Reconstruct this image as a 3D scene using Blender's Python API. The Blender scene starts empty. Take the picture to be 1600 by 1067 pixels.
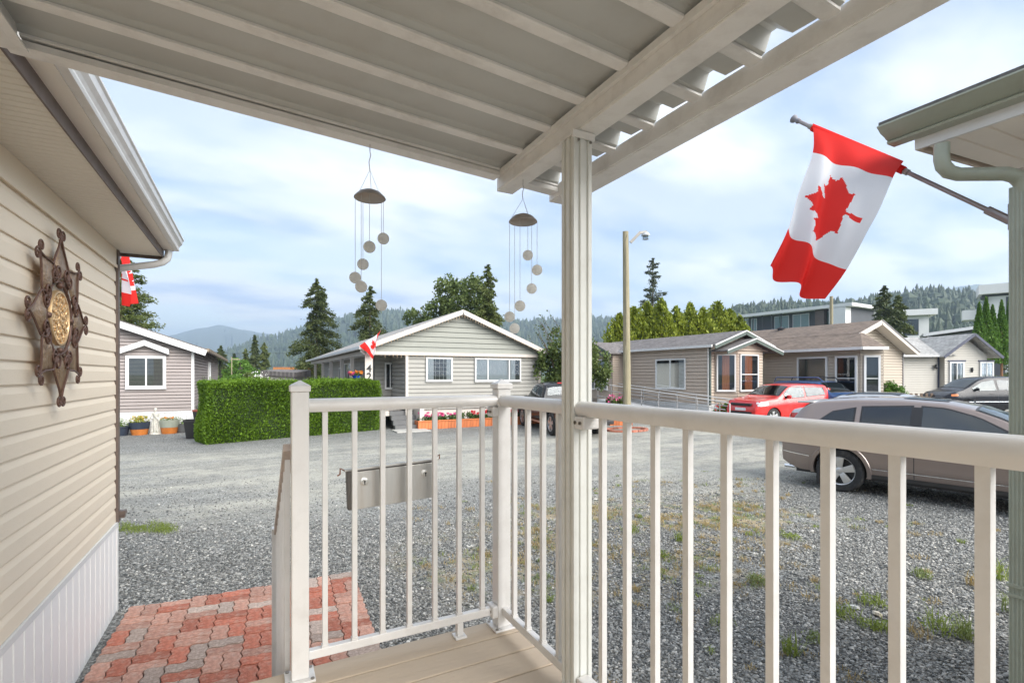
import bpy, bmesh, math, random
import numpy as np
from math import sin, cos, pi, radians, sqrt, atan2
from mathutils import Vector, Matrix

random.seed(7); RNG = np.random.default_rng(11)
S = bpy.context.scene
COL = S.collection

# ------------------------------------------------------------------ camera, sky, sun, exposure
H = 1.98                       # eye height above the gravel
YAW = radians(27.5)
FX, FY = sin(YAW), cos(YAW)    # forward
RX, RY = cos(YAW), -sin(YAW)   # right
FOC = 777.0

cam_d = bpy.data.cameras.new('camera')
cam = bpy.data.objects.new('camera', cam_d); COL.objects.link(cam)
cam.location = (0, 0, H)
cam.rotation_euler = (radians(90), 0, -YAW)
cam_d.sensor_width = 36.0
cam_d.lens = 36.0 * FOC / 1600.0
cam_d.shift_y = 51.5 / 1600.0
cam_d.clip_start = 0.05
cam_d.clip_end = 20000
S.camera = cam

SUN_EL, SUN_AZ = radians(27), radians(158)     # azimuth clockwise from +Y
w = bpy.data.worlds.new('World'); S.world = w; w.use_nodes = True
nt = w.node_tree; nt.nodes.clear()
def WN(t, **k):
    n = nt.nodes.new(t)
    for a, b in k.items(): setattr(n, a, b)
    return n
def wmath(op, a, b=None, clamp=False):
    n = WN('ShaderNodeMath', operation=op, use_clamp=clamp)
    for i, v in enumerate((a, b)):
        if v is None: continue
        if isinstance(v, (int, float)): n.inputs[i].default_value = v
        else: nt.links.new(v, n.inputs[i])
    return n.outputs[0]
sky = WN('ShaderNodeTexSky', sky_type='NISHITA', sun_disc=False)
sky.sun_elevation = SUN_EL; sky.sun_rotation = SUN_AZ
sky.air_density = 1.0; sky.dust_density = 1.2
tc = WN('ShaderNodeTexCoord')
sep = WN('ShaderNodeSeparateXYZ'); nt.links.new(tc.outputs['Generated'], sep.inputs[0])
zz = wmath('ADD', wmath('MAXIMUM', sep.outputs[2], 0.0), 0.16)
ux = wmath('DIVIDE', sep.outputs[0], zz); uy = wmath('DIVIDE', sep.outputs[1], zz)
comb = WN('ShaderNodeCombineXYZ'); nt.links.new(ux, comb.inputs[0]); nt.links.new(uy, comb.inputs[1])
mp = WN('ShaderNodeMapping'); nt.links.new(comb.outputs[0], mp.inputs[0])
mp.inputs['Location'].default_value = (3.1, 1.7, 0); mp.inputs['Rotation'].default_value = (0, 0, radians(-25))
mp.inputs['Scale'].default_value = (0.62, 1.0, 1)
n1 = WN('ShaderNodeTexNoise'); n1.inputs['Scale'].default_value = 1.15; n1.inputs['Detail'].default_value = 7
n1.inputs['Roughness'].default_value = 0.52; n1.inputs['Distortion'].default_value = 0.25
nt.links.new(mp.outputs[0], n1.inputs['Vector'])
n2 = WN('ShaderNodeTexNoise'); n2.inputs['Scale'].default_value = 2.6; n2.inputs['Detail'].default_value = 6
n2.inputs['Roughness'].default_value = 0.5
nt.links.new(mp.outputs[0], n2.inputs['Vector'])
# cover of the cloud sheet: nearly closed overhead, thinner towards the horizon
cov = WN('ShaderNodeMapRange'); nt.links.new(n1.outputs[0], cov.inputs[0])
cov.inputs[1].default_value = 0.40; cov.inputs[2].default_value = 0.60
cov.inputs[3].default_value = 0.52; cov.inputs[4].default_value = 1.0
cov.interpolation_type = 'SMOOTHSTEP'
high = WN('ShaderNodeMapRange'); nt.links.new(sep.outputs[2], high.inputs[0])
high.inputs[1].default_value = 0.22; high.inputs[2].default_value = 0.62
high.inputs[3].default_value = 0.0; high.inputs[4].default_value = 0.8
fac = wmath('MAXIMUM', cov.outputs[0], high.outputs[0])
tone = WN('ShaderNodeValToRGB'); nt.links.new(n2.outputs[0], tone.inputs[0])
tone.color_ramp.elements[0].position = 0.34; tone.color_ramp.elements[0].color = (0.50, 0.62, 0.88, 1)
tone.color_ramp.elements[1].position = 0.54; tone.color_ramp.elements[1].color = (0.90, 0.94, 1.0, 1)
gain = WN('ShaderNodeVectorMath', operation='SCALE'); nt.links.new(tone.outputs[0], gain.inputs[0])
gain.inputs['Scale'].default_value = 1.36
mix = WN('ShaderNodeMix', data_type='RGBA')
skyg = WN('ShaderNodeVectorMath', operation='SCALE'); nt.links.new(sky.outputs[0], skyg.inputs[0]); skyg.inputs['Scale'].default_value = 0.22
nt.links.new(fac, mix.inputs[0]); nt.links.new(skyg.outputs[0], mix.inputs[6]); nt.links.new(gain.outputs[0], mix.inputs[7])
bg = WN('ShaderNodeBackground'); bg.inputs[1].default_value = 0.15
nt.links.new(mix.outputs[2], bg.inputs[0])
wo = WN('ShaderNodeOutputWorld'); nt.links.new(bg.outputs[0], wo.inputs[0])

sd = bpy.data.lights.new('sun', 'SUN'); sd.energy = 1.5; sd.angle = radians(60); sd.color = (1.0, 0.96, 0.90)
sun = bpy.data.objects.new('sun', sd); COL.objects.link(sun)
_d = Vector((sin(SUN_AZ) * cos(SUN_EL), cos(SUN_AZ) * cos(SUN_EL), sin(SUN_EL)))
sun.rotation_euler = _d.to_track_quat('Z', 'Y').to_euler()
S.view_settings.view_transform = 'Standard'; S.view_settings.look = 'None'
S.view_settings.exposure = 2.75; S.view_settings.gamma = 1.0
S.view_settings.use_curve_mapping = False
S.render.engine = 'CYCLES'
S.cycles.max_bounces = 8; S.cycles.diffuse_bounces = 4; S.cycles.transparent_max_bounces = 12
S.cycles.volume_bounces = 0

# ------------------------------------------------------------------ measuring helpers (numbers read off a survey of the place)
def W(px, d):
    a = (px - 800.0) / FOC
    return (d * (FX + a * RX), d * (FY + a * RY))
def Zp(py, d): return H - (py - 585.0) * d / FOC
def G(px, py, z=0.0):
    d = FOC * (H - z) / (py - 585.0)
    x, y = W(px, d); return (x, y, z)
def at_x(px, X):          # y on the plane x = X seen at column px
    a = (px - 800.0) / FOC
    d = X / (FX + a * RX); return d * (FY + a * RY)
def at_y(px, Y):
    a = (px - 800.0) / FOC
    d = Y / (FY + a * RY); return d * (FX + a * RX)

# ------------------------------------------------------------------ mesh helpers
class MB:
    def __init__(s): s.v = []; s.f = []; s.m = []; s.mi = 0
    def add(s, vs, fs):
        o = len(s.v); s.v += [tuple(p) for p in vs]
        for f in fs: s.f.append([i + o for i in f]); s.m.append(s.mi)
        return s
    def quad(s, a, b, c, d): return s.add([a, b, c, d], [(0, 1, 2, 3)])
    def box(s, x0, y0, z0, x1, y1, z1):
        v = [(x0,y0,z0),(x1,y0,z0),(x1,y1,z0),(x0,y1,z0),(x0,y0,z1),(x1,y0,z1),(x1,y1,z1),(x0,y1,z1)]
        return s.add(v, [(3,2,1,0),(4,5,6,7),(0,1,5,4),(1,2,6,5),(2,3,7,6),(3,0,4,7)])
    def hexa(s, v): return s.add(v, [(3,2,1,0),(4,5,6,7),(0,1,5,4),(1,2,6,5),(2,3,7,6),(3,0,4,7)])
    def bar(s, p, q, wd, ht, up=(0,0,1)):
        p = Vector(p); q = Vector(q); d = (q - p).normalized(); u = Vector(up)
        r = d.cross(u)
        if r.length < 1e-4: r = d.cross(Vector((1,0,0)))
        r.normalize(); u = r.cross(d).normalized(); r = r * (wd/2); u = u * (ht/2)
        return s.hexa([p-r-u, p+r-u, q+r-u, q-r-u, p-r+u, p+r+u, q+r+u, q-r+u])
    def extrude(s, prof, p, q, xdir, ydir, caps=True):
        """closed profile [(a,b)] in the plane xdir/ydir swept straight from p to q"""
        p = Vector(p); q = Vector(q); X = Vector(xdir); Y = Vector(ydir); n = len(prof)
        vs = [p + X*a + Y*b for a, b in prof] + [q + X*a + Y*b for a, b in prof]
        fs = [(i, (i+1) % n, n + (i+1) % n, n + i) for i in range(n)]
        if caps: fs += [tuple(range(n))[::-1], tuple(range(n, 2*n))]
        return s.add(vs, fs)
    def tube(s, pts, r, n=8, caps=True, squash=1.0):
        pts = [Vector(p) for p in pts]; rr = r if isinstance(r, (list, tuple)) else [r] * len(pts)
        o = len(s.v); prev = None
        for i, p in enumerate(pts):
            t = (pts[min(i+1, len(pts)-1)] - pts[max(i-1, 0)]).normalized()
            if prev is None:
                a = t.cross(Vector((0,0,1)))
                if a.length < 1e-3: a = t.cross(Vector((1,0,0)))
                a.normalize()
            else:
                a = prev - t * prev.dot(t)
                a = a.normalized() if a.length > 1e-6 else prev
            prev = a; b = t.cross(a)
            for k in range(n):
                an = 2*pi*k/n
                s.v.append(tuple(p + a*cos(an)*rr[i] + b*sin(an)*rr[i]*squash))
        for i in range(len(pts)-1):
            for k in range(n):
                s.f.append([o+i*n+k, o+i*n+(k+1)%n, o+(i+1)*n+(k+1)%n, o+(i+1)*n+k]); s.m.append(s.mi)
        if caps:
            s.f.append([o+k for k in range(n)][::-1]); s.m.append(s.mi)
            e = o+(len(pts)-1)*n; s.f.append([e+k for k in range(n)]); s.m.append(s.mi)
        return s
    def lathe(s, prof, c=(0,0,0), n=24, axis='z'):
        """prof [(r, h)]"""
        o = len(s.v); c = Vector(c)
        for r, h in prof:
            for k in range(n):
                a = 2*pi*k/n
                if axis == 'z': p = (r*cos(a), r*sin(a), h)
                elif axis == 'y': p = (r*cos(a), h, r*sin(a))
                else: p = (h, r*cos(a), r*sin(a))
                s.v.append(tuple(c + Vector(p)))
        for i in range(len(prof)-1):
            for k in range(n):
                s.f.append([o+i*n+k, o+i*n+(k+1)%n, o+(i+1)*n+(k+1)%n, o+(i+1)*n+k]); s.m.append(s.mi)
        return s
    def sphere(s, c, r, n=12, sc=(1,1,1)):
        m = n//2; pr = []
        o = len(s.v); c = Vector(c)
        for i in range(m+1):
            t = pi*i/m
            for k in range(n):
                a = 2*pi*k/n
                s.v.append((c.x + r*sc[0]*sin(t)*cos(a), c.y + r*sc[1]*sin(t)*sin(a), c.z + r*sc[2]*cos(t)))
        for i in range(m):
            for k in range(n):
                s.f.append([o+i*n+k, o+(i+1)*n+k, o+(i+1)*n+(k+1)%n, o+i*n+(k+1)%n]); s.m.append(s.mi)
        return s
    def build(s, name, mat, parent=None, smooth=False, bevel=0, loc=None, kind=None, label=None, auto=None):
        me = bpy.data.meshes.new(name); me.from_pydata(s.v, [], s.f)
        mats = mat if isinstance(mat, (list, tuple)) else [mat]
        for m in mats: me.materials.append(m)
        if len(mats) > 1: me.polygons.foreach_set('material_index', s.m)
        bm = bmesh.new(); bm.from_mesh(me)
        bmesh.ops.remove_doubles(bm, verts=bm.verts, dist=1e-5)
        bmesh.ops.recalc_face_normals(bm, faces=bm.faces)
        if smooth:
            for f in bm.faces: f.smooth = True
            for e in bm.edges:
                if len(e.link_faces) == 2 and e.calc_face_angle(0) > radians(auto or 38): e.smooth = False
        bm.to_mesh(me); bm.free()
        o = bpy.data.objects.new(name, me); COL.objects.link(o)
        if parent: o.parent = parent
        if loc: o.location = loc
        if bevel:
            b = o.modifiers.new('b', 'BEVEL'); b.width = bevel; b.segments = 2; b.limit_method = 'ANGLE'; b.angle_limit = radians(40)
        if kind: o['kind'] = kind
        if label: o['label'] = label
        return o

def tag(o, label=None, cat=None, group=None, kind=None):
    if label: o['label'] = label
    if cat: o['category'] = cat
    if group: o['group'] = group
    if kind: o['kind'] = kind
    return o
def thing(name, label, cat, loc=(0,0,0), rz=0.0, group=None):
    o = bpy.data.objects.new(name, None); COL.objects.link(o)
    o.empty_display_size = 0.2
    o.location = loc; o.rotation_euler = (0, 0, rz)
    return tag(o, label, cat, group)
def inst(src, parent, loc=None, rz=None, scale=None):
    c = src.copy(); COL.objects.link(c); c.parent = parent
    if loc is not None: c.location = loc
    if rz is not None: c.rotation_euler = (0, 0, rz)
    if scale is not None: c.scale = scale
    return c
def kids(o): return [c for c in bpy.data.objects if c.parent == o]
def copy_tree(o, parent=None):
    c = o.copy(); COL.objects.link(c); c.parent = parent
    for ch in kids(o): copy_tree(ch, c)
    return c

# ------------------------------------------------------------------ materials
def newmat(name):
    m = bpy.data.materials.new(name); m.use_nodes = True
    n = m.node_tree; n.nodes.clear()
    out = n.nodes.new('ShaderNodeOutputMaterial'); b = n.nodes.new('ShaderNodeBsdfPrincipled')
    n.links.new(b.outputs[0], out.inputs[0])
    return m, n, b
def P(name, col, rough=0.5, metal=0.0, var=0.10, scale=6.0, bump=0.0, bscale=60.0, dirt=None, dirt_amt=0.0, dirt_scale=2.0,
      stretch=(1,1,1), rand=0.0, coat=0.0, spec=0.5, trans=0.0):
    """painted/solid surface: colour with fine variation, optional dirt blotches, relief and per-object variation"""
    m, n, b = newmat(name); L = n.links
    tcn = n.nodes.new('ShaderNodeTexCoord'); mpn = n.nodes.new('ShaderNodeMapping'); mpn.inputs['Scale'].default_value = stretch
    L.new(tcn.outputs['Object'], mpn.inputs[0])
    no = n.nodes.new('ShaderNodeTexNoise'); no.inputs['Scale'].default_value = scale; no.inputs['Detail'].default_value = 5
    L.new(mpn.outputs[0], no.inputs['Vector'])
    mr = n.nodes.new('ShaderNodeMapRange'); L.new(no.outputs[0], mr.inputs[0])
    mr.inputs[1].default_value = 0.25; mr.inputs[2].default_value = 0.75
    mr.inputs[3].default_value = 1 - var; mr.inputs[4].default_value = 1 + var
    val = mr.outputs[0]
    if rand:
        oi = n.nodes.new('ShaderNodeObjectInfo'); r2 = n.nodes.new('ShaderNodeMapRange'); L.new(oi.outputs['Random'], r2.inputs[0])
        r2.inputs[3].default_value = 1 - rand; r2.inputs[4].default_value = 1 + rand
        mm = n.nodes.new('ShaderNodeMath'); mm.operation = 'MULTIPLY'; L.new(val, mm.inputs[0]); L.new(r2.outputs[0], mm.inputs[1]); val = mm.outputs[0]
    sc = n.nodes.new('ShaderNodeVectorMath'); sc.operation = 'SCALE'; sc.inputs[0].default_value = col; L.new(val, sc.inputs['Scale'])
    colout = sc.outputs[0]
    if dirt:
        n3 = n.nodes.new('ShaderNodeTexNoise'); n3.inputs['Scale'].default_value = dirt_scale; n3.inputs['Detail'].default_value = 8; n3.inputs['Roughness'].default_value = 0.65
        L.new(mpn.outputs[0], n3.inputs['Vector'])
        r3 = n.nodes.new('ShaderNodeMapRange'); L.new(n3.outputs[0], r3.inputs[0]); r3.inputs[1].default_value = 0.48; r3.inputs[2].default_value = 0.72
        r3.inputs[3].default_value = 0; r3.inputs[4].default_value = dirt_amt
        mx = n.nodes.new('ShaderNodeMix'); mx.data_type = 'RGBA'; L.new(r3.outputs[0], mx.inputs[0]); L.new(colout, mx.inputs[6])
        mx.inputs[7].default_value = (*dirt, 1); colout = mx.outputs[2]
    L.new(colout, b.inputs['Base Color'])
    b.inputs['Roughness'].default_value = rough; b.inputs['Metallic'].default_value = metal
    b.inputs['Specular IOR Level'].default_value = spec
    b.inputs['Coat Weight'].default_value = coat; b.inputs['Coat Roughness'].default_value = 0.06
    if bump:
        nb = n.nodes.new('ShaderNodeTexNoise'); nb.inputs['Scale'].default_value = bscale; nb.inputs['Detail'].default_value = 4
        L.new(mpn.outputs[0], nb.inputs['Vector'])
        bp = n.nodes.new('ShaderNodeBump'); bp.inputs['Strength'].default_value = bump; bp.inputs['Distance'].default_value = 0.01
        L.new(nb.outputs[0], bp.inputs['Height']); L.new(bp.outputs[0], b.inputs['Normal'])
    return m
def leafmat(name, c1, c2, trans=0.35, rough=0.55):
    m, n, b = newmat(name); L = n.links
    g = n.nodes.new('ShaderNodeNewGeometry')
    tcn = n.nodes.new('ShaderNodeTexCoord'); no = n.nodes.new('ShaderNodeTexNoise'); no.inputs['Scale'].default_value = 1.1; no.inputs['Detail'].default_value = 3
    L.new(tcn.outputs['Object'], no.inputs['Vector'])
    ad = n.nodes.new('ShaderNodeMath'); ad.operation = 'MULTIPLY_ADD'; L.new(g.outputs['Random Per Island'], ad.inputs[0]); ad.inputs[1].default_value = 0.6
    r = n.nodes.new('ShaderNodeMapRange'); L.new(no.outputs[0], r.inputs[0]); r.inputs[1].default_value = 0.3; r.inputs[2].default_value = 0.7; r.inputs[3].default_value = 0; r.inputs[4].default_value = 0.4
    L.new(r.outputs[0], ad.inputs[2])
    mx = n.nodes.new('ShaderNodeMix'); mx.data_type = 'RGBA'; L.new(ad.outputs[0], mx.inputs[0])
    mx.inputs[6].default_value = (*c1, 1); mx.inputs[7].default_value = (*c2, 1)
    L.new(mx.outputs[2], b.inputs['Base Color']); b.inputs['Roughness'].default_value = rough; b.inputs['Specular IOR Level'].default_value = 0.3
    tr = n.nodes.new('ShaderNodeBsdfTranslucent'); L.new(mx.outputs[2], tr.inputs[0])
    ms = n.nodes.new('ShaderNodeMixShader'); ms.inputs[0].default_value = trans
    out = [x for x in n.nodes if x.type == 'OUTPUT_MATERIAL'][0]
    L.new(b.outputs[0], ms.inputs[1]); L.new(tr.outputs[0], ms.inputs[2]); L.new(ms.outputs[0], out.inputs[0])
    return m
def glassmat(name, tint=(0.55,0.6,0.62), refl=0.35, rough=0.02, top=0.95):
    m, n, b = newmat(name); L = n.links; n.nodes.remove(b)
    out = [x for x in n.nodes if x.type == 'OUTPUT_MATERIAL'][0]
    t = n.nodes.new('ShaderNodeBsdfTransparent'); t.inputs[0].default_value = (*tint, 1)
    g = n.nodes.new('ShaderNodeBsdfGlossy'); g.inputs[0].default_value = (0.9,0.95,0.98,1); g.inputs['Roughness'].default_value = rough
    lw = n.nodes.new('ShaderNodeLayerWeight'); lw.inputs[0].default_value = refl
    r = n.nodes.new('ShaderNodeMapRange'); L.new(lw.outputs['Fresnel'], r.inputs[0]); r.inputs[3].default_value = 0.07; r.inputs[4].default_value = top
    ms = n.nodes.new('ShaderNodeMixShader'); L.new(r.outputs[0], ms.inputs[0]); L.new(t.outputs[0], ms.inputs[1]); L.new(g.outputs[0], ms.inputs[2])
    L.new(ms.outputs[0], out.inputs[0]); return m

M = {}
M['rail'] = P('rail_white', (0.71,0.70,0.685), 0.28, var=0.03, scale=3, dirt=(0.34,0.31,0.27), dirt_amt=0.22, dirt_scale=9, bump=0.03, bscale=140)
M['alu'] = P('patio_aluminium', (0.76,0.75,0.725), 0.42, var=0.03, dirt=(0.26,0.22,0.18), dirt_amt=0.30, dirt_scale=7, bump=0.03)
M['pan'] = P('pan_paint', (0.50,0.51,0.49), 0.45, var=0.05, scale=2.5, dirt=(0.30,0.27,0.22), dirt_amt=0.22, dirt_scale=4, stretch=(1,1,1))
M['post'] = P('post_paint', (0.70,0.71,0.675), 0.35, var=0.03, dirt=(0.30,0.28,0.23), dirt_amt=0.2, dirt_scale=8)
M['deck'] = P('deck_composite', (0.50,0.41,0.31), 0.75, var=0.07, scale=5, stretch=(0.15,1,1), bump=0.25, bscale=70, rand=0.04, dirt=(0.20,0.155,0.12), dirt_amt=0.4, dirt_scale=5)
M['siding'] = P('beige_siding', (0.78,0.675,0.53), 0.55, var=0.025, scale=3, stretch=(1,0.2,1), bump=0.05, bscale=90, rand=0.015, dirt=(0.36,0.30,0.23), dirt_amt=0.12, dirt_scale=3)
M['skirt'] = P('white_skirt', (0.86,0.845,0.82), 0.45, var=0.02, dirt=(0.45,0.42,0.38), dirt_amt=0.12, dirt_scale=4)
M['brown'] = P('brown_trim', (0.115,0.085,0.072), 0.5, var=0.12, scale=14, dirt=(0.26,0.22,0.19), dirt_amt=0.3, dirt_scale=6)
M['cream'] = P('cream_soffit', (0.78,0.73,0.65), 0.5, var=0.03, dirt=(0.45,0.38,0.30), dirt_amt=0.15)
M['gutter'] = P('white_gutter', (0.66,0.655,0.64), 0.3, var=0.03, dirt=(0.38,0.35,0.31), dirt_amt=0.3, dirt_scale=8)
M['sage'] = P('sage_gutter', (0.34,0.365,0.295), 0.35, var=0.04, dirt=(0.20,0.18,0.14), dirt_amt=0.3, dirt_scale=9)
M['white'] = P('white_paint', (0.68,0.68,0.665), 0.45, var=0.03, dirt=(0.5,0.47,0.42), dirt_amt=0.12)
M['black'] = P('black_plastic', (0.02,0.02,0.022), 0.45, var=0.1)
M['dark'] = P('dark_interior', (0.035,0.035,0.04), 0.8, var=0.15)
M['steel'] = P('stainless', (0.62,0.61,0.58), 0.34, metal=1.0, var=0.10, scale=5, stretch=(6,6,0.6), dirt=(0.36,0.29,0.22), dirt_amt=0.4, dirt_scale=5, bump=0.04, bscale=40)
M['screw'] = P('screw_metal', (0.30,0.28,0.25), 0.45, metal=0.8)
M['shingle'] = None
M['glass'] = glassmat('window_glass', (0.62,0.66,0.68), 0.30)
M['carglass'] = glassmat('car_glass', (0.26,0.28,0.29), 0.22, top=0.7)
M['carglass_green'] = glassmat('car_glass_green', (0.42,0.54,0.52), 0.26, top=0.7)
M['windshield'] = glassmat('windshield', (0.40,0.48,0.47), 0.36, top=0.8)
M['curtain'] = P('curtain', (0.55,0.56,0.57), 0.9, var=0.1, scale=14, stretch=(6,6,0.3))
M['blind'] = P('blind', (0.36,0.33,0.28), 0.7, var=0.05)

def leaves(name, pts, size, mat, parent=None, up=0.0, flat=None, seed=1, aspect=0.55, kind=None, dirs=None):
    """many leaf-sized quads: pts (N,3); each leaf its own orientation"""
    r = np.random.default_rng(seed); pts = np.asarray(pts, float); N = len(pts)
    sz = np.asarray(size, float) * r.uniform(0.65, 1.35, N)
    d = r.normal(size=(N,3)) if dirs is None else np.asarray(dirs, float) + r.normal(size=(N,3))*0.45
    d[:,2] += up; d /= np.linalg.norm(d, axis=1)[:,None] + 1e-9
    q = r.normal(size=(N,3)); s = np.cross(d, q); s /= np.linalg.norm(s, axis=1)[:,None] + 1e-9
    a = d * sz[:,None] * 0.5; b = s * sz[:,None] * 0.5 * aspect
    V = np.empty((N,4,3)); V[:,0] = pts - a; V[:,1] = pts + b; V[:,2] = pts + a; V[:,3] = pts - b
    me = bpy.data.meshes.new(name)
    me.vertices.add(N*4); me.vertices.foreach_set('co', V.reshape(-1).astype(np.float32))
    me.loops.add(N*4); me.loops.foreach_set('vertex_index', np.arange(N*4, dtype=np.int32))
    me.polygons.add(N); me.polygons.foreach_set('loop_start', np.arange(0, N*4, 4, dtype=np.int32)); me.polygons.foreach_set('loop_total', np.full(N, 4, dtype=np.int32))
    me.update(calc_edges=True); me.validate()
    me.materials.append(mat)
    o = bpy.data.objects.new(name, me); COL.objects.link(o)
    if parent: o.parent = parent
    if kind: o['kind'] = kind
    return o
# ================================================================== GROUND
def ground_mat():
    m, n, b = newmat('gravel_ground'); L = n.links
    def N(t, **k):
        x = n.nodes.new(t)
        for a, c in k.items(): setattr(x, a, c)
        return x
    def mth(op, a, c=None, d=None, cl=False):
        x = N('ShaderNodeMath', operation=op, use_clamp=cl)
        for i, v in enumerate((a, c, d)):
            if v is None: continue
            if isinstance(v, (int, float)): x.inputs[i].default_value = v
            else: L.new(v, x.inputs[i])
        return x.outputs[0]
    def smooth(v, a, c, lo=0.0, hi=1.0):
        x = N('ShaderNodeMapRange', interpolation_type='SMOOTHSTEP'); L.new(v, x.inputs[0])
        for i, q in zip((1,2,3,4), (a, c, lo, hi)): x.inputs[i].default_value = q
        return x.outputs[0]
    t = N('ShaderNodeTexCoord'); se = N('ShaderNodeSeparateXYZ'); L.new(t.outputs['Object'], se.inputs[0])
    X, Y = se.outputs[0], se.outputs[1]
    def noise(sc, det=5, rough=0.6, st=None):
        x = N('ShaderNodeTexNoise'); x.inputs['Scale'].default_value = sc; x.inputs['Detail'].default_value = det; x.inputs['Roughness'].default_value = rough
        if st:
            mpp = N('ShaderNodeMapping'); mpp.inputs['Scale'].default_value = st; L.new(t.outputs['Object'], mpp.inputs[0]); L.new(mpp.outputs[0], x.inputs['Vector'])
        else: L.new(t.outputs['Object'], x.inputs['Vector'])
        return x.outputs[0]
    wob = mth('MULTIPLY_ADD', noise(0.22, 4), 5.0, -2.5)
    Yw = mth('ADD', Y, wob)
    # main drive, parallel to X between the houses, and the parking apron swinging round at the right
    road = mth('MULTIPLY', smooth(Yw, 6.6, 9.4), smooth(Yw, 16.5, 13.0))
    apron = mth('MULTIPLY', mth('MULTIPLY', smooth(Yw, 4.6, 6.6), smooth(Yw, 11, 8.5)), smooth(X, 2.5, 6.5))
    rd = mth('MAXIMUM', road, apron)
    streak = smooth(noise(0.9, 6, 0.7, (0.30, 1.0, 1)), 0.34, 0.66)
    dust = mth('MULTIPLY', rd, mth('MULTIPLY_ADD', streak, 0.75, 0.2), None, True)
    fine = noise(2.6, 8, 0.72); dust = mth('MULTIPLY', dust, smooth(fine, 0.30, 0.58, 0.35, 1.0))
    v = N('ShaderNodeTexVoronoi'); v.inputs['Scale'].default_value = 62; L.new(t.outputs['Object'], v.inputs['Vector'])
    hs = N('ShaderNodeSeparateColor'); L.new(v.outputs['Color'], hs.inputs[0])
    g1 = N('ShaderNodeValToRGB'); L.new(hs.outputs[0], g1.inputs[0])
    e = g1.color_ramp.elements; e[0].position = 0; e[0].color = (0.08,0.085,0.085,1); e[1].position = 1; e[1].color = (0.46,0.47,0.45,1)
    x = g1.color_ramp.elements.new(0.5); x.color = (0.225,0.224,0.208,1); x = g1.color_ramp.elements.new(0.85); x.color = (0.30,0.30,0.285,1)
    big = smooth(noise(0.7, 6, 0.65), 0.3, 0.7, 0.86, 1.14)
    g1s = N('ShaderNodeVectorMath', operation='SCALE'); L.new(g1.outputs[0], g1s.inputs[0]); L.new(big, g1s.inputs['Scale'])
    d2 = N('ShaderNodeVectorMath', operation='SCALE'); d2.inputs[0].default_value = (0.48,0.46,0.385); L.new(smooth(noise(34, 5, 0.7), 0.3, 0.7, 0.72, 1.22), d2.inputs['Scale'])
    mx = N('ShaderNodeMix', data_type='RGBA'); L.new(mth('MULTIPLY', dust, 0.85), mx.inputs[0]); L.new(g1s.outputs[0], mx.inputs[6]); L.new(d2.outputs[0], mx.inputs[7])
    # dried-out soil and moss patches on the parking edge
    px_ = mth('SUBTRACT', X, 4.3); py_ = mth('SUBTRACT', Y, 4.9)
    r2 = mth('ADD', mth('MULTIPLY', mth('MULTIPLY', px_, px_), 0.12), mth('MULTIPLY', mth('MULTIPLY', py_, py_), 0.42))
    area = smooth(r2, 1.7, 0.2)
    patch = mth('MULTIPLY', area, smooth(noise(1.6, 7, 0.70), 0.44, 0.56))
    mx2 = N('ShaderNodeMix', data_type='RGBA'); L.new(mth('MULTIPLY', patch, 0.8), mx2.inputs[0]); L.new(mx.outputs[2], mx2.inputs[6])
    tan = N('ShaderNodeMix', data_type='RGBA'); L.new(smooth(noise(4.0, 4), 0.45, 0.62), tan.inputs[0]); tan.inputs[6].default_value = (0.42,0.33,0.20,1); tan.inputs[7].default_value = (0.20,0.23,0.09,1)
    L.new(tan.outputs[2], mx2.inputs[7])
    # far beyond the park: grass
    far = smooth(N_len(n, t), 60, 90)
    mx3 = N('ShaderNodeMix', data_type='RGBA'); L.new(far, mx3.inputs[0]); L.new(mx2.outputs[2], mx3.inputs[6]); mx3.inputs[7].default_value = (0.07,0.10,0.03,1)
    L.new(mx3.outputs[2], b.inputs['Base Color']); b.inputs['Roughness'].default_value = 0.85; b.inputs['Specular IOR Level'].default_value = 0.12
    hsum = mth('MULTIPLY', mth('SUBTRACT', 1.0, v.outputs['Distance']), mth('SUBTRACT', 1.0, mth('MULTIPLY', dust, 0.6)))
    hh = mth('ADD', hsum, mth('MULTIPLY', noise(9, 5), 0.8))
    bp = N('ShaderNodeBump'); bp.inputs['Strength'].default_value = 0.9; bp.inputs['Distance'].default_value = 0.014
    L.new(hh, bp.inputs['Height']); L.new(bp.outputs[0], b.inputs['Normal'])
    return m
def N_len(n, t):
    x = n.nodes.new('ShaderNodeVectorMath'); x.operation = 'LENGTH'; n.links.new(t.outputs['Object'], x.inputs[0]); return x.outputs['Value']

g = MB(); R_ = 9000; g.add([(-R_,-R_,0),(R_,-R_,0),(R_,R_,0),(-R_,R_,0)], [(0,1,2,3)])
tag(g.build('ground', ground_mat()), kind='structure')

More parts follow.
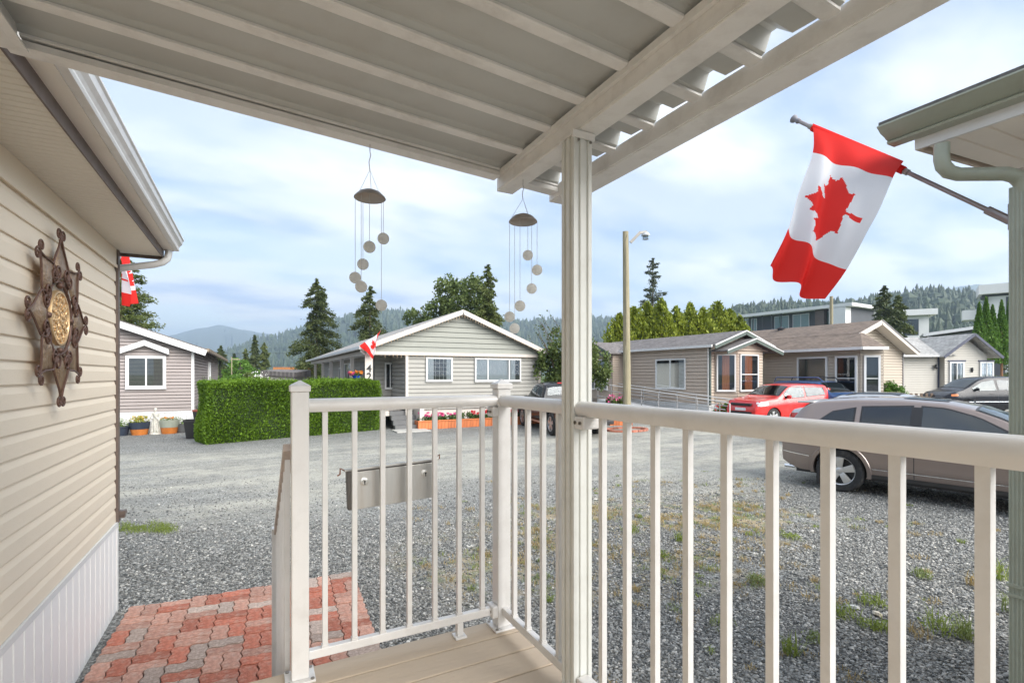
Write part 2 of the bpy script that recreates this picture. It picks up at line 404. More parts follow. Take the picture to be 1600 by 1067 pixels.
# ---- loose crushed stone lying on it, near enough to be seen stone by stone
def scatter_points():
    pts = []
    def add(n, d0, d1, s):
        d = np.sqrt(RNG.uniform(d0*d0, d1*d1, n)); a = RNG.uniform(-1.08, 1.08, n)
        x = d*(FX + a*RX); y = d*(FY + a*RY)
        ok = ~((x < -1.0) & (y < 5.25)) & ~((x < 0.80 - 0.045*(y-4)) & (y < 5.13 - 0.045*(x+1))) & ~((x < 1.15) & (y < 2.15)) & (y > -2)
        nn = np.sin(x*1.7+1)*np.sin(y*2.3+.5) + 0.6*np.sin(x*4.1+y*2.7)
        patch = (0.13*(x-4.5)**2 + 0.40*(y-5.0)**2 < 1.5) & (nn > 0.15)
        ok &= ~(patch & (RNG.random(n) < 0.72))
        ok &= RNG.random(n) > np.clip((d-6.8)/3.0, 0, 1)**1.3
        ok &= RNG.random(n) > 0.8*np.clip((y + 1.2*np.sin(x*.55+1) - 6.2)/2.5, 0, 1)
        x = x[ok]; y = y[ok]
        pts.append(np.stack([x, y, RNG.uniform(-0.001, 0.008, len(x)), s*RNG.lognormal(0, 0.28, len(x))], 1))
    add(72000, 2.2, 4.2, 0.0108); add(85000, 4.2, 6.6, 0.0110); add(80000, 6.6, 9.8, 0.0112)
    return np.concatenate(pts)
SP = scatter_points()
me = bpy.data.meshes.new('loose_gravel'); me.vertices.add(len(SP)); me.vertices.foreach_set('co', SP[:, :3].astype(np.float32).reshape(-1))
at = me.attributes.new('sc', 'FLOAT', 'POINT'); at.data.foreach_set('value', SP[:, 3].astype(np.float32)); me.update()
gv = bpy.data.objects.new('loose_gravel', me); COL.objects.link(gv); tag(gv, 'loose grey crushed stone covering the lot in front of the deck', 'gravel', kind='stuff')
def stone_mat():
    m, n, b = newmat('crushed_stone'); L = n.links
    oi = n.nodes.new('ShaderNodeObjectInfo'); r = n.nodes.new('ShaderNodeValToRGB'); L.new(oi.outputs['Random'], r.inputs[0])
    e = r.color_ramp.elements; e[0].position = 0; e[0].color = (0.072,0.077,0.077,1); e[1].position = 1; e[1].color = (0.62,0.60,0.55,1)
    for p, c in ((0.30,(0.155,0.155,0.146)), (0.60,(0.255,0.252,0.236)), (0.86,(0.36,0.36,0.34)), (0.95,(0.48,0.465,0.43))):
        x = e.new(p); x.color = (*c, 1)
    L.new(r.outputs[0], b.inputs['Base Color']); b.inputs['Roughness'].default_value = 0.8; b.inputs['Specular IOR Level'].default_value = 0.35
    return m
SM = stone_mat()
def stone_nodes():
    ng = bpy.data.node_groups.new('stones', 'GeometryNodeTree')
    ng.interface.new_socket('Geometry', in_out='INPUT', socket_type='NodeSocketGeometry')
    ng.interface.new_socket('Geometry', in_out='OUTPUT', socket_type='NodeSocketGeometry')
    A = ng.nodes.new; L = ng.links
    gi = A('NodeGroupInput'); go = A('NodeGroupOutput')
    ico = A('GeometryNodeMeshIcoSphere'); ico.inputs['Radius'].default_value = 1; ico.inputs['Subdivisions'].default_value = 1
    rv0 = A('FunctionNodeRandomValue'); rv0.data_type = 'FLOAT_VECTOR'; rv0.inputs[0].default_value = (-.22,-.22,-.22); rv0.inputs[1].default_value = (.22,.22,.22)
    sp = A('GeometryNodeSetPosition'); L.new(ico.outputs['Mesh'], sp.inputs['Geometry']); L.new(rv0.outputs[0], sp.inputs['Offset'])
    sm = A('GeometryNodeSetMaterial'); sm.inputs['Material'].default_value = SM; L.new(sp.outputs[0], sm.inputs[0])
    ip = A('GeometryNodeInstanceOnPoints'); L.new(gi.outputs[0], ip.inputs['Points']); L.new(sm.outputs[0], ip.inputs['Instance'])
    rr = A('FunctionNodeRandomValue'); rr.data_type = 'FLOAT_VECTOR'; rr.inputs[0].default_value = (-.5,-.5,0); rr.inputs[1].default_value = (.5,.5,6.28); L.new(rr.outputs[0], ip.inputs['Rotation'])
    na = A('GeometryNodeInputNamedAttribute'); na.data_type = 'FLOAT'; na.inputs[0].default_value = 'sc'
    rs = A('FunctionNodeRandomValue'); rs.data_type = 'FLOAT_VECTOR'; rs.inputs[0].default_value = (.75,.5,.35); rs.inputs[1].default_value = (1.25,.9,.7); rs.inputs['Seed'].default_value = 4
    vm = A('ShaderNodeVectorMath'); vm.operation = 'SCALE'; L.new(rs.outputs[0], vm.inputs[0]); L.new(na.outputs[0], vm.inputs['Scale']); L.new(vm.outputs[0], ip.inputs['Scale'])
    L.new(ip.outputs[0], go.inputs[0]); return ng
md = gv.modifiers.new('stones', 'NODES'); md.node_group = stone_nodes()

# ---- paved path: wavy interlocking pavers in basket weave, every stone its own
pm = [P('paver_red', (0.44,0.145,0.09), 0.9, var=0.30, scale=45, rand=0.22, bump=0.8, bscale=110, dirt=(0.46,0.33,0.26), dirt_amt=0.75, dirt_scale=22),
      P('paver_pink', (0.46,0.245,0.18), 0.9, var=0.30, scale=45, rand=0.20, bump=0.8, bscale=110, dirt=(0.50,0.41,0.34), dirt_amt=0.75, dirt_scale=22),
      P('paver_grey', (0.46,0.36,0.30), 0.92, var=0.35, scale=60, rand=0.18, bump=0.9, bscale=120, dirt=(0.22,0.15,0.12), dirt_amt=0.6, dirt_scale=26)]
bed = MB(); bed.add([(0,0,0.006),(1.80,0,0.006),(1.80,2.25,0.006),(0,2.25,0.006)], [(0,1,2,3)])
path = bed.build('path', P('joint_sand', (0.13,0.12,0.10), 0.95, var=0.3, scale=40)); tag(path, kind='structure')
path.location = (-1.02, 2.93, 0); path.rotation_euler = (0, 0, -0.045)
def paver_mesh(w_, h_, mat):
    A_, Lw = 0.0068, 0.1125; gp = 0.0035; o = []
    nx, ny = int(round(w_/0.1125))*8, int(round(h_/0.1125))*8
    def D(x, y): return (x + A_*sin(2*pi*y/Lw), y + A_*sin(2*pi*x/Lw))
    for ins, z in ((gp, 0.0), (gp, 0.0535), (gp+0.0028, 0.0565)):
        ring = []
        for i in range(nx): ring.append((i/nx*w_, 0))
        for i in range(ny): ring.append((w_, i/ny*h_))
        for i in range(nx): ring.append((w_ - i/nx*w_, h_))
        for i in range(ny): ring.append((0, h_ - i/ny*h_))
        for x, y in ring:
            X_, Y_ = D(x, y); cx = w_/2; cy = h_/2
            X_ += ins * (1 if x < 1e-6 else -1 if x > w_-1e-6 else 0); Y_ += ins * (1 if y < 1e-6 else -1 if y > h_-1e-6 else 0)
            o.append((X_, Y_, z))
    n = len(o)//3; mb = MB(); fs = []
    for l in range(2):
        for i in range(n): fs.append((l*n+i, l*n+(i+1) % n, (l+1)*n+(i+1) % n, (l+1)*n+i))
    fs.append(tuple(range(2*n, 3*n))); mb.add(o, fs)
    ob = mb.build('paver', mat); me_ = ob.data; bpy.data.objects.remove(ob); return me_
PM = {(k, s): paver_mesh(*((0.225, 0.1125) if s == 'h' else (0.1125, 0.225)), pm[k]) for k in range(3) for s in 'hv'}
for i in range(8):
    for j in range(10):
        for k in range(2):
            s = 'h' if (i + j) % 2 == 0 else 'v'; mk = random.choices((0,1,2), (0.33,0.36,0.31))[0]
            ob = bpy.data.objects.new('paver', PM[(mk, s)]); COL.objects.link(ob); ob.parent = path
            ob.location = (i*0.225 + (0 if s == 'h' else k*0.1125), j*0.225 + (k*0.1125 if s == 'h' else 0), -0.026 + random.uniform(-0.004, 0.004))
            ob.rotation_euler = (random.uniform(-.012,.012), random.uniform(-.012,.012), 0)

# ================================================================== OWN HOUSE (left edge)
XW = -1.03; YE = 5.235
hs = thing('mobile_home', 'beige lap sided mobile home with white skirting filling the left edge beside the deck', 'house', (XW, YE, 0))
LEN = 7.4
prof = [(-0.004,0),(0.013,0.0),(0.0145,0.004),(0.0135,0.074),(0.004,0.106),(0.003,0.119),(-0.004,0.119)]
bm_ = MB().extrude(prof, (0,-LEN,0), (0,-0.028,0), (1,0,0), (0,0,1)); b0 = bm_.build('siding_board', M['siding'], hs)
b0.location = (0,0,0.75)
for k in range(1, 18): inst(b0, hs, (0,0,0.75 + 0.118*k))
MB().box(-0.01,-LEN,2.874,0.018,-0.026,3.022).box(0.0185,-LEN,2.868,0.026,-0.026,2.893).build('frieze_board', M['siding'], hs)
MB().box(-4.2,-LEN,0.02,-0.012,-0.01,3.02).build('wall', M['siding'], hs)
# skirting: ribbed vinyl strips and a cap rail
sk = MB().extrude([(0,0),(0.016,0.002),(0.016,0.1075),(0.006,0.112),(0.006,0.1235),(0,0.1255)], (0,0,0), (0,0,0.712), (1,0,0), (0,-1,0)).build('skirt_panel', M['skirt'], hs)
sk.location = (0,-0.02,0)
for k in range(1, 44): inst(sk, hs, (0,-0.02-0.1265*k,0))
MB().box(-0.005,-LEN,0.712,0.026,-0.0,0.748).build('skirt_cap', M['white'], hs)
MB().box(-0.01,-0.022,0.0,0.024,0.012,0.712).build('skirt_corner', M['white'], hs)
MB().box(-0.03,-0.026,0.76,0.03,0.03,3.02).box(-0.04,-0.03,0.745,0.034,0.036,0.83).build('corner_trim', M['brown'], hs)
MB().box(0.0,-0.02,0.80,0.075,0.045,0.835).box(0.03,-0.01,0.775,0.07,0.03,0.80).build('trim_bracket', M['brown'], hs)
# soffit strips, fascia, gutter
sfm = P('soffit_vinyl', (0.72,0.68,0.59), 0.5, var=0.03)
_n = sfm.node_tree; _b = [x for x in _n.nodes if x.type == 'BSDF_PRINCIPLED'][0]
_v = _n.nodes.new('ShaderNodeTexVoronoi'); _v.inputs['Scale'].default_value = 95; _v.inputs['Randomness'].default_value = 0.0
_t = _n.nodes.new('ShaderNodeTexCoord'); _n.links.new(_t.outputs['Object'], _v.inputs['Vector'])
_r = _n.nodes.new('ShaderNodeMapRange'); _n.links.new(_v.outputs['Distance'], _r.inputs[0]); _r.inputs[1].default_value = 0.18; _r.inputs[2].default_value = 0.26; _r.inputs[3].default_value = 0.45; _r.inputs[4].default_value = 1
_x = _n.nodes.new('ShaderNodeVectorMath'); _x.operation = 'SCALE'
_src = _b.inputs['Base Color'].links[0].from_socket; _n.links.new(_src, _x.inputs[0]); _n.links.new(_r.outputs[0], _x.inputs['Scale']); _n.links.new(_x.outputs[0], _b.inputs['Base Color'])
sf = MB().extrude([(0,0),(0.006,-0.006),(0.045,-0.006),(0.05,0.001),(0.056,-0.006),(0.092,-0.006),(0.099,0.0),(0.099,0.012),(0,0.012)], (0.0,0,0), (0.318,0,0), (0,1,0), (0,0,1)).build('soffit_panel', sfm, hs)
sf.location = (0, 0.015, 3.03)
for k in range(1, 46): inst(sf, hs, (0, 0.015 - 0.0995*k, 3.03))
MB().box(0.318,-LEN,3.012,0.326,0.125,3.085).build('old_fascia', M['brown'], hs)
MB().box(-0.02,0.116,2.998,0.318,0.128,3.085).build('end_fascia', M['brown'], hs)
MB().box(0.3265,-LEN,3.082,0.400,0.128,3.10).build('fascia_board', M['cream'], hs)
gp_ = [(0,0),(0.035,0),(0.04,0.012),(0.036,0.03),(0.044,0.045),(0.060,0.062),(0.066,0.09),(0.075,0.098),(0.075,0.108),(0.066,0.108),(0.066,0.1),(0.004,0.1),(0,0.1)]
MB().extrude(gp_, (0.400,-LEN,3.088), (0.400,0.14,3.088), (1,0,0), (0,0,1)).build('gutter', M['gutter'], hs)
dp = [(0.365,0.09,3.10),(0.365,0.09,3.05),(0.355,0.09,3.005),(0.32,0.09,2.97),(0.26,0.09,2.945),(0.05,0.085,2.895),(-0.25,0.075,2.82)]
MB().tube(dp, 0.036, 10, squash=0.8).build('downspout', M['gutter'], hs, smooth=True)
rf = P('dark_shingle', (0.12,0.115,0.11), 0.9, var=0.3, scale=30, bump=0.6, bscale=40)
MB().hexa([(-2.2,-LEN-.1,3.75),(0.42,-LEN-.1,3.10),(0.42,0.15,3.10),(-2.2,0.15,3.75),(-2.2,-LEN-.1,3.83),(0.42,-LEN-.1,3.195),(0.42,0.15,3.195),(-2.2,0.15,3.83)]).build('roof', rf, hs)
MB().hexa([(-4.8,-LEN-.1,3.10),(-2.202,-LEN-.1,3.75),(-2.202,0.15,3.75),(-4.8,0.15,3.10),(-4.8,-LEN-.1,3.19),(-2.202,-LEN-.1,3.83),(-2.202,0.15,3.83),(-4.8,0.15,3.19)]).build('roof', rf, hs)
MB().add([(-4.2,-0.02,3.02),(-0.02,-0.02,3.02),(-2.2,-0.02,3.75),(-4.2,-0.14,3.02),(-0.02,-0.14,3.02),(-2.2,-0.14,3.75)], [(0,1,2),(5,4,3),(0,1,4,3),(1,2,5,4),(2,0,3,5)]).build('gable', M['siding'], hs)

# ---- metal sun ornament on the wall
bronze = P('bronze_sheet', (0.40,0.27,0.17), 0.42, metal=0.85, var=0.3, scale=12, bump=0.9, bscale=45, dirt=(0.13,0.08,0.06), dirt_amt=0.6, dirt_scale=9)
iron = P('brown_iron', (0.13,0.072,0.052), 0.5, metal=0.4, var=0.2, scale=25, bump=0.3)
gold = P('gold_medallion', (0.66,0.46,0.25), 0.4, metal=0.6, var=0.15)
orn = thing('wall_ornament', 'large bronze metal sun with scrolls and gold medallion hung on the beige wall', 'wall ornament', (XW+0.02, 3.70, 2.30))
def OW(u, v, h=0.03): return (h, u, v)
def spiral(c, r0, a0, turns, sgn, h=0.035, n=22):
    return [OW(c[0]+r0*(1-0.72*t)*cos(a0+sgn*turns*2*pi*t), c[1]+r0*(1-0.72*t)*sin(a0+sgn*turns*2*pi*t), h) for t in [i/n for i in range(n+1)]]
half = [(0.250,0.0),(0.235,0.05),(0.242,0.095),(0.268,0.122),(0.305,0.116),(0.35,0.080),(0.40,0.036),(0.450,0.006)]
for k in range(8):
    th = pi/2 + k*pi/4; ca, sa = cos(th), sin(th); ls = 1.0 if k % 2 == 0 else 0.97
    def RT(r, t, h=0.03): return OW(r*ls*ca - t*sa, r*ls*sa + t*ca, h)
    mb = MB(); cen = [RT(r, 0, 0.046 - 0.014*abs(i-3)/3) for i, (r, t) in enumerate(half)]
    L_ = [RT(r, t, 0.034) for r, t in half]; R2 = [RT(r, -t, 0.034) for r, t in half]
    for i in range(len(half)-1): mb.quad(cen[i], cen[i+1], L_[i+1], L_[i]); mb.quad(cen[i], R2[i], R2[i+1], cen[i+1])
    pt = mb.build('sun_ray', bronze, orn, smooth=True, auto=80)
    so = pt.modifiers.new('s', 'SOLIDIFY'); so.thickness = 0.003
    for sg in (1, -1):
        ot = MB(); pts = []
        c1 = RT(0.252, sg*0.072); c1 = (c1[1], c1[2]); a1 = th + (pi/2 if sg > 0 else -pi/2)
        sp1 = spiral(c1, 0.048, a1, 1.5, sg, 0.046)
        edge = [RT(r, sg*t, 0.04) for r, t in half[3:]]
        c2 = RT(0.470, sg*0.034); c2 = (c2[1], c2[2])
        sp2 = spiral(c2, 0.034, th - sg*pi*0.5, 1.3, -sg*-1, 0.04, 16)
        ot.tube(list(reversed(sp1)) + edge + sp2, 0.0056, 6)
        ot.build('scroll', iron, orn, smooth=True)
rg = MB().tube([OW(0.205*cos(a), 0.205*sin(a), 0.03) for a in np.linspace(0, 2*pi, 49)], 0.0085, 8, caps=False)
for k in range(8):
    a = pi/2 + (k+0.5)*pi/4
    rg.tube([OW(0.205*cos(a-.25), 0.205*sin(a-.25), .034), OW(0.232*cos(a-.1), 0.232*sin(a-.1), .036), OW(0.25*cos(a), 0.25*sin(a), .036), OW(0.232*cos(a+.1), 0.232*sin(a+.1), .036), OW(0.205*cos(a+.25), 0.205*sin(a+.25), .034)], 0.006, 6)
rg.build('ring', iron, orn, smooth=True)
for a in (0, pi/2, pi, 1.5*pi): MB().sphere(OW(0.184*cos(a), 0.184*sin(a), 0.034), 0.018, 10).build('knob', iron, orn, smooth=True)
md_ = MB().lathe([(0.0,0.030),(0.140,0.030),(0.144,0.040),(0.154,0.040),(0.157,0.030),(0.157,0.02)], n=48, axis='x')
rr_ = random.Random(3)
md_o = md_.build('medallion', gold, orn, smooth=True)
rel = MB()
for ring_r, cnt in ((0.0,1),(0.045,6),(0.085,10),(0.122,15)):
    for k in range(cnt):
        a = 2*pi*k/cnt + ring_r*9; c = (ring_r*cos(a), ring_r*sin(a))
        rel.tube([OW(*c0) for c0 in [(x[1], x[2], 0.034) for x in spiral(c, 0.019, a, 1.1, 1 if k % 2 else -1, n=10)]], 0.0045, 5)
rel.build('medallion_relief', gold, orn, smooth=True)

# ================================================================== DECK
dk = thing('deck', 'tan composite board deck in the foreground', 'deck', (0, 0, 0))
ED = 2.112; XR = 1.10
pw = 0.1365
bd = MB().extrude([(0,0),(0,-0.024),(pw,-0.024),(pw,0),(pw-0.004,0.003),(0.004,0.003)], (XW+0.03,0,0), (XR,0,0), (0,1,0), (0,0,1)).build('deck_board', M['deck'], dk)
NB = 17
for k in range(NB):
    y = ED - (k+1)*(pw+0.006)
    o = bd if k == 0 else inst(bd, dk)
    o.location = (0, y, 0.827)
MB().box(XW+0.03, ED-0.04, 0.62, XR, ED-0.012, 0.80).build('rim_board', M['deck'], dk)
MB().box(XR-0.04, ED-2.4, 0.62, XR-0.012, ED-0.042, 0.80).build('rim_board', M['deck'], dk)
for (px_, py_) in ((1.02,2.0),(1.02,0.2),(-0.9,2.0)): MB().box(px_-.045,py_-.045,0,px_+.045,py_+.045,0.62).build('deck_leg', M['deck'], dk)
for k, (y, z) in enumerate(((2.13,0.64),(2.40,0.47),(2.67,0.30),(2.94,0.14))):
    o = MB().box(XW+0.05, y, z-0.03, 0.09, y+0.28, z).build('stair_tread', M['deck'], dk)
MB().box(0.08,2.12,0.0,0.105,2.30,0.60).box(0.08,2.302,0.0,0.105,2.6,0.42).box(0.08,2.602,0,0.105,2.9,0.25).build('stair_stringer', M['deck'], dk)

# ---- railing
rl = thing('deck_railing', 'white aluminium railing with round top rail around the deck corner', 'railing', (0, 0, 0))
ZD = 0.83; YF = 2.045; XS = 1.01
def base_plate(par, x, y, s=0.055, z=ZD):
    pl = MB().box(x-s, y-s, z, x+s, y+s, z+0.009).build('base_plate', M['rail'], par, bevel=0.002)
    sc_ = MB()
    for a in (-1,1):
        for b in (-1,1): sc_.lathe([(0.007,0),(0.007,0.004),(0.0,0.0055)], (x+a*(s-0.011), y+b*(s-0.011), z+0.009), 8)
    sc_.build('bolt', M['screw'], pl)
def rpost(x, y, s, top, cap_w):
    p = MB().box(x-s, y-s, ZD+0.009, x+s, y+s, top-0.03).build('post', M['rail'], rl, bevel=0.004)
    c = MB().box(x-cap_w, y-cap_w, top-0.03, x+cap_w, y+cap_w, top-0.006)
    c.add([(x-cap_w+.002,y-cap_w+.002,top-0.006),(x+cap_w-.002,y-cap_w+.002,top-0.006),(x+cap_w-.002,y+cap_w-.002,top-0.006),(x-cap_w+.002,y+cap_w-.002,top-0.006),(x,y,top+0.014)], [(0,1,4),(1,2,4),(2,3,4),(3,0,4),(3,2,1,0)])
    c.build('post_cap', M['rail'], p, bevel=0.003); base_plate(p, x, y, s+0.022)
    return p
rpost(0.157, YF, 0.0305, 1.945, 0.036)
rpost(XS, YF, 0.032, 1.945, 0.039)
ZT = 1.888; RH = 0.0265
def toprail(p, q, name='top_rail'):
    d = (Vector(q)-Vector(p)).normalized(); side = d.cross(Vector((0,0,1)))
    pr = []
    for k in range(20):
        a = 2*pi*k/20; x = 0.031*cos(a); z = 0.0265*sin(a)
        if z < -0.019: z = -0.0245; x = max(-0.023, min(0.023, x))
        pr.append((x, z))
    return MB().extrude(pr, p, q, tuple(side), (0,0,1)).build(name, M['rail'], rl, smooth=True, auto=50)
toprail((0.187,YF,ZT-RH), (0.985,YF,ZT-RH)); toprail((XS,2.03,ZT-RH), (XS,1.490,ZT-RH)); toprail((XS,1.415,ZT-RH), (XS,-0.6,ZT-RH+0.004))
def botrail(a, b): return MB().bar(a, b, 0.028, 0.034).build('bottom_rail', M['rail'], rl, bevel=0.003)
ZB = 0.912
botrail((0.1875,YF,ZB), (0.978,YF,ZB)); botrail((XS,2.013,ZB), (XS,1.494,ZB)); botrail((XS,1.416,ZB), (XS,-0.6,ZB))
bb = 0.0095
bl = MB().box(-bb,-bb,ZB+0.017,bb,bb,ZT-0.05).box(-bb-0.003,-bb-0.003,ZB+0.017,bb+0.003,bb+0.003,ZB+0.026).build('baluster', M['rail'], rl)
first = True
for x in (0.247,0.358,0.469,0.580,0.691,0.802,0.913):
    if first: bl.location = (x, YF, 0); first = False
    else: inst(bl, rl, (x, YF, 0))
for y in (1.917,1.797,1.677,1.560): inst(bl, rl, (XS, y, 0))
for k in range(15): inst(bl, rl, (XS, 1.300 - 0.1192*k, 0))
ft = MB().box(0.79,YF-0.014,ZD+0.009,0.818,YF+0.014,ZB-0.017).build('support_foot', M['rail'], rl, bevel=0.002)
MB().box(0.778,YF-0.028,ZD,0.830,YF+0.028,ZD+0.009).build('base_plate', M['rail'], ft, bevel=0.002)
# rail brackets at the roof post and the corner
for (x0,y0,z0,x1,y1,z1) in ((0.975,1.360,1.795,1.045,1.415,1.838),(0.985,1.35,0.885,1.035,1.415,0.94),(0.95,2.012,1.79,0.9785,2.075,1.835),(0.95,2.012,0.885,0.9785,2.075,0.94)):
    br = MB().box(x0,y0,z0,x1,y1,z1).build('bracket', M['rail'], rl, bevel=0.006)
    MB().lathe([(0.006,-0.004),(0.006,0.0),(0,0.0)], (x0-0.001,(y0+y1)/2-0.012,(z0+z1)/2), 8, 'x').lathe([(0.006,-0.004),(0.006,0.0),(0,0.0)], (x0-0.001,(y0+y1)/2+0.016,(z0+z1)/2), 8, 'x').build('screw', M['screw'], br)
# stair handrail dropping towards the pavers
sr = thing('stair_railing', 'white stair railing seen edge on, sloping from the left deck post down to the pavers', 'railing', (0.12, 2.09, 0))
sl = -0.62
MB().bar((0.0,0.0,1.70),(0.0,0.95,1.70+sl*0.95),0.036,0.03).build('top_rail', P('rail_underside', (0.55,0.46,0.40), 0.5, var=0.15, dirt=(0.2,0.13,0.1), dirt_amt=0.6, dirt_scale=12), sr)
MB().bar((0.0,0.0,0.73),(0.0,0.95,0.73+sl*0.95),0.03,0.034).build('bottom_rail', M['rail'], sr)
for k in range(9):
    y = 0.07 + 0.105*k
    MB().box(-0.0095,y-0.0095,0.745+sl*y,0.0095,y+0.0095,1.687+sl*y).build('baluster', M['rail'], sr)
MB().box(-0.028,0.94,0.0,0.028,0.99,1.72+sl*0.95).build('post', M['rail'], sr)

# ================================================================== PATIO COVER
pc = thing('patio_cover', 'white ribbed metal patio roof over the deck with a square aluminium post', 'roof', (1.015, 1.455, 0.83))
PC = Vector((1.015,1.455,0.83))
def L3(x, y, z): return (x-PC.x, y-PC.y, z-PC.z)
def zlow(x): return 2.903 + 0.062*(1.0 - x)
PP = 0.2140
def pan_mesh():
    # profile across Y: low flat - web - raised flat - web, thickness 4 mm
    pr = [(0.0,0.0),(0.036,0.0),(0.044,0.006),(PP-0.095,0.010),(PP-0.050,0.050),(PP-0.034,0.050),(PP-0.014,0.004),(PP-0.0004,0.0)]
    mb = MB(); xa, xb = -0.64, 1.284
    flat = [(0.0,0.0),(0.036,0.0),(0.048,0.016),(0.054,0.018),(PP-0.020,0.018),(PP-0.014,0.016),(PP-0.0004,0.0)]
    for pf, a0, a1 in ((flat, xa, 1.04), (pr, 1.0402, xb)):
        loop = pf + [(a, b+0.004) for a, b in pf][::-1]
        mb.extrude(loop, L3(a0, 0, zlow(a0)), L3(a1, 0, zlow(a1)), (0,1,0), (0,0,1))
    return mb
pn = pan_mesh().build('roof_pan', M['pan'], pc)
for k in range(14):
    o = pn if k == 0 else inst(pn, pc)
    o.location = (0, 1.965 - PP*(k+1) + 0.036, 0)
rb_ = MB().extrude([(-0.004,-0.0015),(0.040,-0.0015),(0.040,-0.009),(0.034,-0.012),(0.002,-0.012),(-0.004,-0.009)], L3(-0.62,0,zlow(-0.62)), L3(0.980,0,zlow(0.980)), (0,1,0), (0,0,1)).build('bright_rib_strip', M['alu'], pc)  # strips added in lighter paint so the pans' low flats look brightly lit
rc_ = MB().extrude([(-0.004,-0.0015),(0.040,-0.0015),(0.040,-0.009),(0.034,-0.012),(0.002,-0.012),(-0.004,-0.009)], L3(1.0805,0,zlow(1.0805)), L3(1.285,0,zlow(1.285)), (0,1,0), (0,0,1)).build('bright_rib_strip', M['alu'], pc)  # same added bright strip beyond the beam
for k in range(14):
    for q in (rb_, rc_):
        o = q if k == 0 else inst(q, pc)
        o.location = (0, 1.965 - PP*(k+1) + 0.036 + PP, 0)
MB().hexa([L3(-0.62,2.004,zlow(-0.62)+.004), L3(1.285,2.004,zlow(1.285)+.004), L3(1.285,2.0455,zlow(1.285)+.004), L3(-0.62,2.0455,zlow(-0.62)+.004), L3(-0.62,2.004,zlow(-0.62)+.008), L3(1.285,2.004,zlow(1.285)+.008), L3(1.285,2.0455,zlow(1.285)+.008), L3(-0.62,2.0455,zlow(-0.62)+.008)]).build('front_shade_strip', M['pan'], pc)  # strip added over the gap to shade the channel's inner face
# main beam: C section with a lip on top
bx0, bx1 = 0.997, 1.079
MB().box(*L3(bx0,-0.9,2.822), *L3(bx1,2.068,2.896)).build('beam', M['alu'], pc, bevel=0.004)
MB().box(*L3(bx0-0.016,-0.9,2.878), *L3(bx0-0.001,2.052,2.900)).box(*L3(bx0-0.003,-0.9,2.829), *L3(bx0-0.0005,2.06,2.834)).build('beam_lip', M['alu'], pc)
# outer gutter
MB().box(*L3(1.290,-0.9,2.830), *L3(1.296,2.075,2.891)).box(*L3(1.2965,-0.9,2.826), *L3(1.3935,2.075,2.831)).box(*L3(1.394,-0.9,2.826), *L3(1.400,2.075,2.900)).box(*L3(1.290,2.076,2.826), *L3(1.400,2.082,2.91)).build('outer_gutter', M['alu'], pc)
# front channel
def fz(x): return 2.868 + 0.0585*(0.99 - x)
fc = MB()
for (xa, xb) in ((-0.66, 0.9805), (1.0805, 1.289)):
    fc.hexa([L3(xa,2.046,fz(xa)), L3(xb,2.046,fz(xb)), L3(xb,2.062,fz(xb)), L3(xa,2.062,fz(xa)), L3(xa,2.046,fz(xa)+0.085), L3(xb,2.046,fz(xb)+0.085), L3(xb,2.062,fz(xb)+0.085), L3(xa,2.062,fz(xa)+0.085)])
    fc.hexa([L3(xa,2.004,fz(xa)), L3(xb,2.004,fz(xb)), L3(xb,2.0455,fz(xb)), L3(xa,2.0455,fz(xa)), L3(xa,2.004,fz(xa)+0.005), L3(xb,2.004,fz(xb)+0.005), L3(xb,2.0455,fz(xb)+0.005), L3(xa,2.0455,fz(xa)+0.005)])
    fc.hexa([L3(xa,2.000,fz(xa)), L3(xb,2.000,fz(xb)), L3(xb,2.0035,fz(xb)), L3(xa,2.0035,fz(xa)), L3(xa,2.000,fz(xa)+0.020), L3(xb,2.000,fz(xb)+0.020), L3(xb,2.0035,fz(xb)+0.020), L3(xa,2.0035,fz(xa)+0.020)])
fc.build('front_channel', M['alu'], pc)
MB().box(*L3(-0.665,-0.9,2.945), *L3(-0.625,1.999,3.045)).box(*L3(-0.6245,-0.9,2.945), *L3(-0.598,1.999,2.951)).build('wall_hanger', M['alu'], pc)
# post: fluted square extrusion
s_ = 0.038; pr = []
for i in range(4):
    a = i*pi/2; c_, n_ = cos(a), sin(a)
    for t, dd in ((-1,0),(-0.62,0),(-0.58,-0.007),(-0.30,-0.007),(-0.26,0),(0.26,0),(0.30,-0.007),(0.58,-0.007),(0.62,0)):
        x, y = s_+dd, t*s_
        pr.append((x*c_ - y*n_, x*n_ + y*c_))
MB().extrude(pr, (0,0,0.004), (0,0,2.82-0.83), (1,0,0), (0,1,0)).build('post', M['post'], pc)
MB().box(-0.07,-0.07,0.0,0.07,0.07,0.008).build('post_base', M['post'], pc)
pt_ = MB().box(-0.046,-0.046,1.965,0.046,-0.039,1.989).box(-0.046,-0.0388,1.975,-0.039,0.046,1.989).build('post_bracket', M['alu'], pc)
MB().lathe([(0.005,-0.003),(0.005,0),(0,0)], (-0.025,-0.047,1.955), 8, 'y').lathe([(0.005,-0.003),(0.005,0),(0,0)], (0.025,-0.047,1.955), 8, 'y').build('screw', M['screw'], pc)

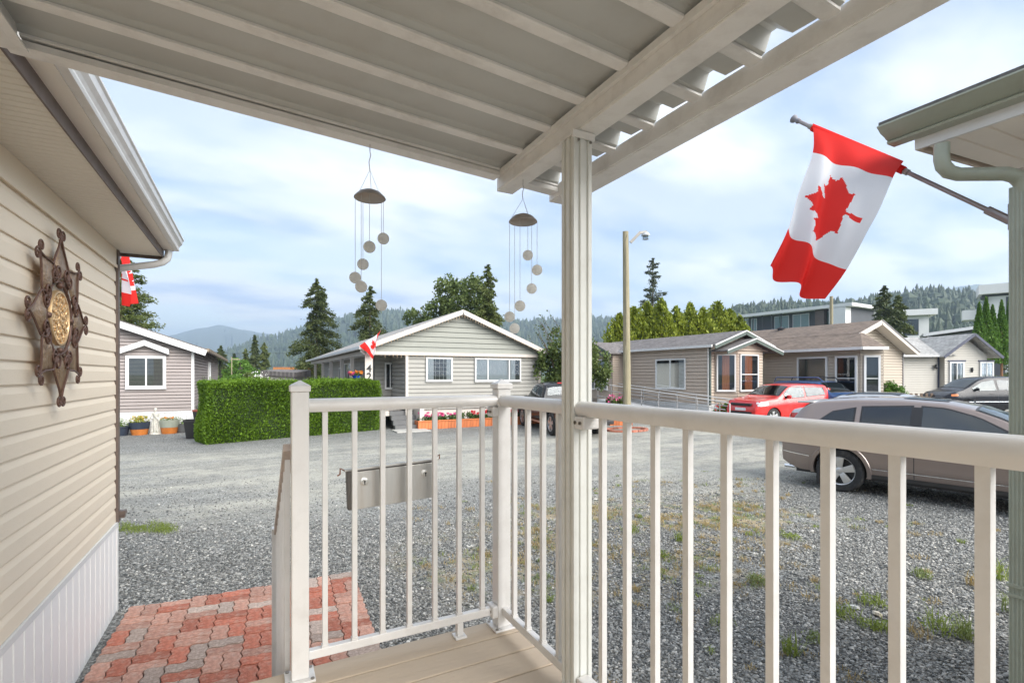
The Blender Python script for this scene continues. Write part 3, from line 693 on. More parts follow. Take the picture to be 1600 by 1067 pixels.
# ================================================================== WIND CHIMES
capm = P('chime_cap', (0.30,0.265,0.235), 0.45, var=0.12, scale=20)
ballm, _n, _b = newmat('frosted_ball'); _b.inputs['Base Color'].default_value = (0.72,0.71,0.68,1); _b.inputs['Roughness'].default_value = 0.35; _b.inputs['Subsurface Weight'].default_value = 0.0
_v = _n.nodes.new('ShaderNodeTexVoronoi'); _v.inputs['Scale'].default_value = 130; _bp = _n.nodes.new('ShaderNodeBump'); _bp.inputs['Strength'].default_value = 0.25; _bp.inputs['Distance'].default_value = 0.001
_t = _n.nodes.new('ShaderNodeTexCoord'); _n.links.new(_t.outputs['Object'], _v.inputs[0]); _n.links.new(_v.outputs[0], _bp.inputs['Height']); _n.links.new(_bp.outputs[0], _b.inputs['Normal'])
_r = _n.nodes.new('ShaderNodeValToRGB'); _n.links.new(_v.outputs[0], _r.inputs[0]); _r.color_ramp.elements[0].color = (0.88,0.87,0.84,1); _r.color_ramp.elements[1].color = (0.60,0.58,0.54,1); _r.color_ramp.elements[1].position = 0.6
_n.links.new(_r.outputs[0], _b.inputs['Base Color'])
_o = [x for x in _n.nodes if x.type == 'OUTPUT_MATERIAL'][0]; _tr = _n.nodes.new('ShaderNodeBsdfTranslucent'); _tr.inputs[0].default_value = (0.85,0.84,0.80,1)
_ms = _n.nodes.new('ShaderNodeMixShader'); _ms.inputs[0].default_value = 0.8; _n.links.new(_b.outputs[0], _ms.inputs[1]); _n.links.new(_tr.outputs[0], _ms.inputs[2]); _n.links.new(_ms.outputs[0], _o.inputs[0])
wire = P('chime_wire', (0.40,0.40,0.40), 0.4)
def chime(label, hx, hy, hz, disc_y, balls, ybase=232):
    d = hx*FX + hy*FY; c = thing('wind_chime', label, 'wind chime', (hx, hy, hz), group='ball wind chimes under the patio roof')
    zd = Zp(disc_y, d) - hz
    MB().lathe([(0.0,0.030),(0.022,0.029),(0.042,0.020),(0.060,0.002),(0.062,-0.003),(0.058,-0.006),(0.0,-0.006)], (0,0,zd), 28).build('solar_cap', capm, c, smooth=True)
    k_ = MB().tube([(0,0,0.012),(0,0,-0.02),(0.004,0,-0.03),(0,0,-0.045),(-0.004,0,-0.06),(0,0,zd*0.45)], 0.0016, 6)
    zt = zd*0.45
    for a in (0.4, 2.5, 4.6): k_.tube([(0,0,zt),(0.05*cos(a),0.05*sin(a),zd+0.018)], 0.0008, 4)
    k_.build('hanger', wire, c)
    for (bx, by) in balls:
        off = (bx[0]-bx[1])/FOC*d if isinstance(bx, tuple) else 0
        r_ = off; dep = sqrt(max(0.052**2 - r_*r_, 0.0)) * (1 if by % 2 else -1)
        X_ = RX*r_ + FX*dep; Y_ = RY*r_ + FY*dep; zb = Zp(by, d+dep) - hz
        MB().tube([(X_,Y_,zd-0.004),(X_,Y_,zb+0.02)], 0.0009, 5).build('string', wire, c)
        MB().sphere((X_,Y_,zb), 0.0232, 18).build('ball', ballm, c, smooth=True)
chime('left wind chime of white balls hanging from the front edge of the patio roof', at_y(578, 2.02), 2.02, 2.885, 309,
      [((600,580),373),((585,580),386),((565,580),413),((557,580),434),((572,580),448),((594,580),477)])
chime('right wind chime of white balls hanging from the tip of the patio roof beam', 1.035, 1.885, 2.818, 346,
      [((826,818),399),((840,818),422),((832,818),451),((813,818),478),((797,818),495),((805,818),513)])

# ================================================================== MAILBOX on the outside of the front rail
mbx = thing('mailbox', 'stainless steel triple mailbox with two locks hanging outside the front railing', 'mailbox', (0.345, 2.10, 1.425), 0.0)
mbx.rotation_euler = (0.0, -0.035, 0.03)
wd = 0.38
MB().box(0.0,0.008,0.0,wd,0.045,0.162).build('box', P('gap_shade_steel', (0.16,0.15,0.14), 0.5, metal=0.7), mbx, bevel=0.003)  # box colour darkened to paint the shade in the gaps between doors
for k in range(3):
    x0 = 0.020 + k*0.122
    dr = MB().box(x0, -0.004, 0.002, x0+0.108, 0.0075, 0.155).build('door', M['steel'], mbx, bevel=0.0015)
    if k != 1:
        xx = x0 + (0.045 if k == 0 else 0.062)
        MB().lathe([(0.0,-0.013),(0.010,-0.013),(0.0105,-0.009),(0.0170,-0.008),(0.0170,-0.004)], (xx,0,0.112), 20, 'y').build('lock', M['steel'], dr, smooth=True)
        MB().lathe([(0.0,-0.0145),(0.0040,-0.0145),(0.0040,-0.012)], (xx,0,0.114), 10, 'y').box(xx-0.002,-0.0145,0.101,xx+0.002,-0.012,0.1125).build('keyhole', M['black'], dr)
MB().hexa([(-0.012,-0.010,0.163),(wd+0.012,-0.010,0.163),(wd+0.012,0.05,0.158),(-0.012,0.05,0.158),(-0.012,-0.010,0.172),(wd+0.012,-0.010,0.172),(wd+0.012,0.05,0.164),(-0.012,0.05,0.164)]).build('lid', M['steel'], mbx, bevel=0.001)
rust = P('rusty_clip', (0.25,0.10,0.055), 0.8, var=0.3, scale=50)
MB().tube([(-0.012,0.0,0.168),(-0.028,-0.004,0.178),(-0.030,-0.006,0.155),(-0.04,-0.004,0.150)], 0.003, 6).tube([(wd+0.01,0.02,0.172),(wd+0.022,0.01,0.184),(wd+0.02,0.01,0.165)], 0.003, 6).build('clip', rust, mbx)

# ================================================================== NEIGHBOURING EAVE (right edge)
nb = thing('neighbour_house', 'white house corner with sage green gutter and downspout at the right edge', 'house', (2.9, 0.85, 0))
def N3(x, y, z): return (x-2.9, y-0.85, z)
gy = 1.25; zg = 3.052
g2 = [(0,0),(-0.06,0),(-0.066,0.008),(-0.058,0.016),(-0.075,0.020),(-0.085,0.026),(-0.12,0.036),(-0.138,0.050),(-0.150,0.056),(-0.150,0.063),(-0.136,0.063),(-0.13,0.058),(0,0.058)]
MB().extrude(g2, N3(2.685,-1.5,zg), N3(2.685,gy,zg), (1,0,0), (0,0,1)).build('gutter', M['sage'], nb, smooth=True, auto=30)
MB().box(*N3(2.687,-1.5,3.006), *N3(2.700,1.168,3.10)).build('fascia_board', M['white'], nb)
sfp = MB().extrude([(0,0),(0.005,-0.006),(0.10,-0.006),(0.105,0.001),(0.111,-0.006),(0.205,-0.006),(0.21,0.0),(0.21,0.01),(0,0.01)], (0,0,0), (0.9,0,0.055), (0,1,0), (0,0,1)).build('soffit_panel', M['cream'], nb)
for k in range(11):
    o = sfp if k == 0 else inst(sfp, nb)
    o.location = N3(2.7005, 1.168-0.24-0.2105*k, 3.022)
MB().hexa([N3(2.701,1.150,3.006), N3(4.2,1.150,3.099), N3(4.2,1.168,3.099), N3(2.701,1.168,3.006), N3(2.701,1.150,3.10), N3(4.2,1.150,3.38), N3(4.2,1.168,3.38), N3(2.701,1.168,3.10)]).build('rake_board', P('weathered_trim', (0.50,0.42,0.35), 0.6, var=0.2, scale=10, dirt=(0.25,0.2,0.16), dirt_amt=0.6), nb)
MB().hexa([N3(2.55,-1.5,3.117), N3(5.2,-1.5,3.52), N3(5.2,gy,3.52), N3(2.55,gy,3.117), N3(2.55,-1.5,3.135), N3(5.2,-1.5,3.56), N3(5.2,gy,3.56), N3(2.55,gy,3.135)]).build('roof', rf, nb)
MB().box(*N3(2.93,-1.5,0), *N3(5.2,0.80,3.03)).build('wall', M['siding'], nb)
zg = 2.985
cx, cy = 2.868, 0.860
ox, oy = 2.655, 1.055
dsp = [(ox,oy,zg-0.005),(ox,oy,zg-0.07),(ox+0.006,oy-0.003,zg-0.10),(ox+0.03,oy-0.014,zg-0.125),(ox+0.07,oy-0.033,zg-0.135),
       (cx-0.07,cy+0.033,zg-0.165),(cx-0.03,cy+0.014,zg-0.175),(cx-0.006,cy+0.003,zg-0.20),(cx,cy,zg-0.24)]
MB().tube([N3(*p) for p in dsp], 0.030, 12, squash=0.85).build('downspout_elbow', M['sage'], nb, smooth=True)
fl = []
for a, b, c_, d_ in ((0.038,0.026,1,1),):
    for k in range(7): fl += [(-0.038+0.076*k/6-0.003 if k else -0.038, 0.026), (-0.038+0.076*k/6, 0.026-0.004 if 0<k<6 else 0.026)]
pr = [(-0.038,-0.026)] + [(0.038,-0.026)]
for k in range(6, -1, -1):
    x = -0.038+0.076*k/6
    pr += [(x, 0.026), (x-0.0045, 0.022)] if k else [(x, 0.026)]
prr = [(-b, a) for a, b in pr]
prr2 = [(-0.026,-0.038)]
for k in range(7):
    y = -0.038+0.076*k/6
    if k: prr2 += [(-0.022, y-0.005)]
    prr2 += [(-0.026, y)]
prr2 = prr2[1:] + [(0.026,0.038)]
for k in range(6, -1, -1):
    y = -0.038+0.076*k/6
    prr2 += [(0.026, y)] if k == 6 else [(0.022, y+0.005), (0.026, y)]
MB().extrude(prr2, N3(cx,cy,0.25), N3(cx,cy,zg-0.215), (1,0,0), (0,1,0)).build('downspout', M['sage'], nb)
MB().box(*N3(cx-0.032,cy-0.044,1.085), *N3(cx+0.032,cy+0.044,1.098)).box(*N3(cx-0.032,cy-0.044,1.045), *N3(cx+0.032,cy+0.044,1.058)).build('downspout_strap', M['sage'], nb)

# ================================================================== FLAGS
red = P('flag_red', (0.80,0.035,0.030), 0.75, var=0.03, spec=0.2)
whitec = P('flag_white', (0.80,0.80,0.82), 0.75, var=0.02, spec=0.2)
for mm in (red, whitec):
    n = mm.node_tree; b = [x for x in n.nodes if x.type == 'BSDF_PRINCIPLED'][0]; out = [x for x in n.nodes if x.type == 'OUTPUT_MATERIAL'][0]
    tr = n.nodes.new('ShaderNodeBsdfTranslucent'); tr.inputs[0].default_value = (0.85,0.05,0.04,1) if mm is red else (0.85,0.87,0.92,1)
    ms = n.nodes.new('ShaderNodeMixShader'); ms.inputs[0].default_value = 0.45
    n.links.new(b.outputs[0], ms.inputs[1]); n.links.new(tr.outputs[0], ms.inputs[2]); n.links.new(ms.outputs[0], out.inputs[0])
HALF = [(0,1.0),(.085,.84),(.105,.825),(.19,.87),(.145,.62),(.16,.605),(.275,.735),(.30,.66),(.325,.65),(.445,.675),(.405,.555),(.41,.53),(.465,.50),(.255,.335),(.245,.315),(.27,.235),(.035,.275),(.022,.262),(.032,0.0)]
LEAF = [(x, y) for x, y in HALF] + [(-x, y) for x, y in HALF[::-1] if x > 0]
def in_poly(x, y, poly):
    c = False; j = len(poly)-1
    for i in range(len(poly)):
        xi, yi = poly[i]; xj, yj = poly[j]
        if (yi > y) != (yj > y) and x < (xj-xi)*(y-yi)/(yj-yi) + xi: c = not c
        j = i
    return c
def flag_cloth(par, P_, nu=150, nv=84, aspect=2.0):
    """P_(u,v)->point; u along the fly, v across the hoist. cloth and leaf become two parts"""
    vs = [P_(i/nu, j/nv) for i in range(nu+1) for j in range(nv+1)]
    A_, B_ = MB(), MB()
    fa, fb, ma = [], [], []
    for i in range(nu):
        for j in range(nv):
            u = (i+.5)/nu; v = (j+.5)/nv
            f = (i*(nv+1)+j, (i+1)*(nv+1)+j, (i+1)*(nv+1)+j+1, i*(nv+1)+j+1)
            lx = (u-0.5)*aspect/0.80; ly = (v-0.10)/0.80
            if in_poly(lx, ly, LEAF): fb.append(f)
            else: fa.append(f); ma.append(0 if u < 0.25 or u > 0.75 else 1)
    A_.v = [tuple(p) for p in vs]; A_.f = fa; A_.m = ma
    B_.v = [tuple(p) for p in vs]; B_.f = fb; B_.m = [0]*len(fb)
    a = A_.build('cloth', [red, whitec], par, smooth=True, auto=120); b = B_.build('maple_leaf', red, par, smooth=True, auto=120)
    for o in (a, b):
        bm = bmesh.new(); bm.from_mesh(o.data); bmesh.ops.delete(bm, geom=[v for v in bm.verts if not v.link_faces], context='VERTS'); bm.to_mesh(o.data); bm.free()
def cr(p0, p1, p2, p3, t): return 0.5*((2*p1) + (-p0+p2)*t + (2*p0-5*p1+4*p2-p3)*t*t + (-p0+3*p1-3*p2+p3)*t**3)
pole_m = P('pole_metal', (0.30,0.27,0.26), 0.35, metal=0.7, var=0.15)
fp = thing('canadian_flag', 'large Canadian flag flying from an angled pole at the right eave', 'flag', (2.9, 0.93, 2.66))
FO = Vector((2.9,0.93,2.66))
tipd = 3.0; tx, ty = W(1238, tipd); TIP = Vector((tx, ty, Zp(185, tipd)))
DIR = (TIP - FO)
MB().tube([(0,0,0), tuple(DIR*0.97)], 0.0105, 10).build('pole', pole_m, fp, smooth=True)
MB().tube([tuple(DIR*t) for t in (0.955,0.963,0.970,0.975,0.985,0.993,1.0)], [0.013,0.017,0.012,0.012,0.022,0.024,0.010], 12).build('finial', P('grey_finial', (0.20,0.20,0.22), 0.5), fp, smooth=True)
MB().tube([tuple(DIR*-0.02), tuple(DIR*0.06)], 0.018, 10).box(-0.03,-0.075,-0.06,0.03,-0.02,0.05).build('mount', pole_m, fp)
def tparam(px):
    lo, hi = 0.0, 1.0
    for _ in range(40):
        m_ = (lo+hi)/2; q = FO + DIR*m_; d = q.x*FX+q.y*FY; r = q.x*RX+q.y*RY
        if 800+FOC*r/d > px: lo = m_
        else: hi = m_
    return lo
tr_, tl_ = tparam(1412), tparam(1270)
QR, QL = DIR*tr_, DIR*tl_
for t in (tr_-0.012, tl_+0.012): 
    MB().tube([tuple(DIR*(t-0.008)), tuple(DIR*(t+0.008))], 0.015, 10).build('clip', M['screw'], fp)
rows = [((1412,252),(1270,193),0,0), ((1390,282),(1269,240),-.17,-.13), ((1358,350),(1246,304),-.24,-.26), ((1320,422),(1227,360),-.20,-.30), ((1287,468),(1196,420),-.10,-.22)]
dR = (FO+QR).x*FX+(FO+QR).y*FY; dL = (FO+QL).x*FX+(FO+QL).y*FY
RP, LP = [], []
for (r_, l_, a, b) in rows:
    for (q, dd, lst) in ((r_, dR+a, RP), (l_, dL+b, LP)):
        x, y = W(q[0], dd); lst.append(Vector((x, y, Zp(q[1], dd))) - FO)
def flagP(u, v):
    s = u*4; i = min(int(s), 3); t = s-i
    def C(lst):
        p = [lst[max(i-1,0)], lst[i], lst[i+1], lst[min(i+2,4)]]
        if i == 0: p[0] = lst[0]*2 - lst[1]
        if i == 3: p[3] = lst[4]*2 - lst[3]
        return cr(*p, t)
    a, b = C(RP), C(LP); p = a.lerp(b, v)
    rip = (0.022*sin(v*6.6+u*3.2) + 0.018*sin(v*15+u*6))*min(1, u*2.2)
    fold = 0.10*max(0, u-0.55)*sin((v+u*0.25)*11)
    nrm = Vector((-FX, -FY, 0.12))
    return p + nrm*(rip+fold) + Vector((0,0,-0.05*sin(pi*v)*max(0,u-.6)))
flag_cloth(fp, flagP)
slv = []
for t in np.linspace(tr_, tl_, 30): slv.append(tuple(DIR*t))
MB().tube(slv, 0.019, 12).build('sleeve', red, fp, smooth=True)

# small hanging flag glimpsed past the corner of the own house
f2 = thing('small_flag', 'red and white flag hanging behind the downspout of the left house', 'flag', (-1.20, 5.42, 2.72))
MB().tube([(0,0,0),(0.0,1.25,0.62)], 0.011, 8).build('pole', pole_m, f2)
def f2P(u, v):
    y = 0.90+0.32*v*(1-0.35*u); z = 0.46+0.15*v-0.50*u - 0.05*v*u
    return Vector((0.05*sin(v*9+u*3)*(0.3+u)+0.06*u, y+0.06*u, z))
flag_cloth(f2, f2P, 60, 40)
# ================================================================== HOUSES
def lapcol(name, col, scale=3, **k): return P(name, col, 0.6, var=0.04, scale=scale, stretch=(1,1,0.3), **k)
M['sideA'] = lapcol('mauve_siding', (0.295,0.255,0.24)); M['side42'] = lapcol('greige_siding', (0.315,0.305,0.275)); M['shake'] = lapcol('sage_shake', (0.27,0.275,0.24), bump=0.2, bscale=30)
M['sideB'] = lapcol('sand_siding', (0.46,0.375,0.30)); M['sideC'] = lapcol('light_sand_siding', (0.45,0.385,0.31)); M['sideD'] = lapcol('ivory_siding', (0.55,0.52,0.46))
M['green'] = P('dark_green_trim', (0.075,0.10,0.085), 0.5, var=0.1); M['greytrim'] = P('grey_trim', (0.16,0.15,0.15), 0.5)
M['trim'] = P('taupe_trim', (0.55,0.50,0.45), 0.5, var=0.04); M['navy'] = P('navy_trim', (0.06,0.065,0.10), 0.5)
def roofmat(name, c, streak=(0.05,0.045,0.04)):
    m = P(name, c, 0.92, var=0.18, scale=9, dirt=streak, dirt_amt=0.55, dirt_scale=1.6, bump=0.5, bscale=26)
    n = m.node_tree; b = [x for x in n.nodes if x.type == 'BSDF_PRINCIPLED'][0]; L = n.links
    t = n.nodes.new('ShaderNodeTexCoord'); br = n.nodes.new('ShaderNodeTexBrick'); br.inputs['Scale'].default_value = 1.0
    br.inputs['Brick Width'].default_value = 0.3; br.inputs['Row Height'].default_value = 0.14; br.inputs['Mortar Size'].default_value = 0.008
    br.inputs['Color1'].default_value = (0.82,0.82,0.82,1); br.inputs['Color2'].default_value = (1.15,1.15,1.15,1); br.inputs['Mortar'].default_value = (0.5,0.5,0.5,1)
    mpp = n.nodes.new('ShaderNodeMapping'); mpp.inputs['Rotation'].default_value = (0,0,pi/2); L.new(t.outputs['Object'], mpp.inputs[0]); L.new(mpp.outputs[0], br.inputs['Vector'])
    src = b.inputs['Base Color'].links[0].from_socket; v = n.nodes.new('ShaderNodeVectorMath'); v.operation = 'MULTIPLY'; L.new(src, v.inputs[0]); L.new(br.outputs[0], v.inputs[1]); L.new(v.outputs[0], b.inputs['Base Color'])
    return m
M['roof_grey'] = roofmat('grey_shingle', (0.17,0.155,0.15)); M['roof_brown'] = roofmat('brown_shingle', (0.19,0.145,0.115)); M['roof_light'] = roofmat('light_shingle', (0.36,0.34,0.32), (0.2,0.19,0.18)); M['roof_pale'] = roofmat('pale_shingle', (0.42,0.41,0.39), (0.22,0.21,0.2))

def lap(parent, mat, A, B, z0, z1, pitch=0.115, top=None, name='siding', proud=0.026, gap=0.024, kind='stuff'):
    """lap siding from A to B (outside on the right of A->B); top: [(s,z)] roof outline with s in metres"""
    A = Vector((*A, 0)); B = Vector((*B, 0)); D_ = B-A; Lg = D_.length; d = D_/Lg; n = Vector((d.y, -d.x, 0)); mb = MB()
    def span(z):
        if top is None: return (0, Lg)
        xs = [s for s, t in top if t >= z-1e-6]
        for (s0, t0), (s1, t1) in zip(top, top[1:]):
            if (t0 - z)*(t1 - z) < 0: xs.append(s0 + (z-t0)/(t1-t0)*(s1-s0))
        return (min(xs), max(xs)) if xs else None
    z = z0
    zmax = z1 if top is None else max(t for s, t in top)
    while z < zmax-0.01:
        zt = min(z+pitch, zmax); a = span(z); b = span(zt)
        if a is None: break
        if b is None: m_ = (a[0]+a[1])/2; b = (m_, m_)
        p = lambda s, h, o: A + d*s + n*o + Vector((0,0,h))
        gz = z + min(gap, (zt-z)*.5)
        mb.quad(p(a[0],gz,proud), p(a[1],gz,proud), p(b[1],zt,0.008), p(b[0],zt,0.008))
        mb.quad(p(a[0],gz,-.03), p(a[1],gz,-.03), p(a[1],gz,proud), p(a[0],gz,proud))
        mb.quad(p(a[0],z,-.03), p(a[1],z,-.03), p(a[1],gz,-.03), p(a[0],gz,-.03))
        mb.quad(p(a[0],z,-.03), p(a[1],z,-.03), p(a[1],z,.008), p(a[0],z,.008))
        z = zt
    return mb.build(name, mat, parent, kind=kind)
def window(parent, A, B, s0, s1, z0, z1, divs=(), hdivs=(), fr=None, inner='curtain', fw=0.055, off=0.030, lattice=False, name='window'):
    A = Vector((*A, 0)); D_ = Vector((*B, 0))-A; d = D_.normalized(); n = Vector((d.y, -d.x, 0)); fr = fr or M['white']
    def p(s, o, z): return A + d*s + n*o + Vector((0,0,z))
    def bx(mb, sa, sb, oa, ob, za, zb): mb.hexa([p(sa,ob,za), p(sb,ob,za), p(sb,oa,za), p(sa,oa,za), p(sa,ob,zb), p(sb,ob,zb), p(sb,oa,zb), p(sa,oa,zb)])
    mb = MB(); o1 = off+0.055
    bx(mb, s0-fw, s0, off-0.01, o1, z0-fw, z1+fw); bx(mb, s1, s1+fw, off-0.01, o1, z0-fw, z1+fw)
    bx(mb, s0, s1, off-0.01, o1, z1, z1+fw); bx(mb, s0, s1, off-0.01, o1, z0-fw, z0)
    bx(mb, s0-fw-.01, s1+fw+.01, off, o1+.02, z0-fw-0.025, z0-fw-0.001)
    f = mb.build(name, fr, parent)
    for q in divs:
        m2 = MB(); x = s0+(s1-s0)*q; bx(m2, x-0.022, x+0.022, off+0.01, o1-0.006, z0, z1); m2.build('mullion', fr, f)
    for q in hdivs:
        m2 = MB(); z = z0+(z1-z0)*q; bx(m2, s0, s1, off+0.012, o1-0.01, z-0.018, z+0.018); m2.build('mullion', fr, f)
    b = MB(); b.quad(p(s0,off+0.002,z0), p(s1,off+0.002,z0), p(s1,off+0.002,z1), p(s0,off+0.002,z1)); b.build('interior', M['dark'], f)
    ed = [0]+list(divs)+[1]
    for i in range(len(ed)-1):
        a = s0+(s1-s0)*ed[i]+0.002; c = s0+(s1-s0)*ed[i+1]-0.002; mm = MB(); mm.quad(p(a,off+0.030,z0), p(c,off+0.030,z0), p(c,off+0.030,z1), p(a,off+0.030,z1)); mm.build('pane', M['glass'], f)
    W_ = s1-s0
    def drape(a, c, za, zb, mat=M['curtain']):
        m3 = MB(); N = max(4, int((c-a)/0.035)); prev = None
        for i in range(N+1):
            s = a+(c-a)*i/N; o = off+0.010+(0.008 if i % 2 else 0.0)
            cur = (p(s,o,za), p(s,o,zb))
            if prev: m3.quad(prev[0], cur[0], cur[1], prev[1])
            prev = cur
        m3.build('curtain', mat, f)
    if inner == 'curtain': drape(s0, s0+W_*0.26, z0, z1); drape(s1-W_*0.2, s1, z0, z1)
    elif inner == 'sheer': drape(s0, s0+W_*0.9, z0, z1)
    elif inner == 'orange': drape(s0+W_*0.25, s0+W_*0.7, z0, z1, M['orangecurtain'])
    elif inner == 'blind':
        m3 = MB(); z = z0+0.02
        while z < z1-0.02:
            m3.quad(p(s0,off+0.008,z), p(s1,off+0.008,z), p(s1,off+0.018,z+0.028), p(s0,off+0.018,z+0.028)); z += 0.045
        m3.build('blind', M['blind'], f, kind='stuff')
    if lattice:
        m3 = MB()
        for i in range(1, 6): x = s0+W_*i/6; bx(m3, x-.006, x+.006, off+.02, off+.028, z0, z1)
        for i in range(1, 5): z = z0+(z1-z0)*i/5; bx(m3, s0, s1, off+.02, off+.028, z-.006, z+.006)
        m3.build('lattice', M['white'], f, kind='stuff')
    return f
M['orangecurtain'] = P('rust_curtain', (0.50,0.19,0.09), 0.9, var=0.25, scale=14, stretch=(6,6,0.3))
def slab(mb, a, b, c, d, t=0.10):
    a, b, c, d = map(Vector, (a, b, c, d)); o = Vector((0,0,-t)); return mb.hexa([a+o, b+o, c+o, d+o, a, b, c, d])
def bar2(name, mat, par, p, q, w_=0.05, h_=0.16): return MB().bar(p, q, w_, h_).build(name, mat, par)
def skirting(parent, A, B, z1, step=0.16, mat=None):
    A = Vector((*A, 0)); D_ = Vector((*B, 0))-A; L_ = D_.length; d = D_/L_; n = Vector((d.y,-d.x,0)); mb = MB(); s = 0
    while s < L_-0.01:
        e = min(s+step-0.012, L_); p = lambda a, o, z: A+d*a+n*o+Vector((0,0,z))
        mb.quad(p(s,0.012,0), p(e,0.012,0), p(e,0.012,z1), p(s,0.012,z1)); mb.quad(p(e,0.012,0), p(e+0.012,0.0,0), p(e+0.012,0.0,z1), p(e,0.012,z1)); s += step
    mb.build('skirting', mat or M['white'], parent, kind='stuff')
    MB().bar(A+n*0.012+Vector((0,0,z1)), B3(B, z1)+n*0.012, 0.03, 0.05).build('skirting_cap', M['white'], parent)
def B3(B, z): return Vector((B[0], B[1], z))

# ---- House A: mauve home behind the left corner (gable end faces the drive)
ax, ay = -1.87, 20.65
hA = thing('mobile_home', 'mauve lap sided home with white skirting and a row of flower pots along its foot', 'house', (ax, ay, 0))
wA = 6.9; zeA = 2.93; pkA = zeA + 0.365*wA/2
lap(hA, M['sideA'], (-wA,0), (0,0), 0.70, 0, 0.112, [(0,zeA),(wA/2,pkA),(wA,zeA)])
lap(hA, M['sideA'], (0,0), (0,14), 0.70, zeA, 0.112)
MB().box(-wA+.05,0.05,0.3,-0.05,13.95,zeA-.02).build('wall', M['sideA'], hA)
skirting(hA, (-wA,0), (0,0), 0.69); skirting(hA, (0,0), (0,14), 0.69)
MB().box(-0.05,-0.03,0,0.035,0.05,zeA).build('corner_trim', M['white'], hA)
for sg in (0, 1):
    xa, xb = (0.42, -wA/2) if sg == 0 else (-wA-0.42, -wA/2)
    za = zeA - 0.365*0.42; m_ = MB()
    if sg == 0: slab(m_, (xb,-0.34,pkA+.10), (xa,-0.34,za+.10), (xa,14.3,za+.10), (xb,14.3,pkA+.10), 0.07)
    else: slab(m_, (xa,-0.34,za+.10), (xb-0.002,-0.34,pkA+.10), (xb-0.002,14.3,pkA+.10), (xa,14.3,za+.10), 0.07)
    m_.build('roof', M['roof_grey'], hA)
    bar2('rake_board', M['white'], hA, (xa,-0.355,za-0.05), (xb,-0.355,pkA-0.05), 0.03, 0.20)
bar2('gutter', P('bronze_gutter', (0.22,0.17,0.12), 0.5), hA, (0.46,-0.34,zeA-0.10), (0.46,14.3,zeA-0.10), 0.10, 0.11)
bar2('downspout', M['dark'], hA, (0.1,13.9,0.1), (0.1,13.9,zeA-0.1), 0.07, 0.06)
sA0, sA1 = at_y(202,ay)-ax+wA, at_y(255,ay)-ax+wA
window(hA, (-wA,0), (0,0), sA0, sA1, 1.60, 2.52, (0.5,), inner='blind', fw=0.09)
pxl, pxr = at_y(188,ay)-ax, at_y(265,ay)-ax; pm_ = (pxl+pxr)/2
for q in (pxl, pxr): MB().hexa([(q,-0.22,2.66),(pm_,-0.22,2.95),(pm_,-0.02,2.95),(q,-0.02,2.66),(q,-0.22,2.84),(pm_,-0.22,3.13),(pm_,-0.02,3.13),(q,-0.02,2.84)]).build('window_canopy', M['white'], hA)
window(hA, (0,0), (0,14), 6.2, 7.0, 1.6, 2.5, inner='blind')

# ---- House 42: gable end with porch on its left flank
gx, gyy = 3.79, 18.3
h42 = thing('bungalow', 'greige bungalow number 42 with wide gable, side porch and flower bed', 'house', (gx, gyy, 0))
def Q(x, y, z=None): return (x-gx, y-gyy) if z is None else (x-gx, y-gyy, z)
XL, XK, XRr = 3.42, 7.24, 11.05; ze = 2.96; pk = 4.40; dep = 19.5
sx = at_y(636, 18.3)           # corner between the recessed entry and the windowed wall
lap(h42, M['shake'], Q(XL+.25,18.28), Q(XRr-.15,18.28), 2.80, 0, 0.20, [(0,2.92),(XK-XL-.25,pk-.05),(XRr-.15-XL-.25,2.92)], name='shake_gable')
lap(h42, M['side42'], Q(sx,18.36), Q(XRr-.2,18.36), 0.62, 2.74, 0.16)
lap(h42, M['side42'], Q(sx-0.02,18.36+2.2), Q(sx-0.02,18.36), 0.62, 2.74, 0.16)
lap(h42, M['side42'], Q(XL+0.95,20.5), Q(sx,20.5), 0.62, 2.74, 0.16)
lap(h42, M['side42'], Q(XL+0.95,18.3+dep), Q(XL+0.95,20.5), 0.62, 2.74, 0.16)
MB().box(*Q(XL+1.0,20.56,0.2), *Q(XRr-.22,18.3+dep,2.74)).box(*Q(sx+.02,18.43,0.2), *Q(XRr-.22,20.55,2.74)).build('wall', M['side42'], h42)
MB().box(*Q(sx,18.37,0.0), *Q(XRr-.2,18.42,0.62)).build('foundation', M['trim'], h42)
MB().box(*Q(XL+.2,18.22,2.70), *Q(XRr-.1,18.30,2.82)).build('gable_beam', M['trim'], h42)
MB().box(*Q(XL+.2,18.305,2.70), *Q(XL+.28,18.3+dep,2.86)).build('porch_beam', M['trim'], h42)
lap(h42, M['side42'], Q(XL+.2,18.3+dep), Q(XL+.2,18.3), 2.86, 3.02, 0.09, name='beam_cladding')
MB().box(*Q(XL+.3,18.32,2.74), *Q(XRr-.2,20.5,2.78)).box(*Q(XL+.3,20.502,2.74), *Q(XL+.94,18.3+dep,2.78)).build('porch_ceiling', M['white'], h42)
MB().box(*Q(XL+.3,18.4,0.45), *Q(XL+.98,18.3+dep,0.62)).box(*Q(XL+.982,18.4,0.45), *Q(sx-.05,20.48,0.62)).build('porch_floor', M['trim'], h42)
for (xa, xb) in ((XL-.02, XK), (XRr+.02, XK)):
    m_ = MB(); t = pk+.10; e = ze+.02
    if xa < xb: slab(m_, Q(xa,18.0,e), Q(xb-.001,18.0,t), Q(xb-.001,18.3+dep+.3,t), Q(xa,18.3+dep+.3,e), 0.07)
    else: slab(m_, Q(xb+.001,18.0,t), Q(xa,18.0,e), Q(xa,18.3+dep+.3,e), Q(xb+.001,18.3+dep+.3,t), 0.07)
    m_.build('roof', M['roof_light'], h42)
    bar2('rake_board', M['trim'], h42, Q(xa,17.985,e-.10), Q(xb,17.985,t-.10), 0.03, 0.17)
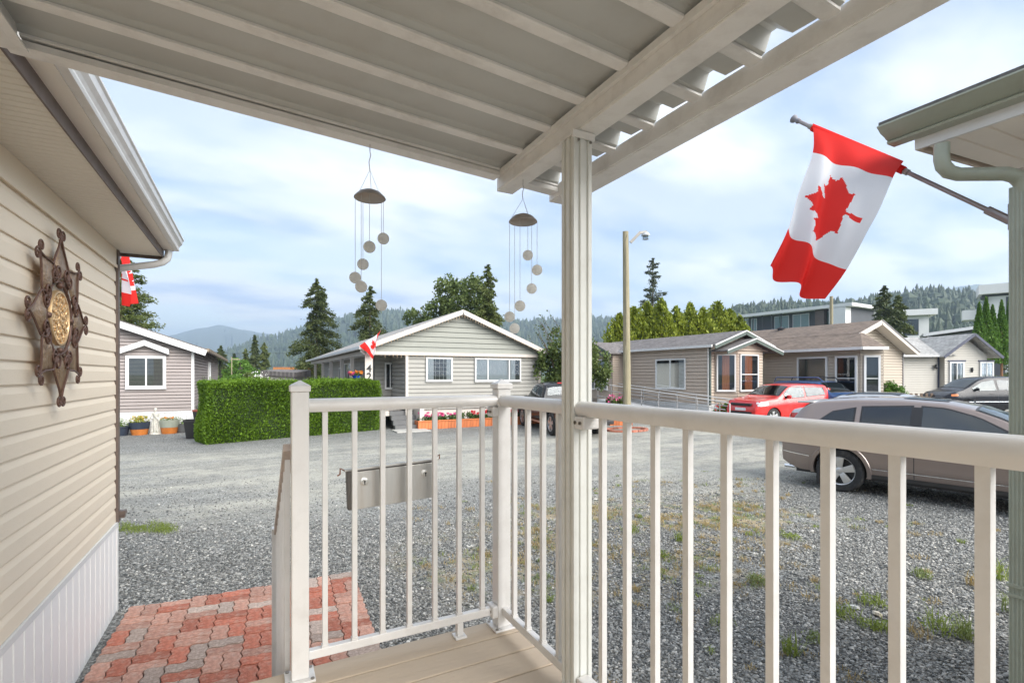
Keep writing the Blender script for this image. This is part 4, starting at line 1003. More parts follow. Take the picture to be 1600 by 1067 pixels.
bar2('gutter', M['gutter'], h42, Q(XL-.06,17.98,ze-.03), Q(XL-.06,18.3+dep+.3,ze-.03), 0.11, 0.11)
MB().tube([Q(XL-.02,18.15,2.88), Q(XL-.02,18.15,2.80), Q(XL+.16,18.22,2.68), Q(XL+.2,18.24,2.6), Q(XL+.2,18.24,0.4)], 0.03, 8).build('downspout', M['gutter'], h42)
for y in (18.36, 21.6, 24.3, 27.9, 31.4, 35.5): MB().box(*Q(XL+.19,y-.07,0.0), *Q(XL+.33,y+.07,2.70)).build('porch_post', M['trim'], h42)
MB().box(*Q(sx-.06,18.26,0.0), *Q(sx+.04,18.37,2.70)).box(*Q(XRr-.27,18.27,0.0), *Q(XRr-.16,18.37,2.70)).build('corner_trim', M['trim'], h42)
F0 = Q(sx,18.36); F1 = Q(XRr-.2,18.36)
def wx(px): return at_y(px,18.3)-sx
window(h42, F0, F1, wx(668), wx(705), 1.78, 2.58, (), (), inner='curtain', lattice=True)
window(h42, F0, F1, wx(744), wx(812), 1.76, 2.58, (0.26,0.75), (), inner='sheer')
window(h42, Q(XL+0.95,20.5), Q(sx,20.5), at_y(603,20.5)-XL-.95, at_y(624,20.5)-XL-.95, 1.45, 2.40, (0.3,0.72), inner='none')
window(h42, Q(XL+.95,18.3+dep), Q(XL+.95,20.5), dep-9.2, dep-7.6, 1.2, 2.5, (0.5,), inner='none')
MB().box(*Q(XL+.90,22.4,0.62), *Q(XL+.945,23.3,2.55)).build('door', M['greytrim'], h42)
for y in (29.0,33.2): window(h42, Q(XL+.95,18.3+dep), Q(XL+.95,20.5), 18.3+dep-y-.4, 18.3+dep-y+.4, 1.0, 2.3, (), inner='none')
# icicle lights under the eaves
ic = MB(); rr_ = random.Random(5)
def drop(x, y, z): ic.add([(x-.012,y,z),(x+.012,y,z),(x,y,z-rr_.uniform(.05,.14))], [(0,1,2)])
for i in range(66):
    t = i/65; x = XL+.1+(XRr-XL-.2)*t; z = (ze-.12)+(pk-ze)*(1-abs(x-XK)/(XRr-XK)); drop(*Q(x,17.965,z)); 
for i in range(50): drop(*Q(XL+.4+i*.148,18.2,2.71))
for i in range(90): ic.add([Q(XL-.12,18.1+i*.2,2.93), Q(XL-.12,18.13+i*.2,2.93), Q(XL-.12,18.115+i*.2,2.93-rr_.uniform(.06,.14))], [(0,1,2)])
ic.build('icicle_lights', P('amber_bulbs', (0.45,0.32,0.20), 0.5, var=0.5, scale=30), h42, kind='stuff')
# house number
def text_obj(body, size, mat, parent, loc, rot, ext=0.01, name='number'):
    cu = bpy.data.curves.new(name, 'FONT'); cu.body = body; cu.size = size; cu.extrude = ext; cu.align_x = 'CENTER'; cu.offset = 0.006
    o = bpy.data.objects.new(name, cu); COL.objects.link(o); dg = bpy.context.evaluated_depsgraph_get()
    me = bpy.data.meshes.new_from_object(o.evaluated_get(dg)); bpy.data.objects.remove(o)
    me.materials.clear(); me.materials.append(mat); o = bpy.data.objects.new(name, me); COL.objects.link(o); o.parent = parent; o.location = loc; o.rotation_euler = rot; return o
MB().box(*Q(XL+.13,18.20,1.72), *Q(XL+.40,18.235,2.70)).build('number_board', M['trim'], h42)
text_obj('4', 0.36, M['black'], h42, Q(XL+.27,18.185,2.08), (pi/2,0,0)); text_obj('2', 0.36, M['black'], h42, Q(XL+.27,18.185,1.79), (pi/2,0,0))
# steps to the entry
cst = P('concrete', (0.42,0.41,0.38), 0.9, var=0.12, scale=5, bump=0.3)
for k in range(4): MB().box(*Q(XL+1.05,17.55+k*.27,0.0+(k>0)*(k*.155)-(k>0)*0.0), *Q(XL+1.95,17.82+k*.27,0.155*(k+1))).build('entry_step', P('step_grey', (0.13,0.13,0.13), 0.8) if k == 0 else bpy.data.materials['step_grey'], h42)
MB().box(*Q(XL+1.96,17.6,0.0), *Q(XL+2.12,18.34,0.78)).build('stair_cheek', M['trim'], h42)
pad = MB().box(XL+.9,16.7,0.0,sx+.4,17.54,0.035).build('pavement', cst); tag(pad, kind='structure')

# ---- raised flower bed in front of 42
fb = thing('flower_bed', 'raised orange plank flower bed with pink and red geraniums below the windows of number 42', 'flower bed', (sx+0.15, 17.35, 0))
bedL = XRr-.3-sx-.3
cedar = P('cedar_plank', (0.50,0.15,0.05), 0.7, var=0.25, scale=5, stretch=(6,6,0.5), rand=0.18)
n_ = int(bedL/0.125)
pl_ = MB().box(0,0,0,0.118,0.022,0.30).build('plank', cedar, fb)
for k in range(n_):
    if k: inst(pl_, fb, (k*0.125,0,random.uniform(-.006,.006)))
for k in range(6): inst(pl_, fb, (0.022, 0.024+k*.12, 0), pi/2)
MB().box(-.02,-.025,0.28,bedL,0.03,0.315).build('edge_board', cedar, fb)
MB().box(0.025,0.026,0,bedL-.02,0.90,0.24).build('soil', P('soil', (0.05,0.035,0.025), 0.95, var=0.4, scale=20), fb)
M['leafmid'] = leafmat('flower_leaves', (0.035,0.085,0.02), (0.10,0.18,0.04), 0.3)
pinkm = leafmat('pink_petals', (0.75,0.05,0.22), (0.80,0.22,0.45), 0.35); redm = leafmat('red_petals', (0.65,0.02,0.03), (0.85,0.06,0.09), 0.35); orm = leafmat('orange_petals', (0.75,0.18,0.03), (0.8,0.4,0.06), 0.35)
yelm = leafmat('yellow_petals', (0.7,0.42,0.04), (0.6,0.5,0.08), 0.3)
R2 = np.random.default_rng(4)
def blob(c, r, n, rng=R2):
    p = rng.normal(size=(n,3)); p /= np.linalg.norm(p, axis=1)[:,None]; p *= (rng.random(n)**0.45)[:,None]; return np.array(c) + p*np.array(r)
fp_, fr_, lf_ = [], [], []
for k in range(22):
    x = 0.2 + (bedL-.4)*k/21 + R2.uniform(-.05,.05)
    if 0.30 < x/bedL < 0.40: lf_.append(blob((x,.4,.42),(.12,.15,.15),120)); continue
    lf_.append(blob((x,.38,.34),(.16,.2,.13),200))
    for q in range(5):
        c = (x+R2.uniform(-.14,.14), .25+R2.uniform(-.1,.2), .48+R2.uniform(-.03,.10)); (fp_ if k < 9 else fr_).append(blob(c,(.06,.06,.045),45))
leaves('foliage', np.concatenate(lf_), 0.06, M['leafmid'], fb, kind='stuff', aspect=.9)
leaves('pink_flowers', np.concatenate(fp_), 0.035, pinkm, fb, kind='stuff', aspect=1); leaves('red_flowers', np.concatenate(fr_), 0.035, redm, fb, kind='stuff', aspect=1)

# ---- flag and hanging pot at the porch of 42
f3 = thing('porch_flag', 'small Canadian flag drooping from the porch post of number 42', 'flag', (XL+.27, 18.18, 2.62))
MB().tube([(0,0,0),(0.34,-0.45,1.0)], 0.012, 8).build('pole', pole_m, f3)
def f3P(u, v):
    a = Vector((0.12,-0.17,0.34)).lerp(Vector((0.31,-0.42,0.92)), v); b = Vector((0.16,-0.2,-0.10)).lerp(Vector((-0.34,-0.35,0.36)), v)
    return a.lerp(b, u) + Vector((0.05*sin(u*5), -0.06*sin(v*8+u*4)*(.3+u), 0))
flag_cloth(f3, f3P, 80, 50)
bp = thing('flower_pot', 'bright blue pot of orange and pink flowers on the porch of number 42', 'flower pot', (*Q(XL,0)[:0],) or (at_y(557,18.35), 18.35, 0))
MB().box(-0.04,-0.04,0,0.04,0.04,1.72).box(-.16,-.16,1.72,.16,.16,1.745).build('stand', M['trim'], bp)
MB().lathe([(0.0,1.747),(0.10,1.747),(0.145,1.93),(0.155,1.94),(0.14,1.945),(0.0,1.93)], n=20).build('pot', P('cobalt_glaze', (0.01,0.05,0.45), 0.2), bp, smooth=True)
leaves('foliage', blob((0,0,1.99),(.2,.2,.1),160), 0.06, M['leafmid'], bp, kind='stuff')
leaves('orange_flowers', np.concatenate([blob((R2.uniform(-.2,.2),R2.uniform(-.18,.1),2.03+R2.uniform(-.05,.07)),(.05,.05,.04),40) for _ in range(9)]), 0.04, orm, bp, kind='stuff', aspect=1)
leaves('pink_flowers', np.concatenate([blob((-.18+R2.uniform(-.08,.1),R2.uniform(-.18,.1),2.02+R2.uniform(-.05,.05)),(.05,.05,.04),40) for _ in range(4)]), 0.04, pinkm, bp, kind='stuff', aspect=1)

# ---- House B: single-wide with green trim, bay windows on its end
bx_, by_ = 17.9, 15.5
hB = thing('mobile_home', 'sand coloured home with dark green gable trim and bay windows behind the ramp', 'house', (bx_, by_, 0))
wB = 3.6; zB = 3.26; pB = 3.93; lB = 8.6; zf = 0.95
lap(hB, M['sideB'], (0,lB-2.8), (0,0), zf-0.3, zB-.06, 0.16)
lap(hB, M['sideB'], (0,0), (wB,0), zf-.3, 0, 0.125, [(0,zB-.06),(wB/2,pB-.1),(wB,zB-.06)])
MB().box(0.05,0.05,0.2,wB-.05,lB,zB-.08).build('wall', M['sideB'], hB)
skirting(hB, (0,lB-2.8), (0,0), zf-.32); skirting(hB, (0,0), (wB,0), zf-.32)
for (xa, xb) in ((-.22, wB/2), (wB+.22, wB/2)):
    m_ = MB(); e = zB+.02; t = pB+.04
    if xa < xb: slab(m_, (xa,-.5,e), (xb-.001,-.5,t), (xb-.001,lB+.3,t), (xa,lB+.3,e), .06)
    else: slab(m_, (xb+.001,-.5,t), (xa,-.5,e), (xa,lB+.3,e), (xb+.001,lB+.3,t), .06)
    m_.build('roof', M['roof_grey'], hB)
    bar2('rake_board', M['green'], hB, (xa,-.515,e-.12), (xb,-.515,t-.12), .03, .15)
    bar2('rake_trim', M['gutter'], hB, (xa,-.535,e-.02), (xb,-.535,t-.02), .03, .05)
bar2('gutter', M['gutter'], hB, (-.27,-.4,zB-.04), (-.27,lB-2.6,zB-.04), .09, .11)
MB().box(-.07,-.02,.6,-.02,.02,zB-.1).build('downspout', M['gutter'], hB)
MB().box(-.03,-.10,.65,.03,-.02,zB-.1).box(-.02,-.03,0.62,.12,-.018,zB-.1).box(wB-.1,-.03,.62,wB+.03,.03,zB-.1).build('corner_trim', M['green'], hB)
# bay on the end: two angled walls under a second gable
by0 = -0.62; P0, P1, P2, P3 = (0.35,-0.02), (1.05,by0), (2.75,by0), (3.35,-0.02)
zbt = 3.02
for a, b in ((P0,P1),(P1,P2),(P2,P3)): lap(hB, M['sideB'], a, b, .62, zbt, .125); skirting(hB, a, b, .62)
lap(hB, M['sideB'], (P1[0]-.5,by0), (P2[0]+.4,by0), zbt, 0, .12, [(0,zbt),(1.3,zbt+.42),(2.6,zbt)])
for (xa, xb) in ((-.02, 1.85), (3.72, 1.85)):
    m_ = MB(); e = zbt+.0; t = zbt+.56
    if xa < xb: slab(m_, (xa,by0-.35,e), (xb-.001,by0-.35,t), (xb-.001,-.05,t), (xa,-.05,e), .05)
    else: slab(m_, (xb+.001,by0-.35,t), (xa,by0-.35,e), (xa,-.05,e), (xb+.001,-.05,t), .05)
    m_.build('bay_roof', M['roof_grey'], hB); bar2('bay_rake', M['green'], hB, (xa,by0-.365,e-.10), (xb,by0-.365,t-.10), .03, .15); bar2('rake_trim', M['gutter'], hB, (xa,by0-.385,e-.01), (xb,by0-.385,t-.01), .03, .04)
LP = (Vector((*P1,0))-Vector((*P0,0))).length
window(hB, P0, P1, .12, LP-.12, 1.30, 2.82, (), (), inner='orange'); window(hB, P1, P2, .18, 1.28, 1.30, 2.82, (), (0.45,), inner='orange')
window(hB, (0,lB-2.8), (0,0), lB-2.8-(at_x(1027,bx_)-by_), lB-2.8-(at_x(1071,bx_)-by_), 1.35, 2.68, (0.5,), inner='curtain')
# cross gable and bay at the far end of the long side
cy0 = lB-2.85
cg0, cg1 = (-.75,lB-.1), (-.75,cy0)
lap(hB, M['sideB'], cg0, cg1, .62, 0, .125, [(0,3.1),(1.35,3.62),(2.75,3.1)]); lap(hB, M['sideB'], cg1, (0,cy0), .62, 3.1, .125)
window(hB, cg0, cg1, .3, 1.25, 1.2, 2.75, (), (0.4,), inner='sheer'); window(hB, cg0, cg1, 1.5, 2.35, 1.2, 2.75, (), (), inner='sheer')
for (ya, yb) in ((cy0-.25, cy0+1.4), (lB+.2, cy0+1.4)):
    m_ = MB()
    if ya < yb: slab(m_, (-1.1,ya,3.13), (0.9,ya,3.13), (0.9,yb-.001,3.8), (-1.1,yb-.001,3.8), .05)
    else: slab(m_, (-1.1,yb+.001,3.8), (0.9,yb+.001,3.8), (0.9,ya,3.13), (-1.1,ya,3.13), .05)
    m_.build('bay_roof', M['roof_grey'], hB); bar2('bay_rake', M['green'], hB, (-1.115,ya,3.04), (-1.115,yb,3.71), .03, .14)
    m_ = MB()
    bar2('lower_rake', M['green'], hB, (-1.16,ya,2.90), (-1.16,yb,3.28), .12, .12)

# ---- wheelchair ramp with tube rails in front of House B
rp = thing('ramp', 'white access ramp with grey tube handrails sloping along the sand coloured home', 'ramp', (16.4, 13.6, 0))
def RPt(t, z): return (0.35*t*0, t, z)
MB().hexa([(0,0,0.0),(1.1,0,0.0),(1.1,8.0,0.55),(0,8.0,0.55),(0,0,0.06),(1.1,0,0.06),(1.1,8.0,0.66),(0,8.0,0.66)]).build('ramp_deck', M['white'], rp)
MB().hexa([(0.01,0.8,0.0),(0.06,0.8,0.0),(0.06,8.0,0.0),(0.01,8.0,0.0),(0.01,0.8,0.06),(0.06,0.8,0.06),(0.06,8.0,0.56),(0.01,8.0,0.56)]).build('ramp_panel', M['white'], rp)
ralm = P('grey_rail', (0.42,0.41,0.40), 0.45, metal=0.3)
for x in (-0.03, 1.13):
    for hgt in (0.92, 0.62, 0.25):
        MB().tube([(x,-0.2,hgt-.02),(x,8.0,hgt+0.60)], 0.018, 8).build('handrail', M['white'] if hgt == .92 else ralm, rp, smooth=True)
    MB().tube([(x,-0.2,.90),(x,-0.42,.85),(x,-.42,.30),(x,-0.2,.23)], 0.018, 8).build('rail_end', M['white'], rp, smooth=True)
    for k in range(8): MB().tube([(x,k*1.12+.05,0.0+.075*k*1.12),(x,k*1.12+.05,.90+.075*k*1.12)], 0.016, 8).build('rail_post', ralm, rp)

# ---- House C: long, brown roof
hC = thing('bungalow', 'long sand bungalow with weathered brown shingle roof and white framed corner windows', 'house', (22.8, 12.0, 0))
def C_(x, y, z=None): return (x-22.8, y-12.0) if z is None else (x-22.8, y-12.0, z)
XC = 23.25; zc = 3.10; yc1 = 20.0
y1380 = 11.25
A0, A1, A2, A3 = C_(XC,yc1), C_(XC,12.1), C_(23.84,11.5), C_(24.5,13.28)
for a, b in ((A0,A1),(A1,A2),(A2,A3)): lap(hC, M['sideC'], a, b, .45, zc-.02, .135); skirting(hC, a, b, .45, mat=M['trim'])
MB().box(*C_(XC+.05,12.2,.2), *C_(24.4,yc1,zc-.05)).box(*C_(24.402,13.35,.2), *C_(29.3,yc1,zc-.05)).build('wall', M['sideC'], hC)
# main body gable end
XM, XE, YM = 26.3, 29.65, 13.3
lap(hC, M['sideC'], C_(24.2,YM), C_(XE-.3,YM), .45, 0, .135, [(0,zc+.3),(XM-24.2,4.38),(XE-.3-24.2,3.08)])
MB().box(*C_(XE-.33,YM-.04,.3), *C_(XE-.24,YM+.05,3.1)).build('corner_trim', M['greytrim'], hC)
m_ = MB(); slab(m_, C_(XM+.001,YM-.55,4.55), C_(XE+.1,YM-.55,3.10), C_(XE+.1,26,3.10), C_(XM+.001,26,4.55), .08); m_.build('roof', M['roof_brown'], hC)
m_ = MB(); slab(m_, C_(24.4,YM-.55,3.86), C_(XM-.001,YM-.55,4.55), C_(XM-.001,26,4.55), C_(24.4,26,3.86), .08); m_.build('roof', M['roof_brown'], hC)
bar2('rake_board', M['trim'], hC, C_(XE+.1,YM-.57,2.99), C_(XM,YM-.57,4.44), .03, .20); bar2('rake_board', M['trim'], hC, C_(24.4,YM-.57,3.75), C_(XM,YM-.57,4.44), .03, .20)
bar2('rake_trim', M['greytrim'], hC, C_(XE+.1,YM-.59,3.09), C_(XM,YM-.59,4.54), .03, .06)
MB().add([C_(25.0,YM-.5,3.9), C_(XM,YM-.5,4.40), C_(XE,YM-.5,2.98), C_(25.0,YM-.02,3.9), C_(XM,YM-.02,4.40), C_(XE,YM-.02,2.98)], [(0,1,4,3),(1,2,5,4)]).build('soffit', M['trim'], hC)
# front addition roof with hipped end
e0 = 3.12
MB().add([C_(22.75,24,e0), C_(22.75,11.75,e0), C_(23.75,11.30,e0), C_(24.75,12.72,e0), C_(24.45,24,3.87), C_(24.45,12.72,3.87), C_(24.7,12.70,3.86),
          C_(22.75,24,e0-.08), C_(22.75,11.75,e0-.08), C_(23.75,11.30,e0-.08), C_(24.75,12.72,e0-.08)],
         [(0,1,5,4),(1,2,5),(2,3,6,5),(7,8,1,0),(8,9,2,1),(9,10,3,2),(7,4,6,10,9,8)]).build('roof', M['roof_brown'], hC)
for a, b in (((22.72,24),(22.72,11.74)), ((22.72,11.74),(23.76,11.28))): bar2('gutter', M['gutter'], hC, C_(*a,e0-.03), C_(*b,e0-.03), .09, .12)
LC = yc1-12.1
def wc(px): return yc1-at_x(px,XC)
window(hC, A0, A1, wc(1249), wc(1291), 1.0, 2.72, (), (), inner='blind', fw=.08)
window(hC, A0, A1, wc(1309), wc(1338)-.02, 1.25, 2.72, (), (0.38,), inner='none', fw=.08)
L12 = (Vector((*A2,0))-Vector((*A1,0))).length
window(hC, A1, A2, .2, L12-.2, 1.25, 2.72, (), (0.38,), inner='none', fw=.08)
skirting(hC, C_(24.5,YM), C_(XE-.3,YM), .45, mat=M['trim'])
bxp = MB().box(*C_(XC-.18,12.5,1.02), *C_(XC-.02,13.15,1.17)).build('window_box', P('terracotta_box', (0.45,0.20,0.11), 0.8), hC)
MB().lathe([(0.16,0),(0.16,.08),(0.22,.12),(0.0,.2)], C_(26.0,17.6,4.42), 12).build('roof_vent', M['dark'], hC)

# ---- House D: ivory with pale roof, front gable
dd = 31.0
p0 = Vector((*W(1412,30.0),0)); p1 = Vector((*W(1533,30.0),0)); hD = thing('cottage', 'ivory cottage with pale shingle roof and navy gable trim at the far right', 'house', tuple(p0), atan2((p1-p0).y, (p1-p0).x))
LD = (p1-p0).length; xg0 = LD*0.46
lap(hD, M['sideD'], (-1.5,0), (xg0,0), .4, 3.08, .14); lap(hD, M['sideD'], (xg0,-.35), (LD,-.35), .4, 0, .14, [(0,3.10),((LD-xg0)/2+.1,4.05),(LD-xg0,3.10)])
lap(hD, M['sideD'], (xg0,0), (xg0,-.35), .4, 3.08, .14); lap(hD, M['sideD'], (LD,-.35), (LD,6), .4, 3.08, .14)
MB().box(-1.5,.05,0,LD-.05,6,3.08).box(xg0+.05,-.30,0,LD-.05,.048,3.08).build('wall', M['sideD'], hD)
m_ = MB(); slab(m_, (-2,-.45,3.15), (xg0+.6,-.45,3.15), (xg0+1.6,3.4,4.45), (-2,3.4,4.45), .07); m_.build('roof', M['roof_pale'], hD)
xm = (xg0+LD)/2+.1
m_ = MB(); slab(m_, (xg0-.45,-.85,3.06), (xm-.001,-.85,4.40), (xm-.001,3.4,4.40), (xg0-.45,3.4,3.06), .07); m_.build('roof', M['roof_pale'], hD)
m_ = MB(); slab(m_, (xm+.001,-.85,4.40), (LD+.5,-.85,3.02), (LD+.5,3.4,3.02), (xm+.001,3.4,4.40), .07); m_.build('roof', M['roof_pale'], hD)
bar2('rake_board', M['navy'], hD, (xg0-.45,-.87,2.99), (xm,-.87,4.33), .04, .14); bar2('rake_board', M['navy'], hD, (LD+.5,-.87,2.95), (xm,-.87,4.33), .04, .14)
bar2('gutter', M['white'], hD, (-2,-.5,3.08), (xg0-.4,-.5,3.08), .08, .10)
MB().box(xg0-.12,-.03,0,xg0-.01,.0,3.05).build('corner_trim', M['navy'], hD)
window(hD, (xg0,-.35), (LD,-.35), .35, 1.05, 1.35, 2.65, (0.5,), fr=M['white'], inner='curtain', fw=.08); window(hD, (xg0,-.35), (LD,-.35), 2.15, 2.8, 1.35, 2.65, (0.5,), inner='curtain', fw=.08)
MB().box(xg0+.2,-.40,2.74,xg0+1.25,-.36,2.84).box(xg0+2.0,-.40,2.74,xg0+2.95,-.36,2.84).build('window_head', M['navy'], hD)
MB().lathe([(.0,.2),(.07,.16),(.09,0),(.03,-.1),(0,-.1)], (xg0-.3,-.14,2.4), 10).build('wall_lamp', M['black'], hD)
MB().lathe([(.0,.16),(.05,.12),(.06,0),(.03,-.14),(0,-.14)], (xg0+1.6,-.42,2.25), 10).build('wall_lamp', M['black'], hD)

# low picket fence before the ivory cottage
pf = thing('picket_fence', 'short brown picket fence beside the round shrub near the ivory cottage', 'fence', (*W(1422,26),0), -YAW)
pkm = P('picket_wood', (0.16,0.115,0.085), 0.85, var=0.25, rand=0.2)
pk0 = MB().box(0,0,0.1,.13,.03,1.0).build('picket', pkm, pf)
for k in range(1,7): inst(pk0, pf, (k*.27,0,0))
MB().box(0,.031,.3,1.8,.06,.38).box(0,.031,.75,1.8,.06,.83).build('fence_rail', pkm, pf)

# ================================================================== FAR BUILDINGS
charc = P('charcoal_cladding', (0.075,0.08,0.09), 0.7, var=0.08, scale=.5); offw = P('white_stucco', (0.70,0.70,0.69), 0.8, var=0.05, scale=.5)
def flats(name, label, px0, px1, d0, d1, levels, cols, wing=None):
    """flat-roofed block: its front runs between two surveyed corners; levels = [(z0,z1)]"""
    a = Vector((*W(px0,d0),0)); b = Vector((*W(px1,d1),0)); v = b-a; L_ = v.length
    t = thing(name, label, 'apartment building', tuple(a), atan2(v.y, v.x))
    top = levels[-1][1]
    MB().box(0,0.6,0,L_,13,top-.3).build('wall', charc, t)
    MB().box(-1.2,-1.3,top-.3,L_+1,14,top+.25).build('roof', offw, t)
    for i, (z0, z1) in enumerate(levels):
        MB().box(-.4,-1.0,z0-.35,L_+.2,0.58,z0).build('balcony_slab', offw, t)
        MB().box(-.3,-1.0,z0,L_*.42,-.95,z0+1.0).build('balcony_glass', M['glass'], t)
        x = .6; k = 0
        while x < L_-2:
            w_ = cols[k % len(cols)]
            if w_ > 0:
                f = MB().box(x,.50,z0+.5,x+w_,.58,z1-.6).build('window', M['white'], t)
                MB().quad((x+.1,.48,z0+.6),(x+w_/2-.05,.48,z0+.6),(x+w_/2-.05,.48,z1-.7),(x+.1,.48,z1-.7)).quad((x+w_/2+.05,.48,z0+.6),(x+w_-.1,.48,z0+.6),(x+w_-.1,.48,z1-.7),(x+w_/2+.05,.48,z1-.7)).build('pane', M['carglass_green'], f)
            x += abs(w_)+.7; k += 1
        for q in range(5): MB().box(L_*.4*q/4,-.98,z0,L_*.4*q/4+.15,-.85,z1-.3).build('column', charc, t)
    return t, L_
t1, L1 = flats('apartment_block', 'long charcoal and white flat roofed apartment block beyond the bungalow roof', 1167, 1327, 100, 84, [(2.2,5.4),(5.8,9.2),(9.6,13.7)], (1.2,-2.2,2.8,3.0,-1.2,2.6,3.0))
MB().box(L1*.72,-.6,0,L1*.80,.55,13.35).build('pier', P('brown_panel', (0.13,0.10,0.09), .7), t1)
MB().box(L1*.86,-1.25,0,L1-.01,.58,13.35).build('white_bay', offw, t1)
t2 = thing('apartment_wing', 'white end of the apartment block rising to the right of the conifer', 'apartment building', (*W(1395,88),0), -YAW-.5)
MB().box(-6,0,0,5,4,12.2).build('wall', offw, t2); MB().box(-7,-1,12.2,6,5,13.2).build('roof', offw, t2); MB().box(1.5,-.05,8.8,3.6,-.0,11.6).build('window', M['carglass'], t2)
t3 = thing('modern_house', 'dark modern house with a pale mono pitch roof behind the ivory cottage', 'house', (*W(1452,60),0), -YAW-.62)
MB().hexa([(0,0,0),(6.6,0,0),(6.6,4,0),(0,4,0),(0,0,6.4),(6.6,0,7.35),(6.6,4,7.35),(0,4,6.4)]).build('wall', charc, t3)
MB().hexa([(-.6,-.8,6.55),(7,-.8,7.6),(7,4.5,7.6),(-.6,4.5,6.55),(-.6,-.8,6.9),(7,-.8,7.95),(7,4.5,7.95),(-.6,4.5,6.9)]).build('roof', offw, t3)
MB().box(-.25,-.5,0,.25,0,6.5).build('side_wall', offw, t3); f = MB().box(1.1,-.06,4.3,3.0,-.001,5.5).build('window', M['white'], t3)
MB().quad((1.2,-.07,4.4),(2.0,-.07,4.4),(2.0,-.07,5.4),(1.2,-.07,5.4)).quad((2.1,-.07,4.4),(2.9,-.07,4.4),(2.9,-.07,5.4),(2.1,-.07,5.4)).build('pane', M['carglass_green'], f)
MB().box(4.2,-.05,4.3,6.5,-.001,6.3).build('garage_opening', M['dark'], t3)
t4 = thing('apartment_tower', 'white flat roofed apartments above the columnar cedars at the right edge', 'apartment building', (*W(1541,85),0), -YAW-.7)
MB().box(0,0,0,9,4,15.2).build('wall', offw, t4); MB().box(-1,-1.2,15.6,9,5,17.2).build('roof', offw, t4); MB().box(-.5,.0,15.2,9,4.5,15.6).build('parapet', charc, t4)
MB().box(-3.0,.5,11.5,-.01,4,13.2).build('terrace', offw, t4); MB().box(-.1,-.3,10,.25,-.01,15.2).build('pier', charc, t4)
f = MB().box(2.4,-.1,11.2,4.6,-.001,15.0).build('window', charc, t4); MB().quad((2.6,-.12,11.4),(4.4,-.12,11.4),(4.4,-.12,14.8),(2.6,-.12,14.8)).build('pane', M['carglass_green'], f)
# low buildings seen over the hedge, left of 42
t5 = thing('warehouse', 'low building with orange fascia and pale teal wall seen over the hedge', 'building', (*W(400,70),0), -YAW)
MB().box(3.2,0,0,12,8,1.6).box(0,2,0,3.1,8,1.6).build('wall', P('teal_wall', (0.35,0.47,0.47), .6, stretch=(8,8,.3)), t5)
MB().box(2.6,-.4,2.0,12,8,3.0).build('fascia', P('orange_fascia', (0.42,0.17,0.06), .7, var=.2), t5); MB().box(-.5,1.6,1.6,2.5,8,2.2).build('roof', M['roof_grey'], t5); MB().box(2.6,-.05,1.6,12,7,2.0).build('roof_edge', M['trim'], t5)
for k in range(3): MB().box(3.3+k*3.3,-.12,0,3.5+k*3.3,-.01,2.0).build('column', M['trim'], t5)
t6 = thing('shed', 'low shed with dark sloping roof over the left end of the long hedge', 'shed', (*W(415,34),0), -YAW)
MB().box(0,0,0,2.0,2,1.9).build('wall', M['trim'], t6); MB().hexa([(-.2,-.3,1.95),(2.2,-.3,1.80),(2.2,2.2,1.80),(-.2,2.2,1.95),(-.2,-.3,2.25),(2.2,-.3,2.1),(2.2,2.2,2.3),(-.2,2.2,2.35)]).build('roof', M['roof_grey'], t6)

# ================================================================== POTS AND STATUE AT HOUSE A
def pot(label, px, r, h, mats, plant=None, yy=20.2, z=0.0, taper=.72, group=None):
    x = at_y(px, yy); t = thing('plant_pot', label, 'plant pot', (x, yy, z), group=group or 'pots along the mauve home')
    if len(mats) == 2:
        MB().lathe([(0,0),(r*taper,0),(r*.86,h*.46)], n=18).build('lower_band', mats[1], t, smooth=True)
        MB().lathe([(r*.88,h*.46),(r*.97,h*.8),(r,h),(r*.9,h),(r*.85,h*.85),(0,h*.85)], n=18).build('upper_band', mats[0], t, smooth=True)
    else: MB().lathe([(0,0),(r*taper,0),(r*.95,h*.9),(r*1.04,h*.92),(r*1.04,h),(r*.9,h),(r*.85,h*.85),(0,h*.85)], n=18).build('pot', mats[0], t, smooth=True)
    if plant:
        m1, n1_, hh, m2 = plant
        leaves('foliage', blob((0,0,h+hh*.3),(r*1.05,r*1.05,hh*.7),n1_), 0.055, m1, t, kind='stuff', up=.5)
        if m2: leaves('flowers', blob((0,0,h+hh*.6),(r*.9,r*.9,hh*.4),n1_//3), 0.045, m2, t, kind='stuff', aspect=1)
    return t
dnavy = P('navy_glaze', (0.03,0.04,0.06), .35); orang = P('orange_glaze', (0.50,0.16,0.03), .5, var=.2); celad = P('celadon_glaze', (0.30,0.32,0.26), .4); gr = P('grey_pot', (0.10,0.10,0.10), .6)
lg = leafmat('pot_leaves', (0.06,0.13,0.04), (0.22,0.30,0.08), .3); lgy = leafmat('yellowgreen_leaves', (0.18,0.25,0.03), (0.42,0.40,0.06), .3)
pot('dark blue low pot of green leaves at the corner of the left house', 188, .27, .30, (dnavy,), (lg,260,.26,None))
pot('navy and orange banded pot with yellow flowers left of the statue', 218, .30, .42, (dnavy,orang), (lgy,280,.22,yelm))
pot('celadon and orange banded pot right of the statue', 264.5, .30, .46, (celad,orang), (lg,100,.10,orm))
pot('small grey pot with a green sprout at the right end of the row', 285, .20, .29, (gr,), (lg,90,.18,None), yy=20.3)
sq = at_y(306, 17.6)
t = thing('planter', 'tall black square planter standing on the gravel beside the hedge', 'planter', (at_y(302,18.35), 18.35, 0))
